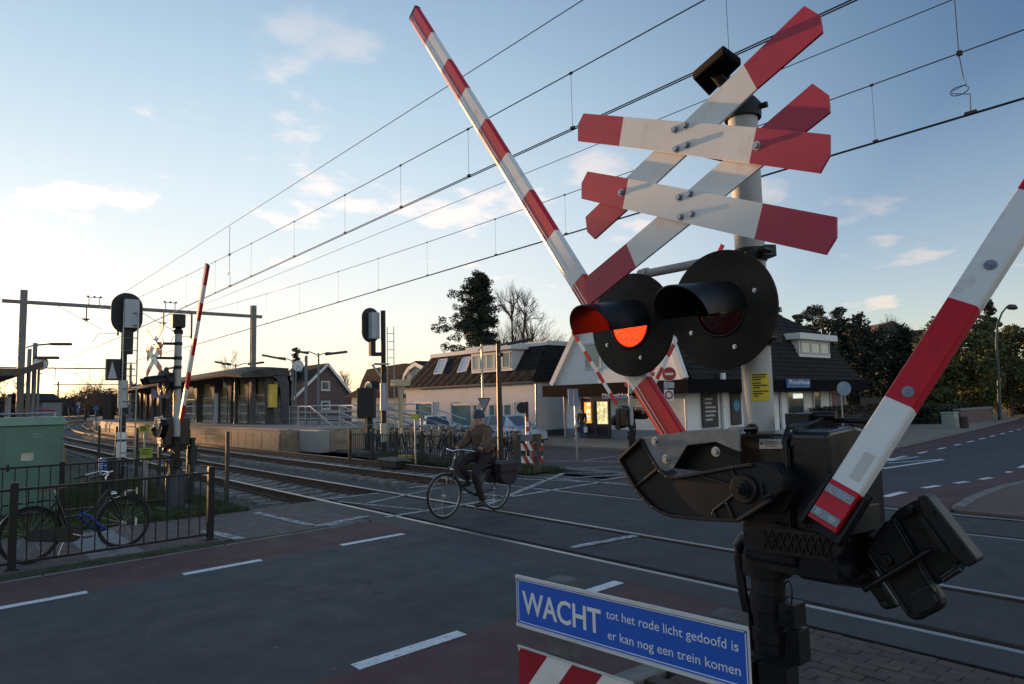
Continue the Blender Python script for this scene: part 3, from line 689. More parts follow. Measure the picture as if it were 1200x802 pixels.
b.cbox((XL+.27, ym+.07, ZT+.035), (.12, .1, .05)); b.tube([(XL+.3, ym-.05, ZT+.03), (XL+.28, ym-.14, ZT+.03), (XL+.32, ym-.2, ZT+.022)], .012, 8)
b.build('latch', bar_, smooth=40, bevel=.003)
b = MB(M('aluminium_plate', (.55, .54, .53), .35, .3, var=.1, scale=20))
pp = [onx(p[0], p[1], XL-.001) for p in ((890.5, 514.5), (890.5, 526), (919, 526), (919, 514.5))]; b.prism(pp, (-.004, 0, 0)); o = b.build('maker_plate', bar_)
b = MB(inkm)
for p in ((892.5, 520), (917, 520)): boltx(b, onx(p[0], p[1], XL-.005), .003, .004)
for zz_, (a, c) in ((517.5, (897, 912)), (520, (896, 914)), (522.5, (899, 911))): b.prism([onx(a, zz_, XL-.0055), onx(a, zz_+.7, XL-.0055), onx(c, zz_+.7, XL-.0055), onx(c, zz_, XL-.0055)], (-.0006, 0, 0))
b.build('plate_print', o)
b = MB(blackcast); c = onx(883, 503, XL); b.cyl(c, c-Vector((.02, 0, 0)), .022, 16); b.cyl(c-Vector((.02, 0, 0)), c-Vector((.05, 0, 0)), .013, 10); b.tube([c-Vector((.04, 0, 0)), c-Vector((.05, .005, .03))], .008, 8)
c = Vector((XL+.05, yl+.012, 1.5)); b.cyl(c, c+Vector((0, .03, 0)), .025, 14); c.z = 1.43; b.cyl(c, c+Vector((0, .03, 0)), .02, 14)
b.build('lock_knob', bar_, smooth=40)
# ribbed bracket under the housing that carries it on the mast
b = MB(blackcast); XR = XL-.02
b.prism([onx(p[0], p[1], XR) for p in ((874, 618), (873, 645), (905, 650), (975, 658), (985, 650), (995, 634), (985, 628), (940, 622), (905, 612))], (.02, 0, 0))
b.box((XL+.03, YK+.06, ZB-.0), (xr-.08, yl-.02, ZB+.06)); b.lathe([(.068, 1.04), (.1, 1.04), (.1, 1.12), (.068, 1.12)], (MX, MY, 0), n=24)
b.tube([onx(955, 655, XL+.1), onx(965, 664, XL+.1), onx(978, 656, XL+.1)], .03, 10); b.tube([onx(968, 660, XL+.05), onx(967, 668, XL+.05), onx(960, 672, XL+.05)], .007, 8)
b.build('mast_bracket', bar_, bevel=.006)
b = MB(blackpl)                                    # triangular ribs
nz = 9
tp = [(894+83*i/nz, 620.5+9.5*i/nz) for i in range(nz+1)]; bt = [(894+80*i/nz, 642.5+13.5*i/nz) for i in range(nz+1)]
for ph in (0, 1):
    for i in range(nz):
        p, q_ = (tp[i], bt[i+1]) if (i+ph) % 2 == 0 else (bt[i], tp[i+1]); b.bar(onx(*p, XR-.004), onx(*q_, XR-.004), .0055, .005, (1, 0, 0))
for p, q_ in (((895, 619), (978, 629)), ((893, 644), (973, 656))): b.bar(onx(*p, XR-.005), onx(*q_, XR-.005), .012, .006, (1, 0, 0))
b.build('bracket_ribs', bar_)
# cast arm that carries the main boom
XA = 2.355
arm = [(726, 538), (745, 571), (752, 581), (763, 592), (775, 600), (788, 605.5), (833, 610), (867, 611), (888, 597), (905, 586), (917, 577), (917, 562), (909, 549.5), (896, 544), (882, 543), (859, 546.5), (826, 552), (804, 556.5), (791, 558.5), (781, 556), (774, 550), (768, 539), (754, 513)]
b = MB(blackcast); b.prism([onx(p[0], p[1], XA) for p in arm], (.085, 0, 0)); am_ = b.build('cast_arm', bar_, bevel=.008)
b = MB(blackpl)
def rib(pts, w=.012, h=.014): 
    for p, q_ in zip(pts, pts[1:]): b.bar(onx(*p, XA-h/2+.002), onx(*q_, XA-h/2+.002), w, h, (1, 0, 0))
rib([(727, 540), (746, 573), (754, 583), (764, 593), (776, 600.5), (789, 605), (833, 609), (866, 610), (904, 586)], .014, .02)
rib([(752, 516), (767, 541), (773, 551), (780, 557.5), (791, 560), (806, 557.5), (858, 548), (882, 544.5)], .014, .02)
rib([(746, 570), (772, 549)]); rib([(824, 553), (825, 559), (858, 569)], .01); rib([(836, 605), (836, 599), (862, 579)], .01); rib([(836, 599), (841, 608)], .01); rib([(852, 589), (860, 609)], .01); rib([(856, 548), (864, 562)], .01); rib([(892, 566), (894, 583), (904, 580)], .01)
rib([(727, 539), (752, 515)], .012, .03)
b.build('arm_ribs', bar_, bevel=.003)
b = MB(blackcast); c = onx(873, 573, XA)           # pivot
b.tube2([(c+Vector((.02, 0, 0)), .055), (c-Vector((.012, 0, 0)), .055), (c-Vector((.018, 0, 0)), .05), (c-Vector((.018, 0, 0)), .04)], Vector((-1, 0, 0)), 32)
b.cyl(c, c-Vector((.03, 0, 0)), .034, 24); b.cyl(c-Vector((.03, 0, 0)), c-Vector((.05, 0, 0)), .024, 6); b.cyl(c-Vector((.05, 0, 0)), c-Vector((.066, 0, 0)), .014, 12)
c2 = onx(905, 572, XL-.03); b.cyl(c2+Vector((.05, 0, 0)), c2-Vector((.03, 0, 0)), .095, 36)
b.build('pivot', bar_, smooth=35)
b = MB(galv); 
b.prism([onx(p[0], p[1], XA-.004) for p in ((754, 512.5), (773, 550), (783, 553), (790, 549.5), (806.9, 521.6), (839.6, 517.7), (868, 530), (868, 502.5), (812, 505))], (-.008, 0, 0))
b.prism([onx(p[0], p[1], XA-.012) for p in ((754, 512.5), (812, 505), (868, 502.5), (868, 504.0), (812, 506.5), (754, 514))], (.11, 0, 0))
b.mats = [M('dull_galvanised', (.17, .19, .21), .5, .6, var=.3, scale=9, bump=.05, bscale=60)]; g = b.build('boom_bracket', bar_, bevel=.002)
for p in ((768, 517.5), (780.5, 538), (839, 529.5)): b = MB(steelb); boltx(b, onx(p[0], p[1], XA-.012), .0125, .013); b.build('bolt', g, smooth=30)
b = MB(blackcast); b.prism([onx(p[0], p[1], XA+.06) for p in ((790, 549), (806, 522), (840, 518), (868, 531), (868, 548), (826, 553))], (.02, 0, 0)); b.build('arm_web', bar_)
# main boom: an aluminium profile striped red and white
XBm = 2.63; base = onx(789, 506, XBm); base = base+(base-onx(765, 460, XBm))*.30; tip = onx(487.5, 19, XBm)
def main_boom(parent, base, tip, nseg, sx=1):     # sx: +1 when the traffic side is -x
    ax = (tip-base).normalized(); top = Vector((0, -ax.z, ax.y)); top = top if top.z > 0 else -top; LEN = (tip-base).length; X = Vector((sx, 0, 0))
    prof = [(-.064, .006), (-.060, -.014), (-.048, -.027), (-.032, -.034), (.058, -.034), (.063, -.026), (.064, .0), (.062, .006), (.05, .010), (-.05, .010)]   # across (along top), x
    flip = top.cross(X).dot(ax) < 0
    if flip: prof = prof[::-1]
    b = MB(boomwhite); n = len(prof)
    for k in range(nseg):
        b.mat(boomred if (k % 2 == 0) else boomwhite); p0 = base+ax*(LEN*k/nseg); p1 = base+ax*(LEN*(k+1)/nseg-.0005)
        v = [p+top*a+X*c for p in (p0, p1) for a, c in prof]
        b.add(v, [(j, (j+1) % n, n+(j+1) % n, n+j) for j in range(n)])
        if k in (0, nseg-1): b.add(v, [tuple(range(n))[::-1] if k == 0 else tuple(range(n, 2*n))])
    bo = b.build('boom', parent)
    b = MB(boomgroove)
    for a in (-.030, -.012): b.bar(base+top*a+X*-.0345, tip+top*a+X*-.0345, .0035, .0035, (1, 0, 0))
    b.build('boom_rib', bo)
    b = MB(M('reflective_tape', (.75, .12, .03), .25, var=.15, scale=40, coat=.5))
    for k in range(4, nseg, 2):
        s0 = LEN*(k+.12)/nseg; s1 = LEN*(k+.82)/nseg; m0 = base+ax*s0+top*-.021+X*-.0345; m1 = base+ax*s1+top*-.021+X*-.0345; b = MB(MATS['reflective_tape']); b.bar(m0, m1, .012, .002, (1, 0, 0)); b.build('reflector', bo)
    b = MB(blackpl); b.prism([tip+top*a*1.03+X*c*1.03 for a, c in prof], ax*.02); b.build('end_cap', bo)
    return bo
main_boom(bar_, base, tip, 11)
# short footpath boom at the right
pts = [(962, 614, 2.425), (996, 573, 2.415), (1058, 474, 2.395), (1131, 355, 2.37), (1212, 225, 2.345), (1275, 124, 2.325)]
Q = [at(*p) for p in pts]; axr = (Q[-1]-Q[0]).normalized(); nr = Vector((-1, -.13, .22)); nr = (nr-axr*nr.dot(axr)).normalized(); wr = axr.cross(nr).normalized()
Q = [Q[0]+axr*(q_-Q[0]).dot(axr) for q_ in Q]
b = MB(boomwhite); hw, tk = .051, .062
for k in range(5):
    b.mat((boomred, boomwhite, boomred, boomwhite, boomred)[k]); p0, p1 = Q[k], Q[k+1]-axr*.0004; c_h = .012
    sec = [(-hw, 0), (-hw, tk), (hw, tk), (hw, 0)] if k == 0 else [(-hw+.004, 0), (-hw, .004), (-hw, tk), (hw, tk), (hw, c_h), (hw-c_h*.5, 0)]
    b.prism([p0+wr*s_-nr*t for s_, t in sec], p1-p0)
rb = b.build('footpath_boom', bar_)
for f_ in (.2, .78):
    b = MB(galv)
    p = Q[0]+(Q[1]-Q[0])*f_+nr*.002; b.obox(p-wr*hw*.96-axr*.016, wr*hw*1.92, axr*.032, nr*.005)
    for s_ in (-.025, .025):
        c = p+wr*s_+nr*.005; bb = MB(steelb); bb.cyl(c, c+nr*.003, .0125, 14); bb.cyl(c+nr*.003, c+nr*.011, .0085, 6); bb.cyl(c+nr*.011, c+nr*.02, .0045, 10); bb.build('bolt', rb, smooth=30)
    b.build('clamp_plate', rb, bevel=.0015)
for p in ((1064.5, 460, 2.39), (1161, 312, 2.36)):
    b = MB(galv); bb = MB(steelb); c = at(*p); c = c-nr*((c-Q[0]).dot(nr)); b.cyl(c, c+nr*.004, .02, 24); b.cyl(c+nr*.004, c+nr*.007, .013, 18); bb.cyl(c+nr*.006, c+nr*.014, .008, 6); b.build('washer', rb, smooth=30); bb.build('bolt', rb, smooth=30)
b = MB(M('pale_sticker', (.58, .56, .53), .5, var=.05)); c0, c1 = at(1003, 564, 2.41), at(1018, 540, 2.41)
c0 -= nr*((c0-Q[0]).dot(nr)); c1 -= nr*((c1-Q[0]).dot(nr)); b.obox(c0-wr*.022+nr*.0008, wr*.035, axr*(c1-c0).length*1.25, nr*.001); b.build('label_plate', rb)
b = MB(blackcast)                                  # hinge shoe holding the short boom
s0 = Q[0]-axr*.03-nr*tk; b.obox(s0-wr*(hw+.02)-nr*.035, wr*(2*hw+.04), axr*.21, nr*.035); b.obox(s0-wr*(hw+.022)-nr*.03, wr*.016, axr*.2, nr*.085); b.obox(s0+wr*(hw+.008)-nr*.03, wr*.014, axr*.19, nr*.07)
b.bar(s0+axr*.06, Vector((xr-.1, YK+.05, 1.3)), .12, .1); b.build('boom_shoe', bar_, bevel=.005)
# counterweight hanging at the lower right: side plate, weights and rods on the plane x = XC
XC = 2.62
cwp = lambda x, y: (990+x/4.453, 560+y/4.453)
def cwprism(b, pts, x0, th): b.prism([onx(*cwp(*p), x0) for p in pts], (th, 0, 0))
b = MB(blackcast); cwprism(b, [(205, 232), (262, 205), (505, 630), (513, 660), (505, 690), (395, 745), (355, 748), (325, 730), (100, 395), (130, 330)], XC, .05); o = b.build('counterweight_plate', bar_, bevel=.012, seg=3)
b = MB(blackpl); cwprism(b, [(330, 610), (440, 560), (485, 650), (470, 680), (375, 722), (345, 705)], XC-.006, .01); b.tube2([(onx(*cwp(222, 428), XC), .025), (onx(*cwp(222, 428), XC)-Vector((.02, 0, 0)), .02)], Vector((-1, 0, 0)), 20)
for p, q_ in (((255, 225), (470, 600)), ((125, 395), (330, 705))): b.bar(onx(*cwp(*p), XC-.004), onx(*cwp(*q_), XC-.004), .012, .02, (1, 0, 0))
b.build('plate_relief', bar_, bevel=.004)
b = MB(blackcast); cwprism(b, [(10, 425), (85, 395), (272, 668), (262, 682), (215, 692), (190, 685), (163, 640)], XC+.07, .07); b.build('counterweight', bar_, bevel=.01)
b = MB(blackcast); cwprism(b, [(225, 215), (275, 165), (375, 110), (415, 135), (470, 190), (640, 430), (585, 460), (545, 530), (470, 568)], XC+.03, .14); b.build('counterweight', bar_, bevel=.012, seg=3)
b = MB(blackpl)
cwprism(b, [(378, 98), (408, 90), (430, 96), (690, 425), (688, 445), (640, 470), (600, 440), (560, 405), (400, 190), (378, 130)], XC-.02, .075); b.build('weight_lid', bar_, bevel=.016, seg=3)
b = MB(blackpl)
for p, q_ in (((285, 195), (350, 158)), ((505, 520), (590, 460))):
    for e in (0, 16): b.tube([onx(*cwp(p[0]+e*.6, p[1]+e), XC+.01), onx(*cwp(q_[0]+e*.6, q_[1]+e), XC+.01)], .008, 8)
for p, q_ in (((35, 552), (110, 510)), ((100, 585), (450, 376))): b.tube([onx(*cwp(*p), XC-.03), onx(*cwp(*q_), XC-.03)], .011, 10)
b.bar(onx(*cwp(400, 205), XC-.02), onx(*cwp(530, 385), XC-.02), .02, .02, (1, 0, 0)); b.build('rod', bar_, smooth=40)
b = MB(blackcast)
for p in ((455, 178), (597, 362), (353, 278), (212, 426), (443, 376), (585, 456), (345, 158), (205, 660)):
    c = onx(*cwp(*p), XC-.02); b.cyl(c, c-Vector((.014, 0, 0)), .009, 6)
b.build('bolts', bar_)
b = MB(blackcast); b.bar((xr-.15, YK+.1, 1.2), onx(*cwp(230, 400), XC+.06), .1, .12); b.build('weight_arm', bar_, bevel=.008)

# ---------------------------------------------------------------- blue warning sign on its wooden barrier
woodm = M('weathered_post', (.13, .13, .135), .85, var=.3, scale=5, bump=.4, bscale=35)
bluem = M('blue_sign_face', (.022, .12, .60), .42, var=.05, scale=3)
sg = thing('warning_board', 'blue board reading WACHT on two grey posts, with a red and white board below', 'warning sign', (2.15, 1.9, 0))
A = Vector((2.071, 2.44, 0)); E = Vector((2.165, 1.337, 0)); ex = (E-A).normalized(); ny = Vector((-ex.y, ex.x, 0))
if ny.dot(Vector((-1, -1, 0))) < 0: ny = -ny       # towards the camera
zt, zb = .981, .783; Lb = (E-A).length
def fr(u, z, off=0): return A+ex*u+ny*off+Vector((0, 0, z))
b = MB(bluem); b.obox(fr(0, zb), ex*Lb, ny*.003, (0, 0, zt-zb)); o = b.build('sign_panel', sg)
b = MB(M('sign_edge_white', (.66, .66, .64), .5, var=.08, scale=8))
b.obox(fr(-.004, zt), ex*(Lb+.008), ny*.012, (0, 0, .013)); b.obox(fr(-.004, zb-.013), ex*(Lb+.008), ny*.012, (0, 0, .013))
b.obox(fr(-.004, zb), ex*.004, ny*.006, (0, 0, zt-zb)); b.obox(fr(Lb, zb), ex*.006, ny*.006, (0, 0, zt-zb)); b.build('sign_frame', sg)
wl = M('sign_lettering_white', (.82, .83, .83), .45, var=.03)
b = MB(wl)
for u0, z0_, u1, z1_ in ((.012, zb+.006, Lb-.012, zb+.0095), (.012, zt-.0095, Lb-.012, zt-.006), (.006, zb+.012, .0095, zt-.012), (Lb-.0095, zb+.012, Lb-.006, zt-.012)): b.obox(fr(u0, z0_, .003), ex*(u1-u0), ny*.0006, (0, 0, z1_-z0_))
b.build('sign_border', o)
def su(px, py): p = ray(px, py); t = (A-CAM).dot(ny)/p.dot(ny); q_ = CAM+p*t; return (q_-A).dot(ex), q_.z
def line_(body, p0, p1, cap, bold):               # p0, p1: pixels of the line's left and right end on its baseline
    u0, z0_ = su(*p0); u1, z1_ = su(*p1); text(body, cap/.72, fr(u0, (z0_+z1_)/2, .0032), ex, (0, 0, 1), wl, o, 'lettering', .0004, bold=bold, width=u1-u0)
line_('WACHT', (613.5, 717.5), (706, 743.5), .098, .0022)
line_('tot het rode licht gedoofd is', (711, 725), (866, 763), .036, 0)
line_('er kan nog een trein komen', (712.5, 748.5), (868, 792), .036, 0)
b = MB(woodm)
for px in ((646, 681.5), (843, 731)):
    u, _ = su(*px); p = fr(u, 0, -.07); b.T = None
    b2 = MB(woodm); top_ = zt-.012+(.028 if px[0] < 700 else .035); b2.obox(p-ex*.055-ny*.045, ex*.11, ny*.09, (0, 0, top_)); b2.build('post', sg, bevel=.006)
rw = MB(signwhite); z0r, z1r = .492, .676
rw.obox(fr(.0, z0r), ex*.62, ny*.003, (0, 0, z1r-z0r)); o = rw.build('striped_board', sg)
b = MB(M('board_red', (.34, .012, .03), .45, var=.06)); hh = z1r-z0r
for k in range(-1, 4):
    u0 = k*.3; q4 = [(u0-.13, z0r), (u0+.03, z0r), (u0+.03+hh*.8, z1r), (u0-.13+hh*.8, z1r)]
    def clip(poly, lim, keep):
        out = []
        for (a, c) in zip(poly, poly[1:]+poly[:1]):
            ia, ic = keep(a[0]), keep(c[0])
            if ia: out.append(a)
            if ia != ic: t = (lim-a[0])/(c[0]-a[0]); out.append((lim, a[1]+(c[1]-a[1])*t))
        return out
    q4 = clip(q4, .0, lambda u: u >= 0); q4 = clip(q4, .62, lambda u: u <= .62) if q4 else q4
    if len(q4) > 2: b.prism([fr(u, z, .003) for u, z in q4], ny*.0008)
b.build('red_stripe', o)
b = MB(M('board_edge', (.6, .6, .58), .5)); b.obox(fr(-.003, z1r), ex*.626, ny*.008, (0, 0, .008)); b.build('board_edge', o)
# ================================================================ copies of the crossing signal and barrier further away
def dup_part(o, loc, rz, label, skip=(), scale=None):
    c = o.copy(); C.objects.link(c); c.location = loc; c.rotation_euler = (0, 0, rz); c['label'] = label
    for ch in list(o.children):
        if ch.name.split('.')[0] not in skip: copy_tree(ch, c)
    if scale: c.scale = scale
    WM[c.name] = Matrix.Translation(Vector(loc)) @ Matrix.Rotation(rz, 4, 'Z') @ Matrix.Diagonal((*(scale or (1, 1, 1)), 1)); return c
LM = gp(205, 597); FM = gp(742, 545)
sig2 = dup_part(sig, (LM.x, LM.y, .16), 0, 'grey crossing signal mast across the road at the left, its cross seen from the side', skip=('lamp_disc', 'head_box', 'head_bracket'))
b = MB(blackpl); b.box((LM.x-.12, LM.y-.1, 3.27), (LM.x+.10, LM.y+.1, 3.52)); b.build('head_box', sig2, bevel=.02)
for ch in [c for c in sig.children if c.name.split('.')[0] == 'lamp_disc']:
    k = copy_tree(ch, sig2); k.pop('label', None)
    for q_ in k.children:
        if q_.name.startswith('lens') and not q_.name.startswith('lens_ring'):
            q_.data = q_.data.copy(); q_.data.materials[0] = redlens; q_['label'] = 'dark red lens'
b = MB(M('dark_blue_base', (.028, .034, .052), .5, var=.2, scale=3)); b.lathe([(.17, 0), (.165, .55), (.11, .68), (.11, .7)], (LM.x, LM.y, .02), n=24); b.box((LM.x-.28, LM.y-.28, -.05), (LM.x+.28, LM.y+.28, .04)); b.build('base', sig2, smooth=35)
bar2 = dup_part(bar_, (LM.x, LM.y, 0), 0, 'barrier machine at the left side of the road with its boom raised towards the gantry', skip=('boom', 'footpath_boom', 'boom_shoe'), scale=(1, -1, 1))
main_boom(bar2, onx(213, 492, LM.x-.25), onx(244, 312, LM.x-.25), 9)
sig3 = dup_part(sig, (FM.x, FM.y, FM.z), PI, 'grey crossing mast beyond the railway, before the shop, its back to the camera')
for ch in [c for c in sig3.children if c.name.startswith('lamp_disc')]:
    for q_ in ch.children:
        if q_.name.startswith('lens') and not q_.name.startswith('lens_ring'): q_.data = q_.data.copy(); q_.data.materials[0] = redlens; q_['label'] = 'dark red lens'
bar3 = dup_part(bar_, (FM.x, FM.y, FM.z), PI, 'barrier machine beyond the railway before the shop, seen under the lit red lamp', skip=('boom', 'footpath_boom'))
main_boom(bar3, onx(757, 470, FM.x+.25), onx(846.5, 288, FM.x+.25), 13, -1)
b = MB(boomwhite); p0, p1 = onx(723, 474, FM.x+.2), onx(671, 389, FM.x-.1)
for k in range(7):
    b.mat(boomred if k % 2 == 0 else boomwhite); a = p0+(p1-p0)*(k/7); e = p0+(p1-p0)*((k+1)/7-.001); b.bar(a, e, .06, .09, (0, 1, 0))
b.build('footpath_boom', bar3)

# ================================================================ fences at the left
blackmetal = M('black_fence_paint', (.008, .008, .010), .45, var=.3, scale=8, bump=.06, bscale=80, patch=((.03, .026, .023), 7, .62, .78), spec=.35)
greenmetal = M('dark_green_fence', (.016, .030, .024), .5, var=.3, scale=8)
def rail_fence(label, pts, h, nb, zr, pw=.08, group='black railings along the pavement', mat=blackmetal, name='railing', bal=.008, sq=True):
    p0 = pts[0]; t = thing(name, label, 'railing', (p0[0], p0[1], zg(p0[0])), group=group)
    for p in pts:
        b = MB(mat); z = zg(p[0]); b.box((p[0]-pw/2, p[1]-pw/2, z-.03), (p[0]+pw/2, p[1]+pw/2, z+h)); b.box((p[0]-pw*.9, p[1]-pw*.9, z-.03), (p[0]+pw*.9, p[1]+pw*.9, z+.012)); b.box((p[0]-pw*.45, p[1]-pw*.45, z+h), (p[0]+pw*.45, p[1]+pw*.45, z+h+.012)); b.build('post', t, bevel=.004)
    bmesh_ = None
    for a, e in zip(pts, pts[1:]):
        A_, E_ = Vector((a[0], a[1], zg(a[0]))), Vector((e[0], e[1], zg(e[0]))); d = (E_-A_).normalized(); A2, E2 = A_+d*pw/2, E_-d*pw/2
        for z in zr:
            b = MB(mat); b.bar(A2+Vector((0, 0, z)), E2+Vector((0, 0, z)), .038, .03); b.build('rail', t, bevel=.004)
        for i in range(nb):
            q = A_+(E_-A_)*((i+1)/(nb+1))
            if bmesh_ is None:
                b = MB(mat); b.tube([(0, 0, zr[1]-zr[0]-.015), (0, 0, .015)], bal, 8); bmesh_ = b.mesh('baluster', 40)
            o = place('baluster', bmesh_, t); o.location = (WM[t.name].inverted() @ (q+Vector((0, 0, zr[0])))); WM[o.name] = WM[t.name]
    return t
fa, fb = gp(13, 668), gp(246, 632)
rail_fence('black railing with slim bars beside the road, in front of the parked bicycle', [(fa.x-2.22, fa.y-.17), (fa.x, fa.y), (fb.x, fb.y)], .97, 15, (.07, .9))
f2 = gp(71, 606)
rail_fence('black railing standing before the green cabinet, behind the parked bicycle', [(f2.x-2.3, f2.y-.05), (f2.x, f2.y), (f2.x+1.75, f2.y+.05)], .92, 13, (.1, .88), .075)
# green wire-mesh fence along the track
t = thing('mesh_fence', 'dark green wire mesh fence along the railway behind the left barrier', 'fence', (4.0, 13, 0))
ps = [Vector((4.12, 12.9, 0)), Vector((4.02, 15.0, 0)), Vector((3.95, 17.0, 0)), Vector((3.9, 19.0, 0)), Vector((3.85, 21.2, 0)), Vector((3.8, 23.4, 0)), Vector((2.4, 23.4, 0))]
for p in ps:
    b = MB(greenmetal); b.box((p.x-.03, p.y-.03, -.1), (p.x+.03, p.y+.03, 1.36)); b.build('post', t, bevel=.004)
for a, e in zip(ps, ps[1:]):
    b = MB(greenmetal)
    for k in range(7): b.bar(a+Vector((0, 0, .12+k*.19)), e+Vector((0, 0, .12+k*.19)), .006, .006)
    n = int((e-a).length/.06)
    for i in range(1, n): q = a+(e-a)*(i/n); b.tube([q+Vector((0, 0, .1)), q+Vector((0, 0, 1.3))], .0025, 3, cap=False)
    b.build('mesh_panel', t)
b = MB(greenmetal); q = gp(224, 592); b.tube([(q.x, q.y, 0), (q.x, q.y, 1.2)], .05, 10); b.tube([(q.x, q.y, 1.2), (q.x, q.y, 1.25)], .065, 10); b.tube([(q.x, q.y, .75), (q.x, q.y, 1.1)], .085, 10); o = b.build('thick_post', None, smooth=40); tag(o, 'thick dark post with a fat collar beside the left barrier', 'post')
# green cabinet
gm = M('green_cabinet_paint', (.105, .215, .165), .5, var=.1, scale=2, bump=.05, bscale=40, patch=((.075, .14, .11), 1.6, .52, .72)); gl = M('pale_green_lid', (.17, .30, .24), .5, var=.1, scale=3)
gx = gp(73, 602).x; gy = 14.75
t = thing('equipment_cabinet', 'large green metal equipment cabinet with a pale lid at the left edge', 'cabinet', (gx-1.2, gy+.4, 0))
xr_ = ony(73, 560, gy).x; zt_ = zat(40, 499, ony(40, 499, gy))
b = MB(gm); b.box((xr_-2.6, gy, -.05), (xr_, gy+.75, zt_)); b.build('body', t, bevel=.015)
b = MB(gl); b.prism([(xr_-2.66, gy-.05, zt_+.002), (xr_+.05, gy-.05, zt_+.002), (xr_+.05, gy-.05, zt_+.05), (xr_-.02, gy-.02, zt_+.15), (xr_-2.6, gy-.02, zt_+.15), (xr_-2.66, gy-.05, zt_+.05)], (0, .85, 0)); b.build('lid', t, bevel=.012)
for k in range(3):
    b = MB(gm); x1 = xr_-.04-k*.86; b.box((x1-.82, gy-.012, .12), (x1, gy-.002, zt_-.05)); d = b.build('door', t, bevel=.006)
    b = MB(gl)
    for i in range(2): b.box((x1-.42, gy-.018, zt_-.16-i*.05), (x1-.26, gy-.0125, zt_-.14-i*.05))
    b.build('vent', d)
    b = MB(blackpl); b.box((x1-.78, gy-.03, .78), (x1-.74, gy-.012, .9)); b.build('handle', d)
b = MB(M('faded_sticker', (.5, .48, .4), .6, var=.2)); b.box((xr_-.62, gy-.0145, .95), (xr_-.44, gy-.0125, 1.08)); b.build('sticker', t)
# small dark blue pillar with a blue notice
q = gp(121, 585); t = thing('info_pillar', 'dark pillar with a small blue notice plate, behind the handlebar of the parked bicycle', 'pillar', q)
z1 = zat(121, 537, q)
b = MB(M('dark_pillar', (.02, .024, .032), .5, var=.2, scale=4)); b.box((q.x-.06, q.y-.09, -.02), (q.x+.2, q.y+.09, z1)); b.build('column', t, bevel=.008)
b = MB(M('blue_plate', (.02, .13, .42), .4, var=.08, scale=5)); b.box((q.x-.12, q.y-.13, z1-.24), (q.x+.03, q.y-.092, z1)); o = b.build('notice_plate', t)
b = MB(signwhite)
for k, (a, e) in enumerate(((.1, .8), (.1, .6), (.1, .9), (.1, .5))): b.box((q.x-.12+.15*a, q.y-.133, z1-.06-k*.045), (q.x-.12+.15*e, q.y-.1305, z1-.045-k*.045))
b.build('printed_lines', o)
# yellow notices
def notice(px, py0, py1, w, base, label):
    q = gp(*base); t = thing('yellow_sign', label, 'sign', q, group='yellow notices by the track'); z0, z1 = zat(px, py1, q), zat(px, py0, q)
    b = MB(galv); b.tube([(q.x, q.y, -.05), (q.x, q.y, z1)], .02, 10); b.build('post', t, smooth=40)
    dv = Vector((CR.x, CR.y, 0)).normalized(); fv = Vector((dv.y, -dv.x, 0)); fv = fv if fv.dot(-q) > 0 else -fv
    c = q+fv*.025; b = MB(M('lime_sign', (.42, .52, .04), .5, var=.08, scale=4)); b.obox(Vector((c.x, c.y, z0))-dv*w/2, dv*w, fv*.004, (0, 0, z1-z0)); o = b.build('panel', t)
    b = MB(inkm)
    for k in range(5):
        z = z1-(z1-z0)*(.2+.14*k); b.obox(Vector((c.x, c.y, z))-dv*w*.38+fv*.0042, dv*w*(.75 if k % 2 == 0 else .55), fv*.0008, (0, 0, .012))
    b.build('printed_lines', o)
notice(169, 499, 507, .2, (168, 585), 'yellow-green notice on a thin post left of the far barrier, the higher one')
notice(174, 525, 536, .24, (171, 590), 'yellow-green notice on a thin post left of the far barrier, the lower one')

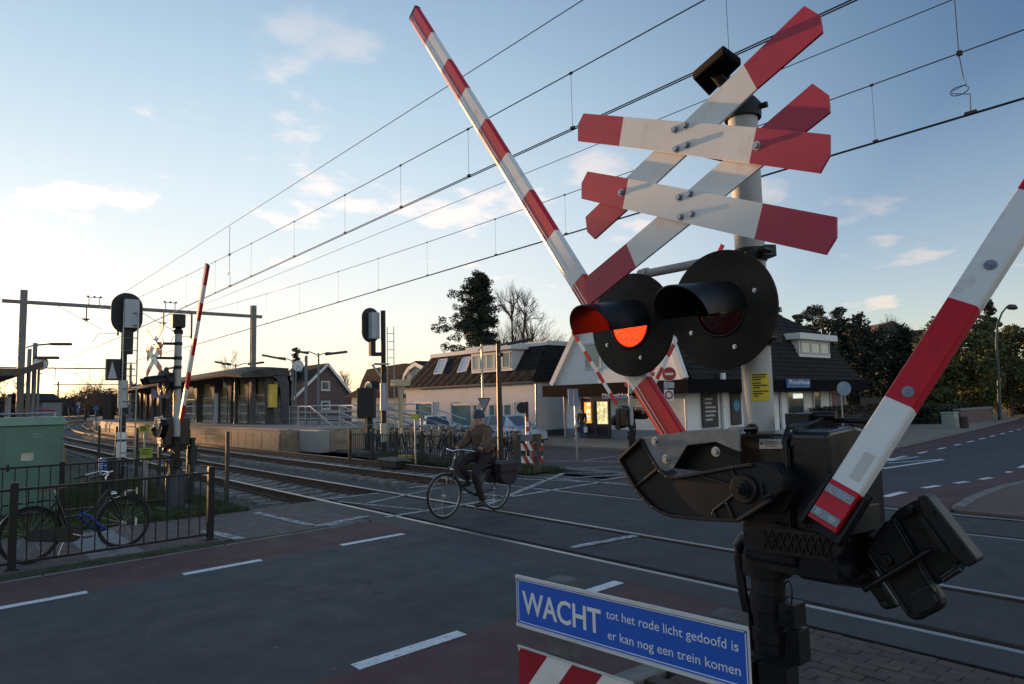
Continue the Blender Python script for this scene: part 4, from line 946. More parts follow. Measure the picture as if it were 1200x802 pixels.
# ================================================================ bicycles
framem = M('black_bike_paint', (.008, .008, .009), .35, var=.25, scale=12, coat=.3)
bluebike = M('dark_blue_bike_paint', (.02, .028, .04), .32, var=.2, scale=12, coat=.3)
tyre = M('tyre_rubber', (.018, .018, .018), .85, var=.3, scale=30)
chrome = M('chrome', (.62, .62, .62), .16, 1., var=.08, scale=20)
alu = M('brushed_aluminium', (.5, .5, .5), .35, .9, var=.1, scale=20)
brownl = M('brown_saddle', (.16, .062, .048), .5, var=.2, scale=12)
blacksad = M('black_saddle', (.02, .02, .02), .5, var=.2, scale=12)
greymud = M('grey_mudguard', (.05, .055, .06), .4, var=.2, scale=10)
def bicycle(label, group, cat='bicycle', paint=framem, sad=blacksad, case=True, spokes=True, name='bicycle', simple=False, bars='dutch', guards=None, crank=-20, rim=None):
    t = thing(name, label, cat, (0, 0, 0), group=group); V3 = Vector; L = dict(local=True)
    ns = 36 if not simple else 20
    for nm, x in (('front_wheel', .55), ('rear_wheel', -.55)):
        b = MB(rim or alu); b.torus((x, 0, .34), .305, .011, n=ns, m=6); w = b.build(nm, t, local=True, smooth=60)
        b = MB(tyre); b.torus((x, 0, .34), .325, .021, n=ns, m=7); b.build('tyre', w, local=True, smooth=60)
        b = MB(alu); b.cyl((x, -.045, .34), (x, .045, .34), .018, 10)
        if not simple:
            for i in range(18):
                a = 2*PI*i/18; s_ = .03*(1 if i % 2 else -1); b.tube([(x+.015*math.cos(a+.9), s_, .34+.015*math.sin(a+.9)), (x+.3*math.cos(a), 0, .34+.3*math.sin(a))], .0013, 3, cap=False)
        b.build('spokes', w, local=True)
    b = MB(paint); bb = (-.10, 0, .29)
    b.tube([(.33, 0, .90), (.40, 0, .69)], .02, 10)
    b.tube([(.39, 0, .72), (.25, 0, .52), (.08, 0, .37), (-.10, 0, .29)], .02, 10)
    b.tube([(.36, 0, .81), (.2, 0, .60), (.02, 0, .50), (-.175, 0, .50)], .017, 10)
    b.tube([bb, (-.27, 0, .80)], .019, 10)
    for s in (-1, 1):
        b.tube([(-.10, s*.03, .29), (-.3, s*.05, .32), (-.55, s*.065, .34)], .009, 8); b.tube([(-.245, s*.02, .74), (-.55, s*.065, .34)], .008, 8)
    b.cyl((-.1, -.04, .29), (-.1, .04, .29), .024, 12); b.build('frame', t, local=True, smooth=45)
    b = MB(paint)
    for s in (-1, 1): b.tube([(.405, s*.05, .67), (.44, s*.055, .55), (.48, s*.055, .45), (.55, s*.055, .34)], [.012, .012, .01, .008], 8)
    b.bar((.405, -.06, .675), (.405, .06, .675), .03, .03); b.build('fork', t, local=True, smooth=45)
    b = MB(chrome); b.tube([(.335, 0, .9), (.32, 0, .97), (.36, 0, 1.02)], .013, 10)
    pts = [(.05, .30, .985), (.2, .29, 1.02), (.33, .2, 1.05), (.37, .08, 1.04), (.36, 0, 1.02), (.37, -.08, 1.04), (.33, -.2, 1.05), (.2, -.29, 1.02), (.05, -.30, .985)]
    b.tube(pts, .011, 10); hb_ = b.build('handlebar', t, local=True, smooth=60)
    b = MB(blacksad)
    for s in (-1, 1): b.tube([(.17, s*.292, 1.012), (.03, s*.30, .98)], .016, 10); b.tube([(.22, s*.27, 1.0), (.1, s*.28, .96)], .005, 6)
    b.build('grip', hb_, local=True, smooth=50)
    b = MB(sad); v = []; f = []
    st = [(-.42, .09, .86, .92), (-.38, .105, .87, .935), (-.32, .09, .875, .925), (-.25, .05, .88, .918), (-.17, .028, .885, .915), (-.13, .018, .89, .908)]
    for x, w, z0, z1 in st: v += [(x, -w, z0), (x, -w*.8, z1-.01), (x, 0, z1), (x, w*.8, z1-.01), (x, w, z0)]
    for i in range(len(st)-1):
        for j in range(4): f.append((5*i+j, 5*i+j+1, 5*i+6+j, 5*i+5+j))
        f.append((5*i+4, 5*i, 5*i+5, 5*i+9))
    f.append((0, 1, 2, 3, 4)); k = 5*(len(st)-1); f.append((k+4, k+3, k+2, k+1, k)); b.add(v, f); s_o = b.build('saddle', t, local=True, smooth=70)
    b = MB(chrome); b.tube([(-.265, 0, .78), (-.295, 0, .875)], .012, 8); b.build('seat_post', s_o, local=True)
    for x, a0, a1 in ((.55, 25, 175), (-.55, -5, 150)):
        b = MB(guards or paint); v = []; f = []; n = 18
        for i in range(n+1):
            a = math.radians(a0+(a1-a0)*i/n); r = .36
            for dy, dr in ((-.028, -.012), (-.018, 0), (.018, 0), (.028, -.012)): v.append((x+(r+dr)*math.cos(a), dy, .34+(r+dr)*math.sin(a)))
        for i in range(n):
            for j in range(3): f.append((4*i+j, 4*i+4+j, 4*i+5+j, 4*i+1+j))
        b.add(v, f); b.build('mudguard', t, local=True, smooth=50)
    b = MB(paint)
    for s in (-1, 1):
        b.tube([(-.27, s*.06, .73), (-.35, s*.065, .745), (-.86, s*.065, .735)], .006, 6); b.tube([(-.55, s*.07, .35), (-.72, s*.067, .735)], .005, 6)
    for x in (-.35, -.48, -.61, -.74, -.86): b.tube([(x, -.065, .742), (x, .065, .742)], .005, 6)
    b.build('rack', t, local=True)
    b = MB(M('rear_light', (.25, .01, .01), .2)); b.cbox((-.885, 0, .70), (.025, .09, .045)); b.build('rear_light', t, local=True)
    b = MB(chrome); b.lathe([(.03, 0), (.035, .02), (.025, .07), (.0, .08)], (.45, 0, .74), (-1, 0, 0), 12); b.build('headlight', t, local=True, smooth=50)
    if case:
        b = MB(M('black_chain_case', (.007, .007, .008), .5, var=.3, scale=10)); n = 10; o_ = []
        for i in range(n+1): a = math.radians(-90+180*i/n); o_.append((-.1+.115*math.cos(a), -.05, .29+.105*math.sin(a)))
        for i in range(n+1): a = math.radians(90+180*i/n); o_.append((-.55+.075*math.cos(a), -.05, .34+.07*math.sin(a)))
        b.prism(o_, (0, -.035, 0)); b.build('chain_case', t, local=True, bevel=.01)
    b = MB(alu); a = math.radians(crank)
    for s, d in ((-1, 1), (1, -1)):
        e = (-.1+d*.165*math.cos(a), s*.10, .29+d*.165*math.sin(a)); b.bar((-.1, s*.095, .29), e, .012, .02, (0, 1, 0))
    b.build('crank', t, local=True)
    for s, d in ((-1, 1), (1, -1)):
        e = (-.1+d*.165*math.cos(a), s*.155, .29+d*.165*math.sin(a)); b = MB(blacksad); b.cbox(e, (.09, .08, .022)); b.build('pedal', t, local=True)
    b = MB(chrome); b.tube([(-.12, .05, .29), (-.2, .1, .02)], .007, 6); b.build('kickstand', t, local=True)
    return t
pk = bicycle('black city bicycle with brown saddle and blue chain lock, parked behind the front railing', 'parked bicycles', sad=brownl, rim=M('dark_rim', (.03, .03, .03), .4, .5))
qa, qb = gp(33, 661), gp(146, 642); qc = (qa+qb)/2; pk.location = (qc.x, qc.y+.02, 0); pk.rotation_euler = (math.radians(-3), 0, math.atan2(qb.y-qa.y, qb.x-qa.x)); pk.scale = (.955, .955, .955)
bpy.context.view_layer.update(); WM[pk.name] = Matrix.Identity(4)
b = MB(M('blue_lock', (.018, .045, .30), .5, var=.2, scale=40))
lk = [(.0, -.05, .49), (.05, -.06, .52), (.10, -.07, .49), (.17, -.09, .40), (.24, -.09, .33), (.30, -.06, .29), (.30, .03, .27), (.22, .06, .28), (.12, .05, .38), (.03, .04, .47), (.0, -.02, .5)]
b.tube(lk, .018, 8); b.tube([(.0, -.05, .50), (.06, -.05, .53), (.06, .05, .53), (0, .05, .5)], .016, 8); b.build('chain_lock', pk, local=True, smooth=60)
b = MB(alu); b.bar((.66, -.05, .86-.1), (.62, .05, .76), .02, .02); b.tube([(.5, 0, .72), (.62, 0, .745), (.72, 0, .76)], .006, 6); b.tube([(.72, 0, .70), (.72, 0, .79)], .012, 8); b.tube([(.57, 0, .70), (.57, 0, .76)], .012, 8); b.build('front_carrier', pk, local=True)
b = MB(M('pale_reflector', (.6, .6, .58), .3)); b.cbox((.70, -.02, .33), (.022, .012, .10)); b.build('wheel_reflector', pk, local=True)
# bicycles parked behind the far railing
simplebike = bicycle('dark city bicycle parked behind the right-hand railing, closest to the steps', 'bicycles in the parking rack', simple=True)
spots = [(13.5, 16.2, 1.1, 'dark bicycle parked behind the fence just right of the pale blue bicycle'), (13.45, 15.3, 1.4, 'dark bicycle parked behind the fence right behind the cyclist'), (13.6, 20.3, 1.6, 'dark bicycle parked close beside another, right of the signal mast'), (13.4, 22.0, .8, 'dark bicycle parked askew left of the tall signal mast'), (13.6, 18.9, 1.1, 'dark bicycle parked under the yellow-topped fence sign'), (13.55, 24.6, 1.2, 'dark city bicycle parked nearest the platform steps'), (13.5, 22.8, 1.0, 'dark bicycle parked between the black box and the tall signal'), (13.5, 21.0, 1.35, 'dark bicycle parked just right of the tall signal mast'),
         (13.45, 19.6, .9, 'dark bicycle leaning left of the yellow-topped fence sign'), (13.4, 18.3, 1.3, 'dark bicycle parked behind the fence left of the cyclist'), (13.6, 23.7, 1.5, 'dark bicycle parked left of the black box')]
for i, (x, y, a, lb) in enumerate(spots):
    o = simplebike if i == 0 else copy_tree(simplebike); o.location = (x, y, zg(x)); o.rotation_euler = (math.radians(4), 0, a+PI*(i % 2)); o['label'] = lb
lb_ = bicycle('pale blue bicycle with dark saddlebags parked behind the fence, left of the cyclist', 'bicycles in the parking rack', paint=M('pale_blue_bike', (.10, .20, .27), .35, coat=.3), simple=True)
lb_.location = (13.5, 17.3, zg(13.5)); lb_.rotation_euler = (math.radians(4), 0, 1.3); WM[lb_.name] = Matrix.Identity(4)
for s in (-1, 1): b = MB(M('black_bag', (.015, .015, .017), .7, var=.3, scale=9)); b.cbox((-.62, s*.15, .55), (.36, .13, .36)); b.build('saddlebag', lb_, local=True, bevel=.04)
# ================================================================ people
def skin(name, chains, mat, parent, root=0, sub=2, regions=None):
    """chains: lists of (x, y, z, rx, ry); equal points are shared, so that limbs grow out of one continuous body"""
    pts = []; rad = []; edges = []; ix = {}
    for ch in chains:
        prev = None
        for p in ch:
            k = (round(p[0], 4), round(p[1], 4), round(p[2], 4))
            if k not in ix: ix[k] = len(pts); pts.append(p[:3]); rad.append((p[3], p[4] if len(p) > 4 else p[3]))
            if prev is not None and prev != ix[k]: edges.append((prev, ix[k]))
            prev = ix[k]
    me = bpy.data.meshes.new(name); me.from_pydata(pts, edges, [])
    o = bpy.data.objects.new(name, me); C.objects.link(o); m = o.modifiers.new('skin', 'SKIN'); m.use_smooth_shade = True
    for i, r in enumerate(rad): me.skin_vertices[0].data[i].radius = r; me.skin_vertices[0].data[i].use_root = (i == root)
    s_ = o.modifiers.new('sub', 'SUBSURF'); s_.levels = sub; s_.render_levels = sub
    bpy.context.view_layer.update()
    m2 = bpy.data.meshes.new_from_object(o.evaluated_get(bpy.context.evaluated_depsgraph_get())); bpy.data.objects.remove(o)
    m2.materials.clear(); m2.materials.append(mat); m2.polygons.foreach_set('use_smooth', [True]*len(m2.polygons))
    r = place(name, m2, parent); WM[r.name] = WM[parent.name]; return r
skinm = M('skin', (.42, .235, .175), .55, var=.1, scale=12); coatm = M('brown_padded_coat', (.115, .070, .042), .8, var=.35, scale=14, bump=.5, bscale=22)
trousm = M('dark_trousers', (.020, .015, .018), .85, var=.3, scale=14, bump=.3, bscale=30); hatm = M('grey_blue_knit_hat', (.055, .075, .105), .9, var=.3, scale=40, bump=.5, bscale=90)
glovem = M('purple_glove', (.045, .008, .035), .8, var=.25, scale=20); shoem = M('dark_shoe', (.022, .016, .014), .5, var=.3, scale=20); eyem = M('dark_eye', (.02, .015, .012), .2)
hairm = M('grey_hair', (.16, .15, .14), .8, var=.3, scale=60)
bk = bicycle('dark blue city bicycle ridden over the crossing by the person in brown', None, paint=bluebike, case=False, crank=80, guards=greymud)
ca, cb = gp(582, 597), gp(520, 608); cc_ = (ca+cb)/2; hd = math.atan2(cb.y-ca.y, cb.x-ca.x)
bk.location = (cc_.x, cc_.y, 0); bk.rotation_euler = (0, 0, hd); WM[bk.name] = Matrix.Identity(4)
for ch in list(bk.children):
    if ch.name.startswith('kickstand'): bpy.data.objects.remove(ch)
per = thing('person', 'person in a brown coat and grey knit hat riding a bicycle across the tracks', 'person', (cc_.x, cc_.y, 0), hd); WM[per.name] = Matrix.Identity(4)
spine = [(-.33, 0, .955, .11, .10), (-.31, 0, 1.08, .11, .10), (-.275, 0, 1.22, .11, .10), (-.24, 0, 1.335, .085, .08), (-.205, 0, 1.41, .052, .055), (-.19, 0, 1.475, .072, .08), (-.19, 0, 1.535, .078, .088), (-.195, 0, 1.585, .05, .055)]
body = [spine]
for s in (1, -1):
    body.append([spine[3], (-.235, s*.155, 1.325, .055), (-.14, s*.235, 1.15, .042), (.03, s*.285, 1.04, .033), (.09, s*.295, 1.015, .036, .03)])
lk_, rk = (.02, .12, .62), (.12, -.12, .80)
body.append([spine[0], (-.29, .10, .93, .06), (*lk_, .058), (-.06, .125, .42, .052), (-.14, .13, .20, .032), (-.07, .13, .165, .02)])
body.append([spine[0], (-.29, -.10, .93, .06), (*rk, .058), (.03, -.125, .64, .052), (-.08, -.13, .50, .032), (-.02, -.13, .475, .02)])
bd = skin('body', body, skinm, per)
b = MB(skinm); b.ball((-.105, 0, 1.51), .017, 8, 6, (1.3, .8, 1.2)); b.ball((-.113, 0, 1.46), .02, 8, 6, (.7, 1.2, .35))
for s in (-1, 1): b.ball((-.19, s*.083, 1.51), .022, 8, 6, (.7, .4, 1.2))
b.build('face_features', per, local=True, smooth=60)
b = MB(eyem)
for s in (-1, 1): b.ball((-.116, s*.032, 1.525), .009, 8, 6)
b.build('eyes', per, local=True)
jk = [[(-.37, 0, .84, .215, .20), (-.34, 0, .95, .215, .195), (-.31, 0, 1.08, .205, .185), (-.275, 0, 1.22, .19, .17), (-.24, 0, 1.325, .135, .125), (-.212, 0, 1.395, .075, .08)]]
for s in (1, -1): jk.append([jk[0][4], (-.235, s*.165, 1.32, .092), (-.19, s*.215, 1.24, .085), (-.135, s*.245, 1.14, .08), (-.05, s*.27, 1.08, .07), (.035, s*.285, 1.035, .056)])
j = skin('jacket', jk, coatm, per)
b = MB(coatm); b.tube([(-.215, .0, 1.385), (-.205, 0, 1.43)], [.082, .078], 16, cap=False); b.build('collar', j, local=True, smooth=60)
b = MB(M('coat_seam', (.03, .019, .012), .8))
for z, x, r in ((.98, -.335, .205), (1.12, -.30, .195), (1.25, -.268, .172)): b.torus((x, 0, z), r, .004, (0.15, 0, 1), 28, 5)
b.build('quilt_seam', j, local=True)
tr_ = []
tr_.append([(-.34, 0, .93, .15, .13), (-.28, .10, .92, .105), (-.12, .115, .76, .085), (*lk_, .072), (-.03, .12, .50, .066), (-.09, .125, .34, .06), (-.135, .13, .225, .055), (-.14, .13, .19, .05)])
tr_.append([(-.34, 0, .93, .15, .13), (-.28, -.10, .92, .105), (-.08, -.11, .88, .085), (*rk, .072), (.06, -.12, .69, .066), (-.03, -.125, .58, .06), (-.075, -.13, .52, .055)])
skin('trousers', tr_, trousm, per)
for (x, y, z) in ((-.14, .13, .165), (-.08, -.13, .475)):
    skin('shoe', [[(x-.04, y, z-.005, .05, .05), (x+.04, y, z-.012, .054, .046), (x+.12, y, z-.02, .052, .04), (x+.17, y, z-.024, .04, .03)]], shoem, per)
b = MB(hatm); b.lathe([(.088, 1.525), (.098, 1.535), (.102, 1.552), (.099, 1.565), (.100, 1.59), (.09, 1.625), (.066, 1.652), (.03, 1.667), (0, 1.67)], (-.205, 0, 0), (0, 0, 1), 24); b.build('hat', per, local=True, smooth=60)
for s in (1, -1):
    gx, gy_, gz = .10, s*.297, 1.0
    g = [[(gx-.065, gy_-s*.005, gz+.035, .034, .028), (gx-.02, gy_, gz+.036, .038, .024), (gx+.02, gy_, gz+.03, .036, .02)]]
    for i, dx in enumerate((-.032, -.012, .01, .03)):
        L = (.9, 1.05, 1, .8)[i]; g.append([(gx-.02, gy_, gz+.036, .038, .024), (gx+dx, gy_+s*.026*L, gz+.024, .011), (gx+dx, gy_+s*.030*L, gz-.004, .010), (gx+dx, gy_+s*.008, gz-.022*L, .009)])
    g.append([(gx-.02, gy_, gz+.036, .038, .024), (gx-.02, gy_-s*.025, gz+.018, .012), (gx+.012, gy_-s*.022, gz-.008, .010)])
    skin('glove', g, glovem, per, sub=1)
bagm = M('dark_purple_pannier', (.022, .016, .026), .75, var=.3, scale=9, bump=.3, bscale=30)
pn = thing('pannier_bag', 'dark double pannier bag hung over the rear rack of the ridden bicycle', 'bag', (cc_.x, cc_.y, 0), hd); WM[pn.name] = Matrix.Identity(4)
for s in (1, -1):
    b = MB(bagm); b.prism([(-.86, s*.085, .74), (-.84, s*.085, .47), (-.78, s*.085, .42), (-.56, s*.085, .42), (-.47, s*.085, .50), (-.44, s*.085, .74)], (0, s*.15, 0)); b.build('pouch', pn, local=True, bevel=.03, seg=3)
    b = MB(bagm); b.prism([(-.87, s*.10, .77), (-.43, s*.10, .77), (-.45, s*.10, .62), (-.85, s*.10, .62)], (0, s*.155, 0)); b.build('flap', pn, local=True, bevel=.02, seg=2)
b = MB(bagm); b.box((-.86, -.12, .752), (-.44, .12, .785)); b.build('top_panel', pn, local=True, bevel=.012)
tx = bpy.data.textures.new('cloth_folds', 'CLOUDS'); tx.noise_scale = .11; tx.noise_depth = 2
for o in per.children:
    if o.name.split('.')[0] in ('jacket', 'trousers'):
        d = o.modifiers.new('folds', 'DISPLACE'); d.texture = tx; d.strength = .02 if o.name.startswith('jacket') else .018; d.mid_level = .5
# person before the shop
q = gp(683, 518.5); q.z += .09
p2 = thing('person', 'person in a dark coat, cap and blue jeans standing with bags before the shop window', 'person', q, math.radians(200)); WM[p2.name] = Matrix.Identity(4)
sp = [(0, 0, .92, .13, .11), (0, 0, 1.1, .14, .11), (0, 0, 1.26, .15, .11), (.0, 0, 1.38, .1, .09), (.01, 0, 1.46, .05), (.025, 0, 1.53, .07, .08), (.025, 0, 1.59, .075, .085), (.02, 0, 1.64, .05)]
bb_ = [sp]
for s in (1, -1):
    bb_.append([sp[3], (0, s*.17, 1.36, .055), (.0, s*.22, 1.12, .045), (.06, s*.22, .9, .035), (.08, s*.215, .82, .035)])
    bb_.append([sp[0], (0, s*.09, .86, .085), (.02+.03*s, s*.1, .48, .055), (.0+.04*s, s*.11, .09, .04), (.1+.04*s, s*.12, .04, .035, .025)])
skin('body', bb_, skinm, p2)
cj = [[(0, 0, .78, .17, .14), (0, 0, .95, .17, .14), (0, 0, 1.12, .165, .13), (0, 0, 1.27, .17, .125), (0, 0, 1.38, .12, .1), (.01, 0, 1.45, .07)]]
for s in (1, -1): cj.append([cj[0][4], (0, s*.18, 1.36, .075), (.0, s*.225, 1.12, .062), (.055, s*.222, .92, .05)])
skin('coat', cj, M('dark_olive_coat', (.022, .022, .018), .85, var=.3, scale=12), p2)
tj = [[(0, 0, .88, .14, .12), (0, s*.09, .84, .10), (.02+.03*s, s*.1, .48, .075), (.0+.04*s, s*.11, .1, .062)] for s in (1, -1)]
skin('jeans', tj, M('blue_jeans', (.045, .085, .19), .85, var=.25, scale=16), p2)
for s in (1, -1): skin('shoe', [[(-.03+.04*s, s*.11, .045, .045, .04), (.06+.04*s, s*.115, .035, .045, .032), (.15+.04*s, s*.12, .03, .035, .025)]], M('pale_shoe', (.5, .5, .48), .6), p2)
b = MB(M('dark_cap', (.02, .02, .025), .8)); b.ball((.02, 0, 1.63), .092, 14, 8, (1, 1, .6)); b.prism([(.08, -.07, 1.62), (.17, -.04, 1.61), (.17, .04, 1.61), (.08, .07, 1.62)], (0, 0, .012)); b.build('cap', p2, local=True, smooth=60)
for s, nm, mt in ((1, 'white', signwhite), (-1, 'red', M('red_bag', (.22, .02, .02), .6))):
    bg_ = thing('shopping_bag', '%s shopping bag in the hand of the person before the shop' % nm, 'bag', q, math.radians(200)); WM[bg_.name] = Matrix.Identity(4)
    b = MB(mt); b.prism([(-.04, s*.16, .42), (.2, s*.16, .42), (.22, s*.16, .70), (-.05, s*.16, .70)], (0, s*.11, 0)); b.build('sack', bg_, local=True, bevel=.02)
    b = MB(mt); b.tube([(.0, s*.215, .69), (.05, s*.215, .80), (.1, s*.215, .80), (.17, s*.215, .69)], .006, 6); b.build('handle', bg_, local=True)
# ================================================================ overhead line
steelgrey = M('painted_steel_grey', (.16, .165, .165), .5, .3, var=.15, scale=3)
darksteel = M('dark_steel', (.055, .06, .06), .5, .3, var=.2, scale=4)
wirem = M('copper_wire', (.035, .034, .036), .5, .5, var=.1)
def lineZ(y, z0): return z0-.006*max(0, y)
for trk, x0, label in ((0, 6.47, 'contact and carrier wires over the nearer track, hung with droppers'), (1, 10.25, 'contact and carrier wires over the farther track, hung with droppers')):
    t = thing('overhead_wire', label, 'overhead wire', (x0, 10, 5.4), group='overhead railway wires')
    yy = [-30+2*i for i in range(37)]+[46+4*i for i in range(52)]
    def mz(y):                                      # the carrier wire sags between the gantries
        u = ((y-42.4) % 62)/62; return 6.95-.75*(1-(2*u-1)**2)
    def cz(y): return (5.49 if trk == 0 else 5.42)-.009*min(max(0, y), 36)
    def sx_(y): u = ((y-42.4) % 124)/62; return (u-.5 if u < 1 else 1.5-u)*.3 if trk == 0 else 0
    for d in (-.022, .022):
        b = MB(wirem); b.tube([(x0+bend(y)+d, y, cz(y)) for y in yy], .0085, 5); b.build('contact_wire', t)
    b = MB(wirem); b.tube([(x0+bend(y), y, mz(y)) for y in yy], .0085, 5); b.build('carrier_wire', t)
    ds = [1.75, 3.86, 6.25, 8.6, 10.7, 12.95, 15.6, 18.5, 21.6, 24.7, 28, 31, 34.5, 38, 45, 50, 55, 61, 67, 73, 80] if trk == 0 else [-.5, 3.86, 7.9, 10.2, 12.6, 15.6, 18.3, 21.0, 24.2, 27.5, 31, 35, 39, 45, 50, 56, 62, 68, 75]
    for y in ds:
        b = MB(wirem); b.tube([(x0+bend(y), y, mz(y)), (x0+bend(y), y, cz(y))], .0028, 4); b.cbox((x0+bend(y), y, cz(y)+.02), (.03, .07, .035)); b.cbox((x0+bend(y), y, mz(y)), (.025, .05, .03)); b.build('dropper', t)
    # the spiral jumper
    b = MB(wirem); yj = 20.3 if trk == 0 else 2.74
    top_ = 7.1 if trk == 0 else 8.0
    pts = [(x0, yj, top_), (x0, yj+.01, mz(yj)), (x0, yj-.02, mz(yj)-.35), (x0, yj-.05, cz(yj)+.42)]+[(x0+.0, yj-.03+.11*math.cos(a)-.0+.07, cz(yj)+.36+.06*math.sin(a)) for a in [PI*.1+i*PI*1.9/12 for i in range(13)]]+[(x0, yj-.08, cz(yj)+.27), (x0, yj-.07, cz(yj))]
    b.tube(pts, .006, 6); b.cbox((x0, yj, mz(yj)), (.05, .06, .06)); b.cbox((x0, yj-.07, cz(yj)+.02), (.05, .14, .04)); b.build('jumper_cable', t)
    b = MB(wirem); b.tube([(x0+bend(y), y, 7.02+(.12 if trk == 0 else 0)) for y in yy], .0075, 5); o = b.build('feeder_wire'); tag(o, 'single feeder wire above the %s track' % ('nearer' if trk == 0 else 'farther'), 'overhead wire', 'overhead railway wires')
def gantry(y, xl, xr, label, zl=8.05, zr=8.1, detail=True):
    xo = bend(y); t = thing('overhead_line_gantry', label, 'gantry', (xl+xo, y, 0), group='overhead line gantries')
    for x, z in ((xl, zl), (xr, zr)):
        b = MB(steelgrey); x += xo; w = .15
        b.box((x-w, y-.13, -.1), (x+w, y-.11, z)); b.box((x-w, y+.11, -.1), (x+w, y+.13, z)); b.box((x-.015, y-.11, -.1), (x+.015, y+.11, z)); b.box((x-.3, y-.3, -.1), (x+.3, y+.3, .25)); b.build('post', t)
    zb_ = 7.42
    b = MB(steelgrey); b.box((xl+xo-.9, y-.15, zb_-.09), (xr+xo+.5, y-.135, zb_+.09)); b.box((xl+xo-.9, y-.135, zb_+.075), (xr+xo+.5, y+.02, zb_+.09)); b.box((xl+xo-.9, y-.135, zb_-.09), (xr+xo+.5, y+.02, zb_-.075)); b.build('beam', t)
    for x in (6.47, 10.25):
        b = MB(darksteel); x2 = x+xo
        b.box((x2+1.1, y-.06, 5.9), (x2+1.2, y+.04, zb_-.09)); b.tube([(x2+1.15, y, 6.0), (x2+.2, y, 5.95), (x2, y, 5.5)], .018, 6)
        b.tube([(x2-.25, y, zb_+.09), (x2-.25, y, zb_+.5)], .02, 6); b.tube([(x2+.25, y, zb_+.09), (x2+.25, y, zb_+.5)], .02, 6); b.tube([(x2-.35, y, zb_+.5), (x2+.35, y, zb_+.5)], .02, 6)
        for d in (-.3, 0, .3): b.ball((x2+d, y, zb_+.53), .06, 8, 6)
        b.tube([(x2-1.6, y, zb_-.1), (x2-.6, y, 6.75), (x2+.4, y, 6.2)], .014, 6); b.prism([(x2-.55, y-.05, 6.75), (x2-.15, y-.05, 6.75), (x2-.35, y-.05, 6.6)], (0, .1, 0)); b.box((x2-.38, y-.05, 6.7), (x2-.32, y+.03, zb_-.09))
        b.build('wire_support', t, smooth=40)
    return t
gantry(42.4, 3.36, 15.0, 'nearest portal gantry over the tracks, its right post standing on the platform')
gantry(104.4, 1.8, 16.2, 'second portal gantry over the tracks, seen behind the station clock')
gantry(166.4, 1.8, 15.2, 'third portal gantry, small in the distance')
gantry(228.4, 1.8, 15.2, 'farthest portal gantry, smallest at the vanishing point')

# ================================================================ railway signals
platew = M('pale_grey_plate', (.42, .45, .48), .5, var=.08, scale=5)
blackp = M('black_signal_board', (.020, .020, .021), .65, var=.3, scale=5)
def railsignal(base, px, top, bot, hw, label, group, ladder_dx, bands, box=True, mr=.07, boardside=-1):
    t = thing('railway_signal', label, 'railway signal', base, group=group); q = Vector(base); zt_, zb_ = zat(px[0], top, q), zat(px[0], bot, q)
    dv = Vector((CR.x, CR.y, 0)).normalized(); fw = Vector((0, 1, 0)); dd = Vector((1, 0, 0))
    mx = q+Vector((0, 0, 0)); off = at(px[0], (top+bot)/2, q.x*_tv[1]+q.y*_tu[1])-q; off.z = 0
    b = MB(blackp); b.tube([mx+Vector((0, 0, 0)), mx+Vector((0, 0, zb_+(zt_-zb_)*.9))], mr, 14); b.build('mast', t, smooth=40)
    c = q+off; n = 14; r = hw; o = []
    for i in range(n+1): a = PI*i/n; o.append(c+dd*(r*math.cos(a))+Vector((0, .1, zt_-r+r*math.sin(a))))
    for i in range(n+1): a = PI+PI*i/n; o.append(c+dd*(r*math.cos(a))+Vector((0, .1, zb_+r+r*math.sin(a))))
    b = MB(blackp); b.prism(o, (0, .03, 0)); bo = b.build('signal_board', t)
    b = MB(platew); b.box((c.x-hw*.28, c.y-.18, zb_+.12), (c.x+hw*.62, c.y+.1, zt_-hw*.55)); b.build('lamp_case', bo, bevel=.01)
    b = MB(blackp); b.box((c.x-.08, c.y-.05, zb_-.5), (c.x+.12, c.y+.12, zb_+.12)); b.bar((c.x, c.y+.03, zb_-.45), mx+Vector((0, 0, zb_-.45)), .1, .14); b.build('arm', t)
    for z0, z1, m in bands:
        b = MB(m); b.tube([mx+Vector((0, 0, z0)), mx+Vector((0, 0, z1))], mr+.035, 16); b.build('band', t, smooth=40)
    lx = mx+dv*ladder_dx; lw = .17 if ladder_dx < .2 else .12; b = MB(galv); zt2 = zb_+.55
    for s in (-1, 1): b.tube([lx+dv*lw*s+Vector((0, -.12, .3)), lx+dv*lw*s+Vector((0, -.12, zt2))], .016, 6)
    l_ = b.build('ladder', t)
    z = .5
    while z < zt2: b = MB(galv); b.tube([lx-dv*lw+Vector((0, -.12, z)), lx+dv*lw+Vector((0, -.12, z))], .012, 5); b.build('rung', l_); z += .3
    return t, c, zt_, zb_
sb_ = Vector((3.45, 18.4, 0))
t1, c1, *_ = railsignal(sb_, (150, 0), 343, 391, .34, 'railway signal with a large rounded board seen from behind, left of the road', 'railway signals', .12,
    [(zat(137, 478, sb_), zat(137, 446, sb_), platew), (zat(137, 515, sb_), zat(137, 507, sb_), signwhite), (zat(137, 536, sb_), zat(137, 518, sb_), signwhite)])
b = MB(blackp); z0, z1 = zat(128, 446, sb_), zat(128, 421, sb_); b.box((sb_.x-.36, sb_.y-.05, z0), (sb_.x-.07, sb_.y+.12, z1)); o = b.build('side_box', t1); b = MB(platew); b.prism([(sb_.x-.33, sb_.y-.056, z0+.04), (sb_.x-.14, sb_.y-.056, z0+.04), (sb_.x-.25, sb_.y-.056, z1-.05)], (0, .005, 0)); b.build('box_panel', o)
sb2 = gp(450, 532)
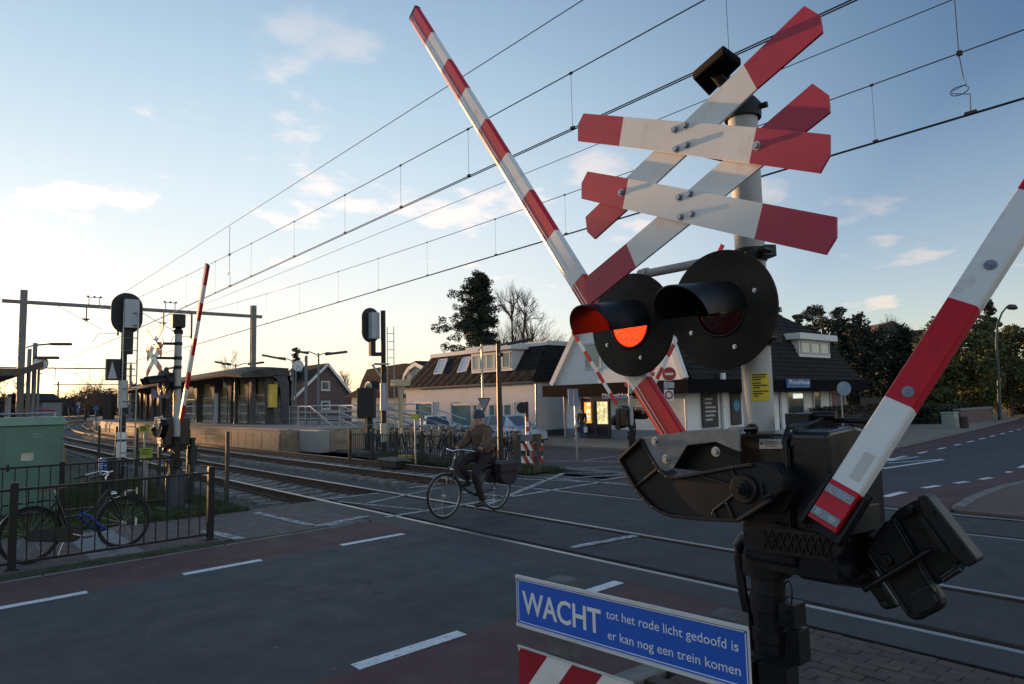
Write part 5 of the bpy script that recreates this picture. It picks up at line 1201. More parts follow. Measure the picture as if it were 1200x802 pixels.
t2, c2_, *_ = railsignal(sb2, (436, 0), 360, 401, .36, 'railway signal with a rounded board seen from behind and a banded mast, before the houses', 'railway signals', .21,
    [(zat(450, 481, sb2), zat(450, 449, sb2), platew), (zat(450, 518, sb2), zat(450, 496, sb2), M('pale_olive_band', (.45, .46, .36), .6, var=.1))], mr=.09)
b = MB(galv); z = zat(440, 428, sb2); b.box((sb2.x-.55, sb2.y-.3, z), (sb2.x+.1, sb2.y+.2, z+.05)); b.bar((sb2.x-.45, sb2.y, z), (sb2.x, sb2.y, z-.6), .05, .05); b.build('platform_step', t2)
q = gp(432, 528); t = thing('relay_box', 'black box on a dark post, just left of the banded signal mast', 'signal box', q); b = MB(blackp); b.box((q.x-.12, q.y-.12, 0), (q.x+.12, q.y+.12, zat(432, 488, q))); b.build('post', t)
b = MB(blackp); b.obox(at(421.5, 490, dep_ := q.x*_tv[1]+q.y*_tu[1])-Vector((0, 0, 0)), at(441, 490, dep_)-at(421.5, 490, dep_), Vector((_tv[0], _tu[0], 0)).cross(Vector((0, 0, 1)))*.5, (0, 0, zat(432, 455, q)-zat(432, 490, q))); b.build('box', t, bevel=.03)
q = gp(470, 531); t = thing('line_marker', 'cream signpost with a small box top right of the banded signal mast', 'marker post', q); zt_ = zat(463, 453, q)
cream = M('cream_paint', (.50, .42, .28), .6, var=.1); b = MB(cream); b.tube([q, Vector((q.x, q.y, zt_))], .09, 10); b.build('post', t, smooth=40); b = MB(cream); b.box((q.x-.32, q.y-.2, zt_), (q.x+.32, q.y+.2, zt_+.25)); b.build('top_box', t, bevel=.02)
q = gp(462, 543); t = thing('track_equipment', 'low covered cable box on the grass beside the far track', 'cable box', q); b = MB(M('grey_lid', (.12, .115, .10), .8, var=.3)); b.prism([(q.x-.3, q.y-.6, .10), (q.x-.3, q.y+.6, .10), (q.x-.2, q.y+.5, .16), (q.x-.2, q.y-.5, .16)], (.45, 0, 0)); b.build('lid', t); b = MB(blackp); b.box((q.x-.25, q.y-.5, -.1), (q.x+.12, q.y+.5, .10)); b.build('base', t)
q = gp(473, 541); b = MB(M('yellow_box', (.38, .27, .05), .6, var=.2)); b.box((q.x-.2, q.y-.25, 0), (q.x+.2, q.y+.25, .2)); tag(b.build('cable_cover', None, bevel=.02), 'small yellow box on the grass right of the low cable box', 'cable box')

# ================================================================ station: platforms, shelter, lamps
platc = M('platform_concrete', (.34, .27, .19), .85, var=.2, scale=1.5, bump=.3, bscale=40, pos=True, patch=((.20, .13, .07), 1.2, .45, .7))  # warm brown carries some of the low sun's orange in the concrete colour
platt = M('platform_paving', (.25, .225, .20), .85, var=.2, scale=2, bump=.3, bscale=40, pos=True)
PH = .78
def platform(name, xa, xb, y0, y1, label):
    t = thing(name, label, 'platform', ((xa+xb)/2, y0, 0)); n = int((y1-y0)/4); b = MB(platt); v = []; f = []
    yy = [y0+(y1-y0)*i/n for i in range(n+1)]
    for y in yy: v += [(xa+bend(y), y, -.1), (xa+bend(y), y, PH), (xb+bend(y), y, PH), (xb+bend(y), y, -.1)]
    for i in range(n):
        for j in range(3): f.append((4*i+j, 4*i+4+j, 4*i+5+j, 4*i+1+j))
    f.append((0, 1, 2, 3)); f.append((4*n+3, 4*n+2, 4*n+1, 4*n)); b.add(v, f); b.build('deck', t)
    near = xa > 8; R = random.Random(4); xe = xa if near else xb; sg_ = -1 if near else 1
    y = y0; k = 0
    while y < min(y1, y0+110):                     # edge slabs and facing panels, one by one
        L = 1.0; e = min(y+L, y1); b = MB(platc); xo0 = bend(y); 
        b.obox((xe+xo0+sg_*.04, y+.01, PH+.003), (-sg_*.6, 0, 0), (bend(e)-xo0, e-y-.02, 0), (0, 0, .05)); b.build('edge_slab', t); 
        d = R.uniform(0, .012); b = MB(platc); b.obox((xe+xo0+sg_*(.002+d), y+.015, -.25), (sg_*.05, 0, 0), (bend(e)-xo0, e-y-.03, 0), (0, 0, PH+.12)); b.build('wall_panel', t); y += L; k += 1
    return t
pr_ = platform('platform', 11.2, 15.6, 28.35, 300, 'platform on the right side of the tracks with a sunlit edge wall')
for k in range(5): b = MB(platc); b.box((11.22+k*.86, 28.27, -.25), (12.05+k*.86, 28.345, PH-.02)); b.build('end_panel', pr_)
platform('platform', -3, 3.2, 25.5, 300, 'platform on the left side of the tracks behind the green cabinet')
t = thing('platform_railing', 'grey tube railing at the end of the left platform above the wall', 'railing', (1.5, 25.6, PH))
b = MB(galv)
for z in (.5, .98): b.tube([(-2.5, 25.7, PH+z), (3.0, 25.7, PH+z)], .03, 8)
b.build('rails', t, smooth=40)
for x in (-2, -.4, 1.2, 2.95): b = MB(galv); b.tube([(x, 25.7, PH), (x, 25.7, PH+1)], .035, 8); b.build('post', t, smooth=40)
# grey steps block at the platform end
t = thing('platform_steps', 'grey concrete steps with a sloping handrail at the platform end', 'steps', (12.2, 27, 0))
b = MB(M('light_concrete', (.33, .33, .31), .8, var=.12, scale=2, bump=.2, bscale=40)); b.box((11.95, 26.2, -.1), (12.4, 28.2, PH+.02)); b.build('side_block', t, bevel=.02)
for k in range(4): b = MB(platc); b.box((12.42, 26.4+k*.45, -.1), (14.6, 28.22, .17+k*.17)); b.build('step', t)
b = MB(galv)
for x in (12.5, 14.5): b = MB(galv); b.tube([(x, 26.2, .0), (x, 26.2, 1.0), (x, 28.3, PH+1.0), (x, 29.6, PH+1.0), (x, 29.6, PH)], .03, 8); b.build('handrail', t, smooth=40)
# ramp railings behind
t = thing('ramp_railing', 'grey tube railings of the ramp beside the platform, in rows before the brown gabled house', 'railing', (17, 36, 0))
for k, (x, y0, y1) in enumerate(((16.0, 30.5, 44), (17.6, 29, 43), (19.2, 28, 42))):
    for z in (.35, .7, 1.05):
        b = MB(galv); b.tube([(x, y1, PH+z), (x, y0+2, PH+z-.05), (x, y0-2, PH+z-.85)], .03, 8); b.build('rail', t, smooth=40)
    y = y0+2
    while y < y1: b = MB(galv); b.tube([(x, y, PH-1), (x, y, PH+1.05)], .03, 8); b.build('post', t, smooth=40); y += 2.2
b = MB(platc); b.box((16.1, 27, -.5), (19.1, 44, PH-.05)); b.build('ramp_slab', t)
ra = [gp(455, 545), gp(540, 540)]
t = thing('ramp_railing', 'long sloping grey tube railing behind the parked bicycles', 'railing', (16.5, 22, 0)); 
b = MB(galv)
A_ = at(452, 478, 29); E_ = at(537, 503, 27.2)
for dz in (0, -.35): b.tube([A_+Vector((0, 0, dz)), E_+Vector((0, 0, dz))], .03, 8)
b.build('rails', t, smooth=40)
for k in range(5): q = A_+(E_-A_)*(k/4); b = MB(galv); b.tube([(q.x, q.y, zg(q.x)-.1), q], .03, 8); b.build('post', t, smooth=40)
# platform furniture
lampm = M('grey_lamp_post', (.17, .19, .21), .45, .3, var=.1); dark = M('dark_lamp_head', (.05, .045, .04), .5)
def plpt(px, py): return onz(px, py, PH)
def plamp(px, py, top, arms, label):
    q = plpt(px, py); q.z = PH; zt_ = zat(px, top, q); t = thing('platform_lamp', label, 'lamp post', q, group='platform lamps'); b = MB(lampm); b.tube([q, (q.x, q.y, zt_)], [.075, .05], 10); b.build('pole', t, smooth=40)
    D = q.x*_tv[1]+q.y*_tu[1]
    for ax_, ay_, h in arms:
        e = at(ax_, ay_, D); st = Vector((q.x, q.y, zt_-.12)); b = MB(lampm); m = st+(e-st)*.5+Vector((0, 0, .1)); b.tube([st, m, e], .028, 6); a = b.build('arm', t, smooth=40)
        d = (e-st).normalized(); b = MB(dark); b.bar(e-d*h*.5, e+d*h*.5, .22, .12); b.build('lamp_head', a, bevel=.02)
    return t
plamp(275, 497, 427, [(261, 426, 1.0), (300, 426, 1.0)], 'platform lamp with two arms, beside the number 2 sign')
plamp(373, 498, 414, [(352, 412.5, .9), (394, 414, 1.2)], 'platform lamp with two arms before the brown gabled house')
plamp(343, 497, 421, [(321, 419, 1.4)], 'platform lamp with one long head, next to the right-hand clock')
def clock(px, py, r_px, q, label, t_name='station_clock'):
    D = q.x*_tv[1]+q.y*_tu[1]; c = at(px, py, D); r = r_px*D/F; n = -Vector((c.x, c.y, 0)).normalized(); n = (n+Vector((0, -.15, 0))).normalized()
    t = thing('station_clock', label, 'clock', (q.x, q.y, q.z), group='station clocks'); b = MB(lampm)
    b.tube([q, (q.x, q.y, c.z-.05)], .05, 8); b.bar((q.x, q.y, c.z), c, .05, .05); b.build('pole', t, smooth=40)
    b = MB(M('clock_rim', (.06, .09, .16), .5)); b.cyl(c-n*.1, c+n*.02, r, 32); b.build('case', t, smooth=40)
    b = MB(M('clock_face', (.72, .73, .74), .5, var=.03)); b.cyl(c+n*.02, c+n*.026, r*.92, 32); f_ = b.build('face', t)
    u = Vector((0, 0, 1)); w = u.cross(n).normalized(); b = MB(inkm)
    for k in range(12): a = 2*PI*k/12; d = u*math.cos(a)+w*math.sin(a); b.bar(c+n*.029+d*r*.74, c+n*.029+d*r*.86, r*.06, .004, n)
    for a, l_, wd in ((math.radians(128), .5, .08), (math.radians(205), .72, .06)): d = u*math.cos(a)+w*math.sin(a); b.bar(c+n*.032-d*r*.12, c+n*.032+d*r*l_, r*wd, .004, n)
    b.build('hands_and_marks', f_)
q = plpt(343.5, 497); q.z = PH; clock(349, 429, 6.6, q+Vector((.0, -.35, 0)), 'round station clock on the right-hand platform before the gabled house')
def infosign(px, py0, py1, w_px, base, body, label, col=signwhite):
    q = plpt(*base); q.z = PH; D = q.x*_tv[1]+q.y*_tu[1]; t = thing('platform_sign', label, 'sign', q); w = w_px*D/F; z0, z1 = zat(px, py1, q), zat(px, py0, q)
    c = at(px, (py0+py1)/2, D); dv = Vector((CR.x, CR.y, 0)).normalized(); fv = -Vector((dv.y*-1, dv.x, 0)); fv = fv if fv.dot(-q) > 0 else -fv
    b = MB(lampm); b.tube([q, (q.x, q.y, z0+.1)], .05, 8); b.build('post', t, smooth=40)
    b = MB(col); b.obox(Vector((c.x, c.y, z0))-dv*w/2-fv*.1, dv*w, fv*.2, (0, 0, z1-z0)); p_ = b.build('panel', t, bevel=.01)
    if body: text(body, (z1-z0)*1.0, Vector((c.x, c.y, z0+(z1-z0)*.18))+fv*.102+dv*.06, dv, (0, 0, 1), M('sign_blue_ink', (.02, .04, .25), .5), p_, 'lettering', .002, 'CENTER', bold=.02)
infosign(268, 444, 454.5, 11.5, (266, 496), '2', 'white platform sign reading 2 before the shelter')
infosign(328, 447, 454.5, 13, (325, 497), None, 'cream display box on two posts beside the right-hand clock', cream)
infosign(253.5, 461, 497, 4.5, (253.5, 497), None, 'slim grey ticket pillar before the shelter', platew)
q = plpt(377-.5, 497); 
for px, top, lb in ((358.5, 417, 'plain grey pole on the platform between the clock and the two-armed lamp'),):
    q = plpt(px, 497.5); q.z = PH; b = MB(lampm); b.tube([q, (q.x, q.y, zat(px, top, q))], .085, 10); tag(b.build('platform_pole', None, smooth=40), lb, 'pole')
# curved station shelter: dark arched bays with glass behind, under a low roof
b = MB(platt); b.box((15.601, 36, PH-.3), (20.5, 95, PH-.004)); b.build('deck_extension', pr_)
t = thing('station_shelter', 'low station shelter with a curved dark roof and glazed arches', 'shelter', (17, 52, PH))
shm = M('dark_grey_cladding', (.10, .093, .086), .75, 0, spec=.15, var=.2, scale=2, patch=((.04, .037, .035), 1.5, .5, .7)); glass = M('shelter_glass', (.30, .32, .32), .06, var=.15, scale=2, spec=.8, alpha=.22); whitef = M('white_frame', (.6, .61, .6), .5)
yel = M('yellow_interior', (.85, .56, .08), .6, var=.3, scale=.8); xF, xB = 15.2, 16.35; zT = 4.25; zs_ = 3.75
bays = [40.6, 43.7, 47.0, 50.7, 55.2, 60.0]
n = 16; b = MB(shm); prof = [(xF-1.7, zs_+.12), (xF-1.5, zs_+.3), (xF-.3, zT+.1), (xB, zT+.12), (xB+.15, zs_), (xB+.2, PH), (xB+.1, PH), (xB+.05, zs_-.3), (xB-.1, zs_+.15), (xF-.3, zs_+.05), (xF-1.6, zs_)]
m = len(prof); v = []
for i in range(n+1):
    y = 40.2+(92-40.2)*i/n; k = min(1, .72+.28*i/2) if i < 2 else 1
    v += [(x+bend(y), y, (PH+(z-PH)*(.93 if i == 0 else 1))) for x, z in prof]
b.add(v, [(i*m+j, i*m+(j+1) % m, (i+1)*m+(j+1) % m, (i+1)*m+j) for i in range(n) for j in range(m)]+[tuple(range(m))[::-1], tuple(range(n*m, n*m+m))]); b.build('roof', t, smooth=30)
for y0, y1 in zip(bays, bays[1:]):
    xo = bend(y0); r = 1.5; pw = .36                # a rib rises at the near end of the bay and sweeps over to the far end
    o = [(y0, PH), (y0+pw*.6, PH), (y0+pw*.75, zs_-r-.3)]+[(y0+pw+r-r*math.cos(a), zs_-r-.1+r*math.sin(a)) for a in [PI/2*k/8 for k in range(9)]]+[(y1-.02, zs_-.1), (y1-.02, zs_+.1), (y0, zs_+.1)]
    b = MB(shm); b.prism([(xF+xo, y, z) for y, z in o], (.45, 0, 0)); b.build('rib', t)
    b = MB(glass); b.box((xF+xo+.55, y0+.3, PH+.05), (xF+xo+.57, y1-.02, zs_)); g_ = b.build('glass_panel', t)
    for z in (.05, .62, 1.2, 1.75): b = MB(whitef); b.box((xF+xo+.48, y0+.45, PH+z), (xF+xo+.54, y1-.03, PH+z+.07)); b.build('glazing_bar', g_)
    b = MB(yel); b.box((xF+.60+xo, y0+.35, PH+1.55), (xF+.63+xo, y1, zs_)); b.build('yellow_panel', t)
    b = MB(whitef); b.box((xF+.64+xo, y0+1, PH+.42), (xF+.9+xo, y1-.4, PH+.48)); b.box((xF+.7+xo, y0+1.2, PH), (xF+.8+xo, y0+1.3, PH+.42)); b.box((xF+.7+xo, y1-.7, PH), (xF+.8+xo, y1-.6, PH+.42)); b.build('bench', t)
    b = MB(M('shelter_back', (.62, .60, .55), .7)); b.box((xB-.15+xo, y0, PH), (xB-.08+xo, y1, PH+1.8)); b.build('back_panel', t)
for y in (67, 72, 77, 82, 87): b = MB(shm); b.box((xF+bend(y)+.8, y, PH), (xF+bend(y)+1.1, y+.3, zs_)); b.build('post', t)
b = MB(yel); b.box((xF+.05, bays[0]-.35, PH+1.0), (xF+.5, bays[0]-.02, zs_-.6)); b.build('yellow_end_panel', t)
o = [(xF+.75, PH), (xB+.2, PH), (xB+.15, zs_-.1), (xF+.2, zs_-.05)]+[(xF+.3+.45*math.sin(a), zs_-.2-1.6*(1-math.cos(a))) for a in [PI/2*k/8 for k in range(9)]]
b = MB(M('bluish_end_wall', (.075, .075, .095), .6)); b.prism([(x, bays[0]-.4, z) for x, z in o], (0, .15, 0)); b.build('end_wall', t)
# left platform: canopy, clock, posts, information pillar, small things down the line
t = thing('station_canopy', 'brown flat canopy on posts over the left platform at the picture edge', 'canopy', (1.0, 50, PH))
D = 46; A_ = at(-60, 455, 40); b = MB(M('canopy_brown', (.11, .08, .06), .7, var=.2, scale=1)); zc_ = 3.25
b.prism([(-6, 33, zc_), (2.6, 33, zc_), (3.5, 34.5, zc_+.42), (2.6, 60, zc_+.3), (-6, 60, zc_+.3)], (0, 0, .28)); b.build('roof', t)
for y in (38, 45, 52, 59): b = MB(lampm); b.tube([(.9, y, PH), (.9, y, zc_+.2)], .1, 10); b.build('post', t, smooth=40)
q0 = Vector((2.1, 33.5, PH))
for px, top, r, lb in ((31.5, 409, .085, 'tall grey pole left of the left-hand clock'), (38, 402, .09, 'tall grey lamp pole carrying the left-hand clock')):
    d = ray(px, 490); q = onx(px, 495, 0.001) if False else at(px, 495, 30.5 if px < 35 else 29.5); q.z = PH; t = thing('platform_pole', lb, 'pole', q); b = MB(lampm); b.tube([q, (q.x, q.y, zat(px, top, q))], r, 10); b.build('pole', t, smooth=40)
    if px > 35:
        Dq = q.x*_tv[1]+q.y*_tu[1]; b = MB(lampm); b.tube([at(31, 407.5, Dq), at(39, 405, Dq), at(60, 403, Dq)], .035, 6); b.tube([at(39, 405, Dq), at(62, 403, Dq)], .04, 6); a = b.build('arm', t, smooth=40); b = MB(dark); b.bar(at(60, 403.5, Dq), at(83, 403.5, Dq), .2, .11); b.build('lamp_head', a)
        b = MB(dark); b.bar(at(41, 419.5, Dq), at(68, 419.5, Dq), .2, .12); b.build('display', t)
        clock(47.5, 426, 8, q+Vector((.15, -.1, 0)), 'round station clock on the left platform at the picture edge')
q = at(9.5, 497, 30); q.z = PH-.3; t = thing('info_pillar', 'pale pillar with blue marks on the left platform at the picture edge', 'pillar', q); dv = Vector((CR.x, CR.y, 0)).normalized(); b = MB(platew); b.obox(q-dv*.1, dv*.2, dv.cross(Vector((0, 0, 1)))*.12, (0, 0, zat(9, 465, q)-q.z)); b.build('body', t, bevel=.02); b = MB(M('blue_plate', (.02, .13, .42), .4)); fv = -dv.cross(Vector((0, 0, 1))); fv = fv if fv.dot(-q) > 0 else -fv
for k in range(4): b.obox(q-dv*.06+fv*(.0025)+Vector((0, 0, .35+k*.28)), dv*.12, fv*.122, (0, 0, .09))
b.build('marks', t)

# ================================================================ things beyond the railway
t = thing('railing', 'dark spear railing beside the far track, between the bicycles and the rails', 'railing', (11.5, 17, 0)); ironm = M('dark_iron', (.028, .028, .026), .6, var=.3, scale=6)
P_ = [gp(405, 538), gp(427, 539), gp(450, 540.5), gp(486, 543), gp(509, 545), gp(560, 548.5), gp(604, 551)]
A_, E_ = Vector((P_[0].x+.15, P_[0].y, 0)), Vector((P_[-1].x, P_[-1].y, 0)); L_ = (E_-A_).length; hF = .86
bm_ = MB(ironm); bm_.tube([(0, 0, .05), (0, 0, .86)], .011, 5); bl_ = bm_.mesh('baluster')
pm_ = MB(ironm); pm_.box((-.04, -.04, -.05), (.04, .04, .98)); po_ = pm_.mesh('post')
n = 66
for i in range(n+1):
    q = A_+(E_-A_)*(i/n); o = place('post' if i % 11 == 0 else 'baluster', po_ if i % 11 == 0 else bl_, t); o.location = q-Vector((11.5, 17, 0))
for z in (.1, .82): b = MB(ironm); b.bar(A_+Vector((0, 0, z)), E_+Vector((0, 0, z)), .03, .03); b.build('rail', t)
q = gp(487, 544); zt_ = zat(487, 491, q); t = thing('yellow_sign', 'small yellow-green notice on a post above the far railing', 'sign', q, group='yellow notices by the track'); b = MB(galv); b.tube([q, (q.x, q.y, zt_)], .03, 8); b.build('post', t); dv = Vector((CR.x, CR.y, 0)).normalized(); fv = Vector((dv.y, -dv.x, 0)); b = MB(MATS['lime_sign']); b.obox(Vector((q.x, q.y, zt_-.02))-dv*.11+fv*.03, dv*.22, fv*.005, (0, 0, .16)); b.build('panel', t)
# chicane boards at the end of the railing
a, e = gp(607, 552), gp(630, 552); t = thing('footpath_barrier', 'short wooden barrier with two red and white boards at the end of the far railing', 'barrier', (a+e)/2)
woodg = M('grey_brown_timber', (.075, .066, .055), .85, var=.3, scale=6)
for q in (a, e): b = MB(woodg); b.box((q.x-.09, q.y-.09, -.05), (q.x+.09, q.y+.09, zat(607, 509, q))); b.build('post', t, bevel=.01)
d = (e-a).normalized(); f_ = Vector((d.y, -d.x, 0)); f_ = f_ if f_.dot(-a) > 0 else -f_
for z0, z1 in ((zat(618, 528, a), zat(618, 519.5, a)), (zat(618, 542.5, a), zat(618, 534.5, a))):
    b = MB(signwhite); o_ = a+d*.1+f_*.02; ln = (e-a).length+.05; b.obox(o_+Vector((0, 0, z0)), d*ln, f_*.03, (0, 0, z1-z0)); p_ = b.build('board', t)
    b = MB(M('orange_red_band', (.42, .05, .02), .5))
    for u in (.06*ln, .40*ln, .74*ln): b.prism([o_+d*(u+.1)+f_*.031+Vector((0, 0, z0)), o_+d*(u+.2)+f_*.031+Vector((0, 0, z0)), o_+d*(u+.11)+f_*.031+Vector((0, 0, z1)), o_+d*u+f_*.031+Vector((0, 0, z1))], f_*.003)
    b.build('red_band', p_)
b = MB(M('grey_sheet', (.17, .18, .19), .6)); b.obox(a+d*.1+f_*.02+Vector((0, 0, zat(618, 517, a))), d*((e-a).length-.2), f_*.02, (0, 0, zat(618, 509.5, a)-zat(618, 517, a))); b.build('top_board', t)
# small pedestrian signal seen from the side
q = gp(618.5, 553); q = gp(619, 548); zt_ = zat(618, 470, q); t = thing('pedestrian_signal', 'red and white banded post with a round black signal head by the footpath barrier', 'pedestrian signal', q)
D = q.x*_tv[1]+q.y*_tu[1]
zs = [zat(618, p, q) for p in (548, 520, 506, 500.5, 494.5, 488.5, 471)]
for z0, z1, m in zip(zs, zs[1:], (ironm, boomwhite, boomred, boomwhite, boomred, ironm)): b = MB(m); b.tube([(q.x, q.y, z0), (q.x, q.y, z1)], .05, 10); b.build('post_band', t, smooth=40)
c = at(612, 478, D); b = MB(blackp); cv = Vector((c.x, c.y, 0)).normalized(); b.cyl(c-cv*.05, c+cv*.05, 6.6*D/F, 24); b.build('signal_head', t, smooth=40)
# street lamp, yield sign, other signs
q = gp(587, 545); t = thing('street_lamp', 'dark street lamp with a flat head, in front of the white building', 'street lamp', q); zt_ = zat(584, 403, q); D = q.x*_tv[1]+q.y*_tu[1]
dlm = M('anthracite_lamp', (.028, .034, .042), .45, .2, var=.15); b = MB(dlm); b.tube([q, (q.x, q.y, zat(585, 470, q)), (q.x, q.y, zt_)], [.085, .075, .065], 12); b.build('pole', t, smooth=40)
b = MB(dlm); b.bar((q.x, q.y, zt_-.06), at(597, 402, D), .07, .05); b.build('arm', t); b = MB(dlm); b.bar(at(594, 403.5, D), at(621, 398, D), .24, .07); b.build('lamp_head', t, bevel=.02); b = MB(blackp); b.cbox((q.x, q.y-.09, zat(587, 416, q)), (.12, .14, .12)); b.build('sensor', t, bevel=.02)
q = gp(567, 531); t = thing('yield_sign', 'triangular traffic sign seen from behind on a tall grey pole, behind the cyclist', 'traffic sign', q); D = q.x*_tv[1]+q.y*_tu[1]; zt_ = zat(567, 404, q)
b = MB(galv); b.tube([q, (q.x, q.y, zt_)], .04, 8); b.build('pole', t, smooth=40); b = MB(M('sign_back_grey', (.24, .27, .31), .5, .3)); dv = Vector((CR.x, CR.y, 0)).normalized(); dp = Vector((dv.y, -dv.x, 0)); dp = dp if dp.dot(-q) > 0 else -dp
cz_ = [at(x, y, D-.12) for x, y in ((560.5, 467), (574.5, 467), (567.5, 482))]; b.prism(cz_, dp*.02); p_ = b.build('sign_plate', t)
b = MB(M('rim_dark', (.16, .04, .05), .5)); 
for a, e in zip(cz_, cz_[1:]+cz_[:1]): b.bar(a+dp*.012, e+dp*.012, .035, .03, dp)
b.build('rim', p_)
b = MB(galv); b.tube([(q.x, q.y, zt_-.1), at(560, 411, D)], .02, 6); b.tube([(q.x, q.y, zt_-.02), at(592, 404, D+.2)], .02, 6); b.build('arm', t)
def postsign(name, label, px, base, plates, pr=.035, cat='traffic sign'):
    q = gp(*base); t = thing(name, label, cat, q); D = q.x*_tv[1]+q.y*_tu[1]; tops = min(p[1] for p in plates)
    b = MB(galv); b.tube([q, (q.x, q.y, zat(px, tops, q))], pr, 8); b.build('pole', t, smooth=40)
    for (x0, y0, x1, y1, m) in plates:
        b = MB(m); a = at(x0, y1, D-.08); e = at(x1, y1, D-.08); b.obox(a, e-a, dp*.03, (0, 0, zat(px, y0, q)-zat(px, y1, q))); b.build('sign_plate', t, bevel=.01)
    return t, q, D
sbk = M('blue_grey_sign_back', (.20, .28, .38), .5, .2)
postsign('traffic_sign', 'two narrow blue-grey sign plates side by side on a pole before the shop', 676, (676, 539), [(666, 456, 671.8, 476, sbk), (672.4, 456, 678, 476, sbk)])
def disc(name, label, px, py, r, base, m, extra=None, D=None, post=True, cat='traffic sign'):
    q = gp(*base); t = thing(name, label, cat, q); D = q.x*_tv[1]+q.y*_tu[1]
    if post: b = MB(galv); b.tube([q, (q.x, q.y, zat(px, py, q))], .04, 8); b.build('pole', t, smooth=40)
    c = at(px, py, D-.1); b = MB(m); b.cyl(c-dp*.01, c+dp*.015, r*D/F, 32); o = b.build('sign_plate', t); return t, c, D, o
t, c, D, o = disc('round_sign', 'round blue-grey traffic sign seen from behind, at the right shop window', 989, 455.5, 8.2, (989, 516), sbk)
t, c, D, o = disc('no_entry_sign', 'red no entry sign on a pole before the shop corner', 784, 438.5, 8, (784, 540), M('no_entry_red', (.42, .012, .018), .4, var=.05))
b = MB(signwhite); b.bar(c+dp*.018-dv*5*D/F, c+dp*.018+dv*5*D/F, .006, 2.6*D/F, (0, 0, 1)); b.build('white_bar', o); b = MB(M('rim_white', (.6, .6, .6), .4)); b.torus(c+dp*.014, 8*D/F, .012, dp, 36, 6); b.build('rim', o)
q = gp(784, 540)
for y0, y1, x0, x1, m in ((448, 455, 778, 790, platew), (457, 470, 778.5, 789.5, signwhite)):
    b = MB(m); a = at(x0, y1, D-.1); e = at(x1, y1, D-.1); b.obox(a, e-a, dp*.02, (0, 0, zat(784, y0, q)-zat(784, y1, q))); p_ = b.build('sub_plate', t)
b = MB(M('no_entry_red', (.42, .012, .018), .4)); b.torus(at(784, 463, D-.13), 4*D/F, .025, dp, 24, 6); b.build('red_ring', p_)

# ================================================================ buildings
whitew = M('white_plaster', (.76, .71, .67), .8, var=.06, scale=1.2, bump=.2, bscale=6, patch=((.64, .60, .56), .8, .52, .72)); whitew2 = M('white_paint_wall', (.74, .77, .78), .75, var=.06, scale=1.2, patch=((.62, .66, .67), 1, .55, .75))
plinth = M('dark_plinth', (.09, .095, .10), .8, var=.2); rooft = M('dark_roof_tile', (.028, .027, .028), .85, spec=.12, var=.4, scale=3, bump=.5, bscale=9, detail=6, patch=((.075, .065, .058), 5, .58, .72))
winf = M('window_frame', (.50, .50, .49), .5, var=.05); pane = M('window_glass', (.05, .075, .08), .05, var=.3, scale=.6, spec=.9, coat=.5); blindm = M('window_blind_glass', (.17, .27, .27), .12, var=.12, scale=.5, spec=.7); brightp = M('pale_reflection_glass', (.40, .42, .36), .08, var=.15, scale=.8, spec=.8)  # pale dormer panes carry the sky's reflection in their colour
fascia = M('white_fascia', (.72, .72, .70), .6, var=.08)
def window(b_parent, P00, P10, P01, nrm, n=1, glassm=pane, fr=.07, sill=False, name='window', label=None):
    P00, P10, P01, nrm = map(Vector, (P00, P10, P01, nrm)); U = P10-P00; Vv = P01-P00; u = U.normalized(); w = Vv.normalized(); L_, H_ = U.length, Vv.length
    b = MB(winf)
    b.obox(P00-nrm*.08, U, w*fr, nrm*.12); b.obox(P00+w*(H_-fr)-nrm*.08, U, w*fr, nrm*.12)
    for k in range(n+1): x = (L_-fr)*k/n; b.obox(P00+u*x+w*fr-nrm*.08, u*fr, w*(H_-2*fr), nrm*.117)
    f = b.build(name, b_parent, label=label)
    b = MB(glassm)
    for k in range(n):
        x0 = (L_-fr)*k/n+fr; x1 = (L_-fr)*(k+1)/n; b.obox(P00+u*x0+w*fr-nrm*.05, u*(x1-x0), w*(H_-2*fr), nrm*.055)
    b.build('pane', f)
    if sill: b = MB(fascia); b.obox(P00-u*.08-w*.06-nrm*.02, u*(L_+.16), w*.058, nrm*.2); b.build('sill', f)
    return f
def tiles(parent, A, B, Cc, Dd, rows, name='roof_tile_row', mat=rooft, th=.05):
    """rows of roof tiles over the slope A-B (eave) to D-C (ridge): each course laps the one below"""
    A, B, Cc, Dd = map(Vector, (A, B, Cc, Dd)); n = (B-A).cross(Dd-A).normalized()
    if n.z < 0: n = -n
    for r in range(rows):
        t0, t1 = r/rows, (r+1.12)/rows; t1 = min(1, t1); a = A+(Dd-A)*t0; b_ = B+(Cc-B)*t0; c = B+(Cc-B)*t1; d = A+(Dd-A)*t1
        b = MB(mat); m = max(2, int((b_-a).length/.45)); v = []
        for i in range(m+1):
            s_ = i/m; up = n*(.02*(i % 2)); v += [a+(b_-a)*s_+n*th+up, d+(c-d)*s_+n*.006+up, a+(b_-a)*s_-n*.05]
        b.add(v, [(3*i, 3*i+3, 3*i+4, 3*i+1) for i in range(m)]+[(3*i, 3*i+2, 3*i+5, 3*i+3) for i in range(m)]); b.build(name, parent)
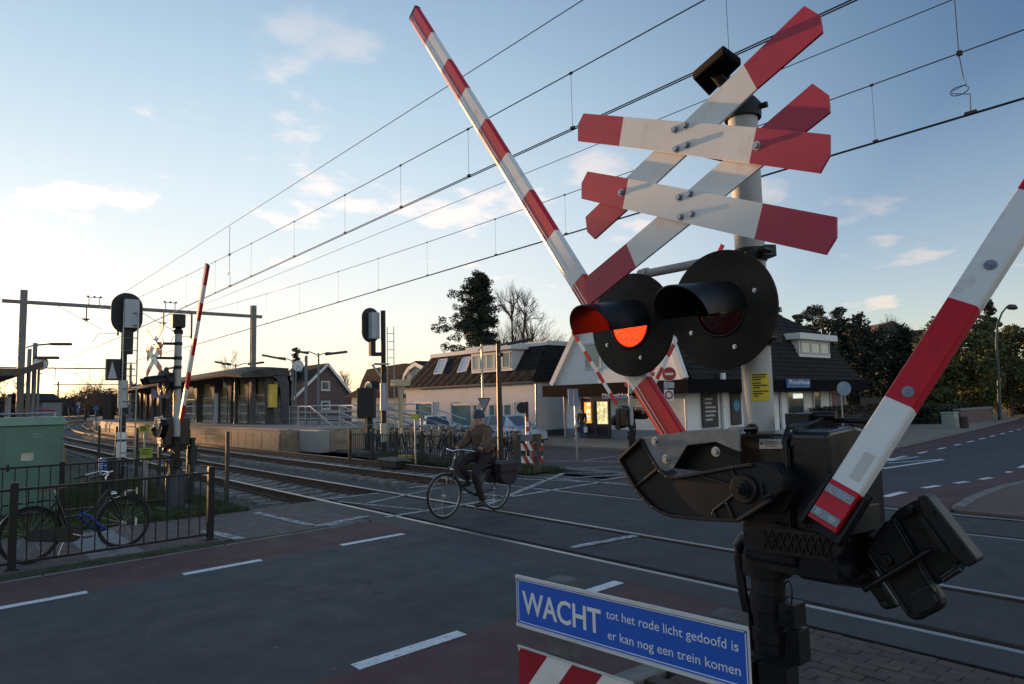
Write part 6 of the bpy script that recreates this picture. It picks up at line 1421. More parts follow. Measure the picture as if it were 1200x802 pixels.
# --- white building with the mansard roof: front plane x = XW
XW = 27.3; cR = gp(627.4, 513.8); yR = cR.y; yL = onx(476, 480, XW).y; zE = onx(626, 447, XW).z; zEl = onx(476, 457, XW).z; zE = (zE+zEl)/2; zR = zat(626, 404, (XW+1.0, yR+.6)); GZ_ = -.45
t = thing('white_building', 'white plastered building with a dark mansard roof, skylights and a wide dormer', 'building', (XW+4, (yR+yL)/2, GZ_))
DPT = 9
b = MB(whitew); b.box((XW, yR, GZ_), (XW+DPT, yL, zE)); b.build('wall', t)
b = MB(plinth); b.box((XW-.02, yR-.02, GZ_), (XW+DPT, yL, GZ_+.5)); b.build('plinth', t)
ins = 1.35
A_ = Vector((XW-.25, yR-.12, zE+.002)); B_ = Vector((XW-.25, yL+.1, zE+.002)); Ct = Vector((XW+ins, yL-1.6, zR)); Dt = Vector((XW+ins, yR+.25, zR))
b = MB(rooft); E2 = Vector((XW+DPT, yR-.12, zE+.002)); F2 = Vector((XW+DPT, yR+.25, zR)); G2 = Vector((XW+DPT, yL-1.6, zR)); H2 = Vector((XW+DPT, yL+.1, zE+.002))
b.add([A_, B_, Ct, Dt, E2, F2, G2, H2], [(0, 3, 2, 1), (0, 4, 5, 3), (3, 5, 6, 2), (1, 2, 6, 7), (0, 1, 7, 4)]); ro = b.build('roof', t)
tiles(ro, B_, A_, Dt, Ct, 14); tiles(ro, A_, E2, F2, Dt, 14)
b = MB(fascia); b.box((XW+ins-.12, yR+.12, zR-.05), (XW+DPT, yL-1.5, zR+.22)); b.build('roof_edge', t)
b = MB(MATS['dark_plinth']); b.box((XW-.32, yR-.2, zE-.05), (XW-.2, yL+.15, zE+.06)); b.build('gutter', t)
nrm = Vector((-1, 0, 0))
def wx(px0, py0, px1, py1, x=XW): a = onx(px0, py1, x); e = onx(px1, py1, x); c = onx(px0, py0, x); zb_ = (a.z+e.z)/2; zt_ = onx((px0+px1)/2, py0, x).z; return (Vector((x-.03, a.y, zb_)), Vector((x-.03, e.y, zb_)), Vector((x-.03, a.y, zt_)))
window(t, *wx(487, 471.5, 508, 491.5), nrm, 1, blindm, .12, label='wide window with white surround'); window(t, *wx(529.5, 473, 554.5, 512), nrm, 1, blindm, .14); window(t, *wx(554.8, 473, 561.5, 503), nrm, 1, blindm, .12); window(t, *wx(573, 472.5, 582, 491), nrm, 1, blindm, .14); window(t, *wx(581.5, 472.3, 601.5, 492), nrm, 2, blindm, .14)
for (x0, x1) in ((528.5, 530), (603, 604.5)): b = MB(whitew); p0, p1, p2_ = wx(x0, 471, x1, 512); b.obox(p0, p1-p0, p2_-p0, nrm*.06); b.build('pilaster', t)
sl = (Dt-A_); sl = Vector((ins+.25, 0, zR-zE)).normalized()
def onroof(px, py):                                # point on the front slope
    nn = Vector((-(zR-zE), 0, ins+.25)).normalized(); d = ray(px, py); k = (A_-CAM).dot(nn)/d.dot(nn); return CAM+d*k, nn
for q4 in (((509.5, 439.5), (518.5, 438.5), (525.2, 421.8), (516, 423)), ((537, 437.5), (546.5, 436), (552.3, 419.5), (543.5, 421))):
    P4 = [onroof(*p) for p in q4]; nn = P4[0][1]; P4 = [p+nn*.07 for p, _ in P4]
    b = MB(fascia); 
    for a, e in zip(P4, P4[1:]+P4[:1]): b.bar(a, e, .09, .1, nn)
    s_ = b.build('skylight', ro); b = MB(M('skylight_glass', (.45, .50, .58), .1, var=.05, spec=.9)); b.prism(P4, nn*.03); b.build('pane', s_)
# dormer
xd = XW+.05; a = onx(552.5, 437, xd); e = onx(600.5, 433, xd); top_ = onx(575, 411.5, xd).z; zb_ = (a.z+e.z)/2
dm = MB(fascia); dm.box((xd, e.y, zb_-.06), (xd+2.4, a.y, top_)); do = dm.build('dormer', t)
b = MB(fascia); b.box((xd-.3, e.y-.25, top_-.04), (xd+2.3, a.y+.2, top_+.34)); b.build('dormer_roof_edge', do)
for k in range(5):
    y0 = a.y-.15-(a.y-e.y-.3)*k/5; y1 = a.y-.15-(a.y-e.y-.3)*(k+1)/5; p0 = Vector((xd-.02, y0, zb_+.12)); p1 = Vector((xd-.02, y1, zb_+.12)); window(t, p0, p1, p0+Vector((0, 0, top_-.3-zb_)), nrm, 1, brightp if k != 4 else pane, .07, name='dormer_window')
b = MB(galv); b.tube([onx(628, 449, XW-.1), onx(628.5, 512, XW-.1)], .05, 8); b.build('downpipe', t)
# --- shop with the gambrel gable
XP = 26.9; YP = 19.1; XE = 45; FZ = 2.0; WZ = -.35
yA = onx(648, 455, XP).y; kz = 5.6
t = thing('phone_shop', 'white gabled corner shop with a big dark roof, a dark fascia and a PhoneHouse sign', 'shop', ((XP+XE)/2, (YP+yA)/2, WZ))
b = MB(whitew2); b.box((XP+.7, YP+.7, WZ), (XE-.4, yA-.3, FZ+.3)); b.build('wall', t)
b = MB(M('grey_plinth', (.20, .23, .27), .8, var=.1)); b.box((XP+.68, YP+.68, WZ), (XE-.38, yA-.28, WZ+.55)); b.build('plinth', t)
b = MB(M('dark_fascia', (.006, .006, .009), .85, var=.15, spec=.08)); b.box((XP-.75, YP-.6, FZ), (XE+.3, yA+.1, FZ+.62)); b.build('fascia', t, bevel=.02)
yk0, yk1 = onx(677, 386, XP).y, onx(781, 386, XP).y; zk = onx(677, 386, XP).z; zk2 = onx(781, 386, XP).z; zk = (zk+zk2)/2; yp = (yk0+yk1)/2; zp = 7.9; ye0, ye1 = onx(649.5, 452, XP).y, onx(804, 444, XP).y; z0_ = FZ+.62
g = [(ye0, z0_), (yk0, zk), (yp, zp), (yk1, zk), (ye1, z0_)]
b = MB(whitew2); b.prism([(XP, y, z) for y, z in g], (.2, 0, 0)); gb = b.build('gable', t)
b = MB(fascia)
for (a, c) in zip(g, g[1:]): b.bar((XP-.12, a[0], a[1]+.05), (XP-.12, c[0], c[1]+.05), .3, .3, Vector((0, -(c[1]-a[1]), c[0]-a[0]))); 
b.build('bargeboard', gb)
p0 = onx(686, 434, XP-.03); p1 = onx(705, 434, XP-.03); p1.z = p0.z; p2_ = Vector((p0.x, p0.y, onx(695, 402, XP).z)); window(gb, p0, p1, p2_, nrm, 1, blindm, .1)
# main roof: gambrel with a hipped far end
rr = [(p[0]+(-.25 if i == 4 else .25 if i == 0 else 0), p[1]) for i, p in enumerate(g)]
xr0 = XP+.05; xe1, xk1, xp1 = XE+.5, XE-1.8, XE-5.5
b = MB(rooft)
v = [(xr0, *rr[0]), (xr0, *rr[1]), (xr0, *rr[2]), (xr0, *rr[3]), (xr0, *rr[4]), (xe1, *rr[0]), (xk1, *rr[1]), (xp1, *rr[2]), (xk1, *rr[3]), (xe1, *rr[4])]
b.add(v, [(0, 1, 6, 5), (1, 2, 7, 6), (2, 3, 8, 7), (3, 4, 9, 8), (5, 6, 8, 9), (6, 7, 8), (0, 5, 9, 4)]); ro2 = b.build('roof', t)
tiles(ro2, v[4], v[9], v[8], v[3], 11); tiles(ro2, v[3], v[8], v[7], v[2], 9); tiles(ro2, v[9], v[5], v[6], v[8], 11)
# dormer in the long slope
def onrf(px, py, A, nn): d = ray(px, py); return CAM+d*((A-CAM).dot(nn)/d.dot(nn))
yd = rr[4][0]+.55; a = ony(937, 416, yd); e = ony(973, 416.5, yd); zt_ = ony(950, 399, yd).z; b = MB(fascia); b.box((a.x, yd, a.z-.1), (e.x, yd+2, zt_)); d2 = b.build('dormer', t); b = MB(fascia); b.box((a.x-.5, yd-.35, zt_), (e.x+.35, yd+2, zt_+.36)); b.build('dormer_roof_edge', d2)
for k in range(3):
    x0 = a.x+.15+(e.x-a.x-.3)*k/3; x1 = a.x+.15+(e.x-a.x-.3)*(k+1)/3; window(t, (x0, yd-.03, a.z+.1), (x1, yd-.03, a.z+.1), (x0, yd-.03, zt_-.1), (0, -1, 0), 1, brightp, .08, name='dormer_window')
# shop front on the track side: glazed entrance with lit posters
XS = XP+.66
def wy(px0, py0, px1, py1, x=XS): return wx(px0, py0, px1, py1, x)
shopg = M('shop_glass', (.035, .036, .04), .06, var=.3, scale=.7, spec=.9); darkf = M('dark_shop_frame', (.03, .03, .034), .5)
p0, p1, p2_ = wy(683, 467, 716, 513); f = window(t, p0, p1, p2_, nrm, 2, shopg, .12, name='shop_window', label='lit shop window with orange posters'); f.data.materials[0] = darkf
b = MB(M('orange_lit_poster', (.95, .30, .05), .6, var=.35, scale=2.2, emit=.42)); q0, q1, q2 = wy(686, 471.5, 693.5, 496, XS-.06); b.obox(q0, q1-q0, q2-q0, nrm*.02); b.build('lit_poster', f)
b = MB(M('yellow_lit_display', (.75, .52, .26), .6, var=.75, scale=5, emit=.35)); q0, q1, q2 = wy(701, 471, 713, 497, XS-.06); b.obox(q0, q1-q0, q2-q0, nrm*.02); b.build('lit_display', f)
b = MB(M('pale_print', (.8, .7, .5), .6, emit=.4))
for y0, y1 in ((473, 475.5), (480, 484), (487, 489.5), (491, 492.5)): q0, q1, q2 = wy(688, y0, 692, y1, XS-.085); b.obox(q0, q1-q0, q2-q0, nrm*.01)
b.build('poster_print', f)
b = MB(M('white_lettering', (.80, .81, .82), .5)); 
q0, q1, q2 = wx(706, 461, 745, 465.2, XP-.76); text('PhoneHouse', (q2.z-q0.z)*1.25, q0+Vector((-.01, 0, .03)), (0, -1, 0), (0, 0, 1), MATS['white_lettering'], t, 'lettering', .01, width=abs(q1.y-q0.y))
b = MB(M('blue_underline', (.03, .16, .45), .5)); q0, q1, q2 = wx(706, 465.6, 745, 467, XP-.76); b.obox(q0, q1-q0, Vector((0, 0, .08)), nrm*.02); b.build('blue_strip', t)
# road side: posters and windows
YS = YP+.66; ns_ = Vector((0, -1, 0))
def ws(px0, py0, px1, py1, y=YS): a = ony(px0, py1, y); e = ony(px1, py1, y); zb_ = (a.z+e.z)/2; zt_ = ony((px0+px1)/2, py0, y).z; return Vector((a.x, y-.03, zb_)), Vector((e.x, y-.03, zb_)), Vector((a.x, y-.03, zt_))
posterm = M('black_poster', (.018, .018, .022), .5, var=.2)
p0, p1, p2_ = ws(823, 461, 841, 501); b = MB(posterm); b.obox(p0, p1-p0, p2_-p0, ns_*.05); o = b.build('black_price_board', t); b = MB(M('pale_text', (.45, .47, .5), .6))
for k in range(6): z = p2_.z-(p2_.z-p0.z)*(.2+.12*k); b.obox(Vector((p0.x+(p1.x-p0.x)*.15, p0.y-.055, z)), Vector(((p1.x-p0.x)*(.5, .42, .68, .7, .6, .45)[k], 0, 0)), (0, 0, .09), (0, -.008, 0))
b.build('printed_lines', o)
p0, p1, p2_ = ws(857, 460, 868, 498); b = MB(posterm); b.obox(p0, p1-p0, p2_-p0, ns_*.05); o = b.build('black_poster', t); b = MB(M('blue_disc', (.04, .25, .5), .5)); c = (p0+p1)/2; c.z = p0.z+(p2_.z-p0.z)*.6; b.cyl(c+ns_*.05, c+ns_*.07, abs(p1.x-p0.x)*.34, 24); b.build('blue_disc', o)
for x0, x1 in ((846, 850), (901, 911), (915, 921)): p0, p1, p2_ = ws(x0, 460, x1, 505); b = MB(whitew2); b.obox(p0, p1-p0, p2_-p0, ns_*.12); b.build('pilaster', t)
for x0, x1, m in ((922.5, 943, pane), (954, 963, pane), (974, 992, M('poster_picture', (.30, .16, .17), .6, var=.7, scale=1.6, col2=(.05, .06, .09)))):
    p0, p1, p2_ = ws(x0, 458, x1, 496); f = window(t, p0, p1, p2_, ns_, 1, m, .12, name='shop_window')
b = MB(M('pale_lit_screen', (.75, .78, .7), .5, emit=.25)); p0, p1, p2_ = ws(929, 461.5, 940, 467, YS-.04); b.obox(p0, p1-p0, p2_-p0, ns_*.02); b.build('lit_panel', t)
q0, q1, q2 = ws(921.5, 446, 946.5, 452, YP-.6); b = MB(M('sign_blue_box', (.035, .13, .36), .5)); b.obox(q0-Vector((.1, 0, .12)), q1-q0+Vector((.2, 0, 0)), q2-q0+Vector((0, 0, .2)), ns_*.06); sbx = b.build('sign_box', t)
text('PhoneHouse', (q2.z-q0.z)*1.3, q0+Vector((.05, -.1, .06)), (1, 0, 0), (0, 0, 1), MATS['white_lettering'], sbx, 'lettering', .01, width=abs(q1.x-q0.x)-.1)
for yy_ in (YP+.6, yA-.25): b = MB(winf); b.tube([(XP+.62, yy_, WZ), (XP+.62, yy_, FZ)], .05, 8); b.build('downpipe', t, smooth=40)
b = MB(fascia); c = ony(847, 441, YP-.4); b.cyl((c.x, c.y, FZ+.6), (c.x, c.y, c.z+.15), .14, 12); b.build('vent_pipe', t)
# --- brown gabled house and the gambrel houses behind the platform
bw = M('brown_brick', (.125, .085, .085), .85, var=.25, scale=5, bump=.4, bscale=20, pos=True); shade = M('grey_roof', (.038, .037, .038), .88, spec=.1, var=.3, scale=3, bump=.4, bscale=8, detail=6)
# brown house: the gable faces the road, its left roof slope faces the railway
YG = 86; l, r, p = ony(343, 470, YG), ony(414, 460, YG), ony(383, 427, YG); ze = (l.z+r.z)/2-.2; dp_ = 11
t = thing('brown_house', 'brown brick house with a steep gable and a small window behind the platform', 'house', ((l.x+r.x)/2, YG+5, -.5))
b = MB(bw); b.prism([(l.x, YG, -.5), (r.x, YG, -.5), (r.x, YG, ze), (p.x, YG, p.z-.15), (l.x, YG, ze)], (0, dp_, 0)); b.build('wall', t)
b = MB(shade)
for e in (l, r):
    up = Vector((-(p.z-ze)*(1 if e.x < p.x else -1), 0, abs(p.x-e.x))).normalized(); d = Vector((e.x-p.x, 0, ze-p.z)); b.obox(Vector((p.x, YG-.35, p.z)), d*1.06, Vector((0, dp_+.7, 0)), up*.18)
ro = b.build('roof', t)
for e in (l, r): b = MB(fascia); b.bar((p.x, YG-.40, p.z), Vector((p.x, YG-.40, p.z))+Vector((e.x-p.x, 0, ze-p.z))*1.06, .08, .32, Vector((-(p.z-ze)*(1 if e.x < p.x else -1), 0, abs(p.x-e.x)))); b.build('bargeboard', ro)
def wyy(x0, y0, x1, y1, Y): a = ony(x0, y1, Y); c = ony(x1, y1, Y); zb_ = (a.z+c.z)/2; zt_ = ony((x0+x1)/2, y0, Y).z; return Vector((a.x, Y-.03, zb_)), Vector((c.x, Y-.03, zb_)), Vector((a.x, Y-.03, zt_))
for q4 in ((376, 446.5, 386.5, 458), (376, 470, 387, 480)): window(t, *wyy(*q4, YG), Vector((0, -1, 0)), 1, pane, .2, sill=True)
nn = Vector((-(p.z-ze), 0, p.x-l.x)).normalized(); A0 = Vector((p.x, YG, p.z))+nn*.2
def onsl(px, py): d = ray(px, py); return CAM+d*((A0-CAM).dot(nn)/d.dot(nn))
b = MB(M('white_verge', (.62, .63, .66), .6)); b.prism([onsl(x, y) for x, y in ((321, 458), (325, 464.5), (355, 434), (353, 430.5), (345, 432))], nn*.12); b.build('pale_roof_edge', t)
t = thing('gambrel_house', 'pale house with a dark bell-shaped roof and arched windows beside the white building', 'house', (32, 50, -.5)); Xh = 31.0
cw = M('pale_green_wall', (.42, .45, .40), .8, var=.08, scale=1)
l, r = onx(410, 468, Xh), onx(497, 440, Xh); zt_ = onx(420, 440, Xh).z; b = MB(cw); b.prism([(Xh, onx(412, 470, Xh).y, -.5), (Xh, onx(480, 470, Xh).y, -.5), (Xh, onx(480, 470, Xh).y, onx(480, 465, Xh).z), (Xh, onx(412, 470, Xh).y, onx(412, 466, Xh).z)], (7, 0, 0)); b.build('wall', t)
b = MB(shade); b.prism([onx(x, y, Xh-.3) for x, y in ((402, 466), (421, 455), (424, 446), (430, 433), (473, 426), (480, 428), (476, 440), (470, 455), (482, 466))], (6, 0, 0)); ro = b.build('roof', t)
b = MB(cw); b.prism([onx(x, y, Xh-.8) for x, y in ((473, 452), (475, 440), (480, 432), (487, 427.5), (495, 432), (498, 440), (498, 462), (473, 462))], (5, 0, 0)); d_ = b.build('front_gable', t)
b = MB(fascia)
pts = [(472, 454), (474, 441), (479, 432.5), (487, 426.8), (496, 431.5), (499, 436)]
for a, c in zip(pts, pts[1:]): b.bar(onx(*a, Xh-.95), onx(*c, Xh-.95), .3, .18, (1, 0, 0))
b.build('bargeboard', d_)
b = MB(shade); b.prism([onx(x, y, Xh-1.0) for x, y in ((471, 455), (474, 439), (479, 431), (487, 424.8), (497, 431), (499.5, 436), (499.5, 433), (487, 423), (477, 428))], (6, 0, 0)); b.build('gable_roof', d_)
def archwin(par, px, py0, py1, w, x):
    b = MB(winf); c = onx(px, (py0+py1)/2, x); k = 12; h = onx(px, py0, x).z-onx(px, py1, x).z; r_ = abs(onx(px-w/2, py0, x).y-onx(px+w/2, py0, x).y)/2; z0 = onx(px, py1, x).z
    def arch(s, off): return [(x-off, c.y+r_*s, z0+(1-s)*.1), ]+[(x-off, c.y+r_*s*math.cos(a), z0+h-r_+r_*s*math.sin(a)) for a in [PI*i/k for i in range(k+1)]]+[(x-off, c.y-r_*s, z0+(1-s)*.1)]
    b.prism(arch(1, .02), (-.1, 0, 0)); f = b.build('window', par); b = MB(pane); b.prism(arch(.75, .125), (-.02, 0, 0)); b.build('pane', f)
archwin(ro, 432.5, 447, 456, 8, Xh-.3); archwin(d_, 481.5, 437, 452, 7, Xh-.8)
# cars
def car(label, body_m, group='cars parked before the white building'):
    t = thing('parked_car', label, 'car', (0, 0, 0), group=group); g_ = M('car_glass', (.02, .025, .03), .05, var=.2, spec=.9, coat=.5); tr = M('car_trim', (.02, .02, .022), .5)
    st = [(-1.95, .30, .60, .78, .78, .62), (-1.85, .22, .72, .98, .98, .74), (-1.55, .2, .78, 1.02, 1.02, .80), (-1.0, .2, .82, 1.0, 1.0, .83), (0, .2, .83, .97, .97, .84), (.7, .2, .83, .95, .95, .84), (1.0, .2, .82, .92, .92, .82), (1.5, .2, .78, .82, .82, .76), (1.85, .24, .68, .70, .70, .62), (1.97, .32, .55, .58, .58, .5)]
    b = MB(body_m); v = []; f = []
    for x, z0, w, z1, _, wt in st: v += [(x, -w*.92, z0), (x, -w, (z0+z1)*.5), (x, -w*.97, z1-.06), (x, -wt*.9, z1), (x, wt*.9, z1), (x, w*.97, z1-.06), (x, w, (z0+z1)*.5), (x, w*.92, z0)]
    for i in range(len(st)-1):
        for j in range(7): f.append((8*i+j, 8*i+j+1, 8*i+9+j, 8*i+8+j))
    f.append(tuple(range(8))); k = 8*(len(st)-1); f.append(tuple(range(k+7, k-1, -1))); b.add(v, f); b.build('body', t, local=True, smooth=40)
    b = MB(body_m); cs = [(-1.72, .95, .70), (-1.45, 1.40, .58), (-.9, 1.50, .56), (-.1, 1.50, .56), (.25, 1.44, .56), (1.02, .93, .70)]; v = []; f = []
    for x, z, w in cs: v += [(x, -.77 if z < 1 else -.60, .93 if z > 1 else .92), (x, -w, z), (x, w, z), (x, .77 if z < 1 else .60, .93)]
    sec = [(-1.72, -.76, .95), (-1.72, .76, .95)]
    v = []; lo = [(-1.72, .78, .96), (-1.5, .80, .97), (-.9, .82, .97), (-.1, .82, .965), (.3, .82, .955), (1.05, .78, .92)]; hi = [(-1.68, .74, 1.0), (-1.38, .60, 1.42), (-.9, .58, 1.50), (-.1, .58, 1.50), (.22, .58, 1.46), (1.0, .74, .94)]
    for (x, w, z), (x2, w2, z2) in zip(lo, hi): v += [(x, -w, z), (x2, -w2, z2), (x2, w2, z2), (x, w, z)]
    f = [(4*i+j, 4*i+j+1, 4*i+5+j, 4*i+4+j) for i in range(5) for j in range(3)]+[(0, 1, 2, 3), (23, 22, 21, 20)]; b.add(v, f); ca = b.build('cabin', t, local=True, smooth=30)
    def lerp(a, c, s): return tuple(p+(q-p)*s for p, q in zip(a, c))
    def glassq(q4, nm, off):
        b = MB(g_); c = [Vector(p) for p in q4]; n_ = (c[1]-c[0]).cross(c[3]-c[0]).normalized(); m_ = sum(c, Vector())/4; 
        if n_.dot(m_-Vector((-.2, 0, 1.0))) < 0: n_ = -n_
        c = [m_+(p-m_)*.9+n_*off for p in c]; b.prism(c, n_*.006); b.build(nm, t, local=True)
    glassq([v[16], v[20], v[23], v[19]][:0] or [v[17], v[21], v[22], v[18]], 'windscreen', .004); glassq([v[1], v[5], v[6], v[2]], 'rear_window', .004)
    for s in (0, 1):
        for i in (1, 2, 3):
            a, c, d, e = (v[4*i], v[4*i+4], v[4*i+5], v[4*i+1]) if s == 0 else (v[4*i+3], v[4*i+7], v[4*i+6], v[4*i+2]); glassq([a, c, d, e], 'side_window', .004)
        a, c, d = (v[16], v[20], v[17]) if s == 0 else (v[19], v[23], v[18])
    for s in (-1, 1):
        for x in (-1.2, 1.22):
            b = MB(tyre); b.tube2([(Vector((x, s*.60, .31)), .30), (Vector((x, s*.62, .31)), .315), (Vector((x, s*.80, .31)), .315), (Vector((x, s*.83, .31)), .29)], Vector((0, s, 0)), 24); w_ = b.build('wheel', t, local=True, smooth=30); b = MB(alu); b.cyl((x, s*.825, .31), (x, s*.845, .31), .2, 18); b.build('hubcap', w_, local=True)
        b = MB(M('headlight_glass', (.55, .56, .56), .1, spec=.9)); b.prism([(1.83, s*.42, .60), (1.75, s*.68, .62), (1.66, s*.73, .74), (1.80, s*.45, .70)], (.05, s*.02, 0)); b.build('headlight', t, local=True)
        b = MB(MATS.get('rear_light') or M('rear_light', (.25, .01, .01), .2)); b.box((-1.93, min(s*.52, s*.74), .72), (-1.8, max(s*.52, s*.74), .95)); b.build('taillight', t, local=True)
        b = MB(body_m); b.ball((.72, s*.93, .98), .09, 10, 6, (.7, 1, .75)); b.build('mirror', t, local=True, smooth=60)
    b = MB(M('yellow_plate', (.65, .42, .02), .5)); b.box((1.945, -.24, .36), (1.985, .24, .47)); b.build('number_plate', t, local=True)
    b = MB(tr); b.box((1.86, -.42, .50), (1.965, .42, .58)); b.box((1.8, -.6, .24), (1.96, .6, .33)); b.build('grille', t, local=True)
    return t
c1_ = car('silver-blue hatchback parked before the white building, right of the street lamp', M('silver_blue_paint', (.48, .53, .60), .3, .2, var=.05, coat=.6))
q = gp(601, 523); c1_.location = (q.x+.75, q.y+1.0, zg(23)-.0); c1_.rotation_euler = (0, 0, -PI/2+.12)
c2 = copy_tree(c1_); c2['label'] = 'pale car with a dark bonnet parked left of the other car, partly behind the railings'; q = gp(518, 518); c2.location = (q.x-.2, q.y+.3, zg(23)); c2.rotation_euler = (0, 0, -PI/2-.45)
for ch in c2.children:
    if ch.name.startswith(('body', 'cabin', 'mirror')): ch.data = ch.data.copy(); ch.data.materials[0] = M('white_car_paint', (.70, .71, .72), .3, var=.05, coat=.6)
# ================================================================ trees and the far surroundings
barkm = M('bark', (.060, .048, .038), .9, var=.3, scale=4, bump=.5, bscale=12); twigm = M('bare_twigs', (.075, .055, .042), .9, var=.3, scale=2); twigr = M('reddish_twigs', (.10, .062, .042), .9, var=.3, scale=2)
def leafm(n, c, c2): return M(n, c, .8, var=.3, col2=c2, scale=1.1, detail=3)
conl = leafm('conifer_needles', (.046, .064, .032), (.018, .028, .017)); darkl = leafm('dark_evergreen', (.036, .054, .036), (.014, .023, .016)); yell = leafm('yellow_green_leaves', (.13, .145, .042), (.050, .066, .026)); pinel = leafm('pine_needles', (.038, .058, .040), (.016, .026, .020)); hedgel = leafm('hedge_leaves', (.050, .074, .034), (.020, .032, .016)); brownl_ = leafm('brown_shrub', (.075, .050, .034), (.03, .02, .014))
def leaves(name, clumps, n, s, mat, parent, seed, flat=.6, aspect=2.0, origin=None):
    if parent is not None: n = int(n*1.7); s *= .74
    R = random.Random(seed); v = []; f = []; tot = sum(c[1]**2 for c in clumps)
    for (c, r, *sc) in clumps:
        sx, sy, sz = sc[0] if sc else (1, 1, .8)
        for _ in range(max(3, int(n*r*r/tot))):
            d = Vector((R.gauss(0, 1), R.gauss(0, 1), R.gauss(0, 1))).normalized()*r*R.random()**.4
            p = Vector((c[0]+d.x*sx, c[1]+d.y*sy, c[2]+d.z*sz)); a = Vector((R.gauss(0, 1), R.gauss(0, 1), R.gauss(0, flat))).normalized(); b_ = a.orthogonal().normalized(); b_ = (b_*math.cos(t_ := R.uniform(0, PI))+a.cross(b_)*math.sin(t_)); ss = s*R.choice((.45, .6, .8, 1., 1.25))*R.uniform(.8, 1.2)
            k = len(v); v += [p-a*ss*aspect*.5, p+b_*ss*.45, p+a*ss*aspect*.5, p-b_*ss*.45]; f.append((k, k+1, k+2, k+3))
    b = MB(mat); b.v = [tuple(p) for p in v]; b.f = f; b.mi = [0]*len(f); o = b.build(name, parent); return o
def branch(b, p, d, L, r, lvl, R, spread=.55, up=.12, n=3, tips=None, sides=5, curve=.12):
    seg = 3; pts = [p]; rs = [r]; q = Vector(p); dd = Vector(d)
    for i in range(seg):
        dd = (dd+Vector((R.gauss(0, curve), R.gauss(0, curve), R.gauss(0, curve)+up*.4))).normalized(); q = q+dd*L/seg; pts.append(q.copy()); rs.append(r*(1-.45*(i+1)/seg))
    b.tube(pts, rs, sides if lvl > 1 else 3, cap=False)
    if lvl <= 0:
        if tips is not None: tips.append(q.copy())
        return
    for i in range(n):
        t = R.uniform(.3, 1.0); k = min(seg-1, int(t*seg)); p0 = pts[k]+(pts[k+1]-pts[k])*(t*seg-k); ax = dd.orthogonal().normalized(); ax.rotate(Matrix.Rotation(R.uniform(0, 2*PI), 3, dd)); nd_ = (dd+ax*R.uniform(.6, 1.3)*spread*1.4+Vector((0, 0, up))).normalized()
        branch(b, p0, nd_, L*R.uniform(.55, .8), rs[k]*.62, lvl-1, R, spread, up, n, tips, sides, curve)
    branch(b, q, dd, L*.7, rs[-1]*.9, lvl-1, R, spread, up, n, tips, sides, curve)
def treepos(px, py_top, D, zb=-.45):
    p = at(px, 480, D); p.z = zb; return p, zat(px, py_top, p)-zb
def bare(label, px, top, D, lvl=5, seed=1, mat=twigm, stems=1, group='bare trees', spread=.5, name='bare_tree', width=1., n=3, r=.018):
    p, h = treepos(px, top, D); t = thing(name, label, 'tree', p, group=group); R = random.Random(seed); b = MB(mat); tr = MB(barkm)
    for s_ in range(stems):
        off = Vector((R.uniform(-.5, .5), R.uniform(-.5, .5), 0))*(stems-1)*.7*width; q = p+off; hh = h*R.uniform(.78, .92); d0 = Vector((R.gauss(0, .05), R.gauss(0, .05), 1)).normalized()
        tr.tube([q, q+d0*hh*.3, q+d0*hh*.62, q+d0*hh*.98], [h*r, h*r*.75, h*r*.45, h*r*.12], 7)
        for i in range(int(11/max(1, stems**.5))):
            f_ = R.uniform(.28, .95); a = R.uniform(0, 2*PI); dd = Vector((math.cos(a)*spread, math.sin(a)*spread, R.uniform(.4, 1.0))).normalized(); branch(b, q+d0*hh*f_, dd, h*.17*width*(1.25-f_*.8), h*r*.32, lvl-2, R, spread, .1, n, sides=4)
    tr.build('trunk', t, smooth=50); b.build('crown', t); return t
def leafy(label, px, top, D, w, mat, seed, n=7000, s=.22, low=.18, name='leafy_tree', group=None, shape='round', zb=-.45, lean=0):
    p, h = treepos(px, top, D, zb); t = thing(name, label, 'tree', p, group=group); R = random.Random(seed); cl = []; b = MB(barkm); b.tube([p, p+Vector((R.gauss(0, .1), R.gauss(0, .1), h*.4)), p+Vector((R.gauss(0, .2), R.gauss(0, .2), h*.9))], [h*.022+.04, h*.016, h*.004], 7)
    k = 26 if shape != 'column' else 30
    for i in range(k):
        f_ = low+(1-low)*(i+.5)/k; a = R.uniform(0, 2*PI)
        if shape == 'round': rr = w*(1-abs(2*(f_-low)/(1-low)-1)**2.2)**.5*R.uniform(.3, 1.0); cr = w*R.uniform(.22, .42)
        elif shape == 'cone': rr = w*(1.05-f_)*R.uniform(.35, 1.05); cr = w*(.16+.30*(1-f_))*R.uniform(.8, 1.25)
        elif shape == 'pine': rr = w*R.uniform(.15, .95)*(1 if f_ > .5 else .6); cr = w*R.uniform(.25, .4)
        else: rr = w*R.uniform(.0, .6)*(1-max(0, f_-.75)*3.2); cr = w*R.uniform(.4, .62)*(1-max(0, f_-.75)*2.2)
        c = p+Vector((rr*math.cos(a), rr*math.sin(a), h*f_-cr*.35)); cl.append((c, cr, (1, 1, .62) if shape in ('pine', 'cone') else (1, 1, .95)))
        if shape != 'column': st = p+Vector((0, 0, h*max(.1, f_-.16))); b.tube([st, (st+c)/2+Vector((0, 0, .1)), c], [h*.008, h*.005, h*.002], 4, cap=False)
    b.build('trunk', t, smooth=50); leaves('crown', cl, n, s, mat, t, seed); return t
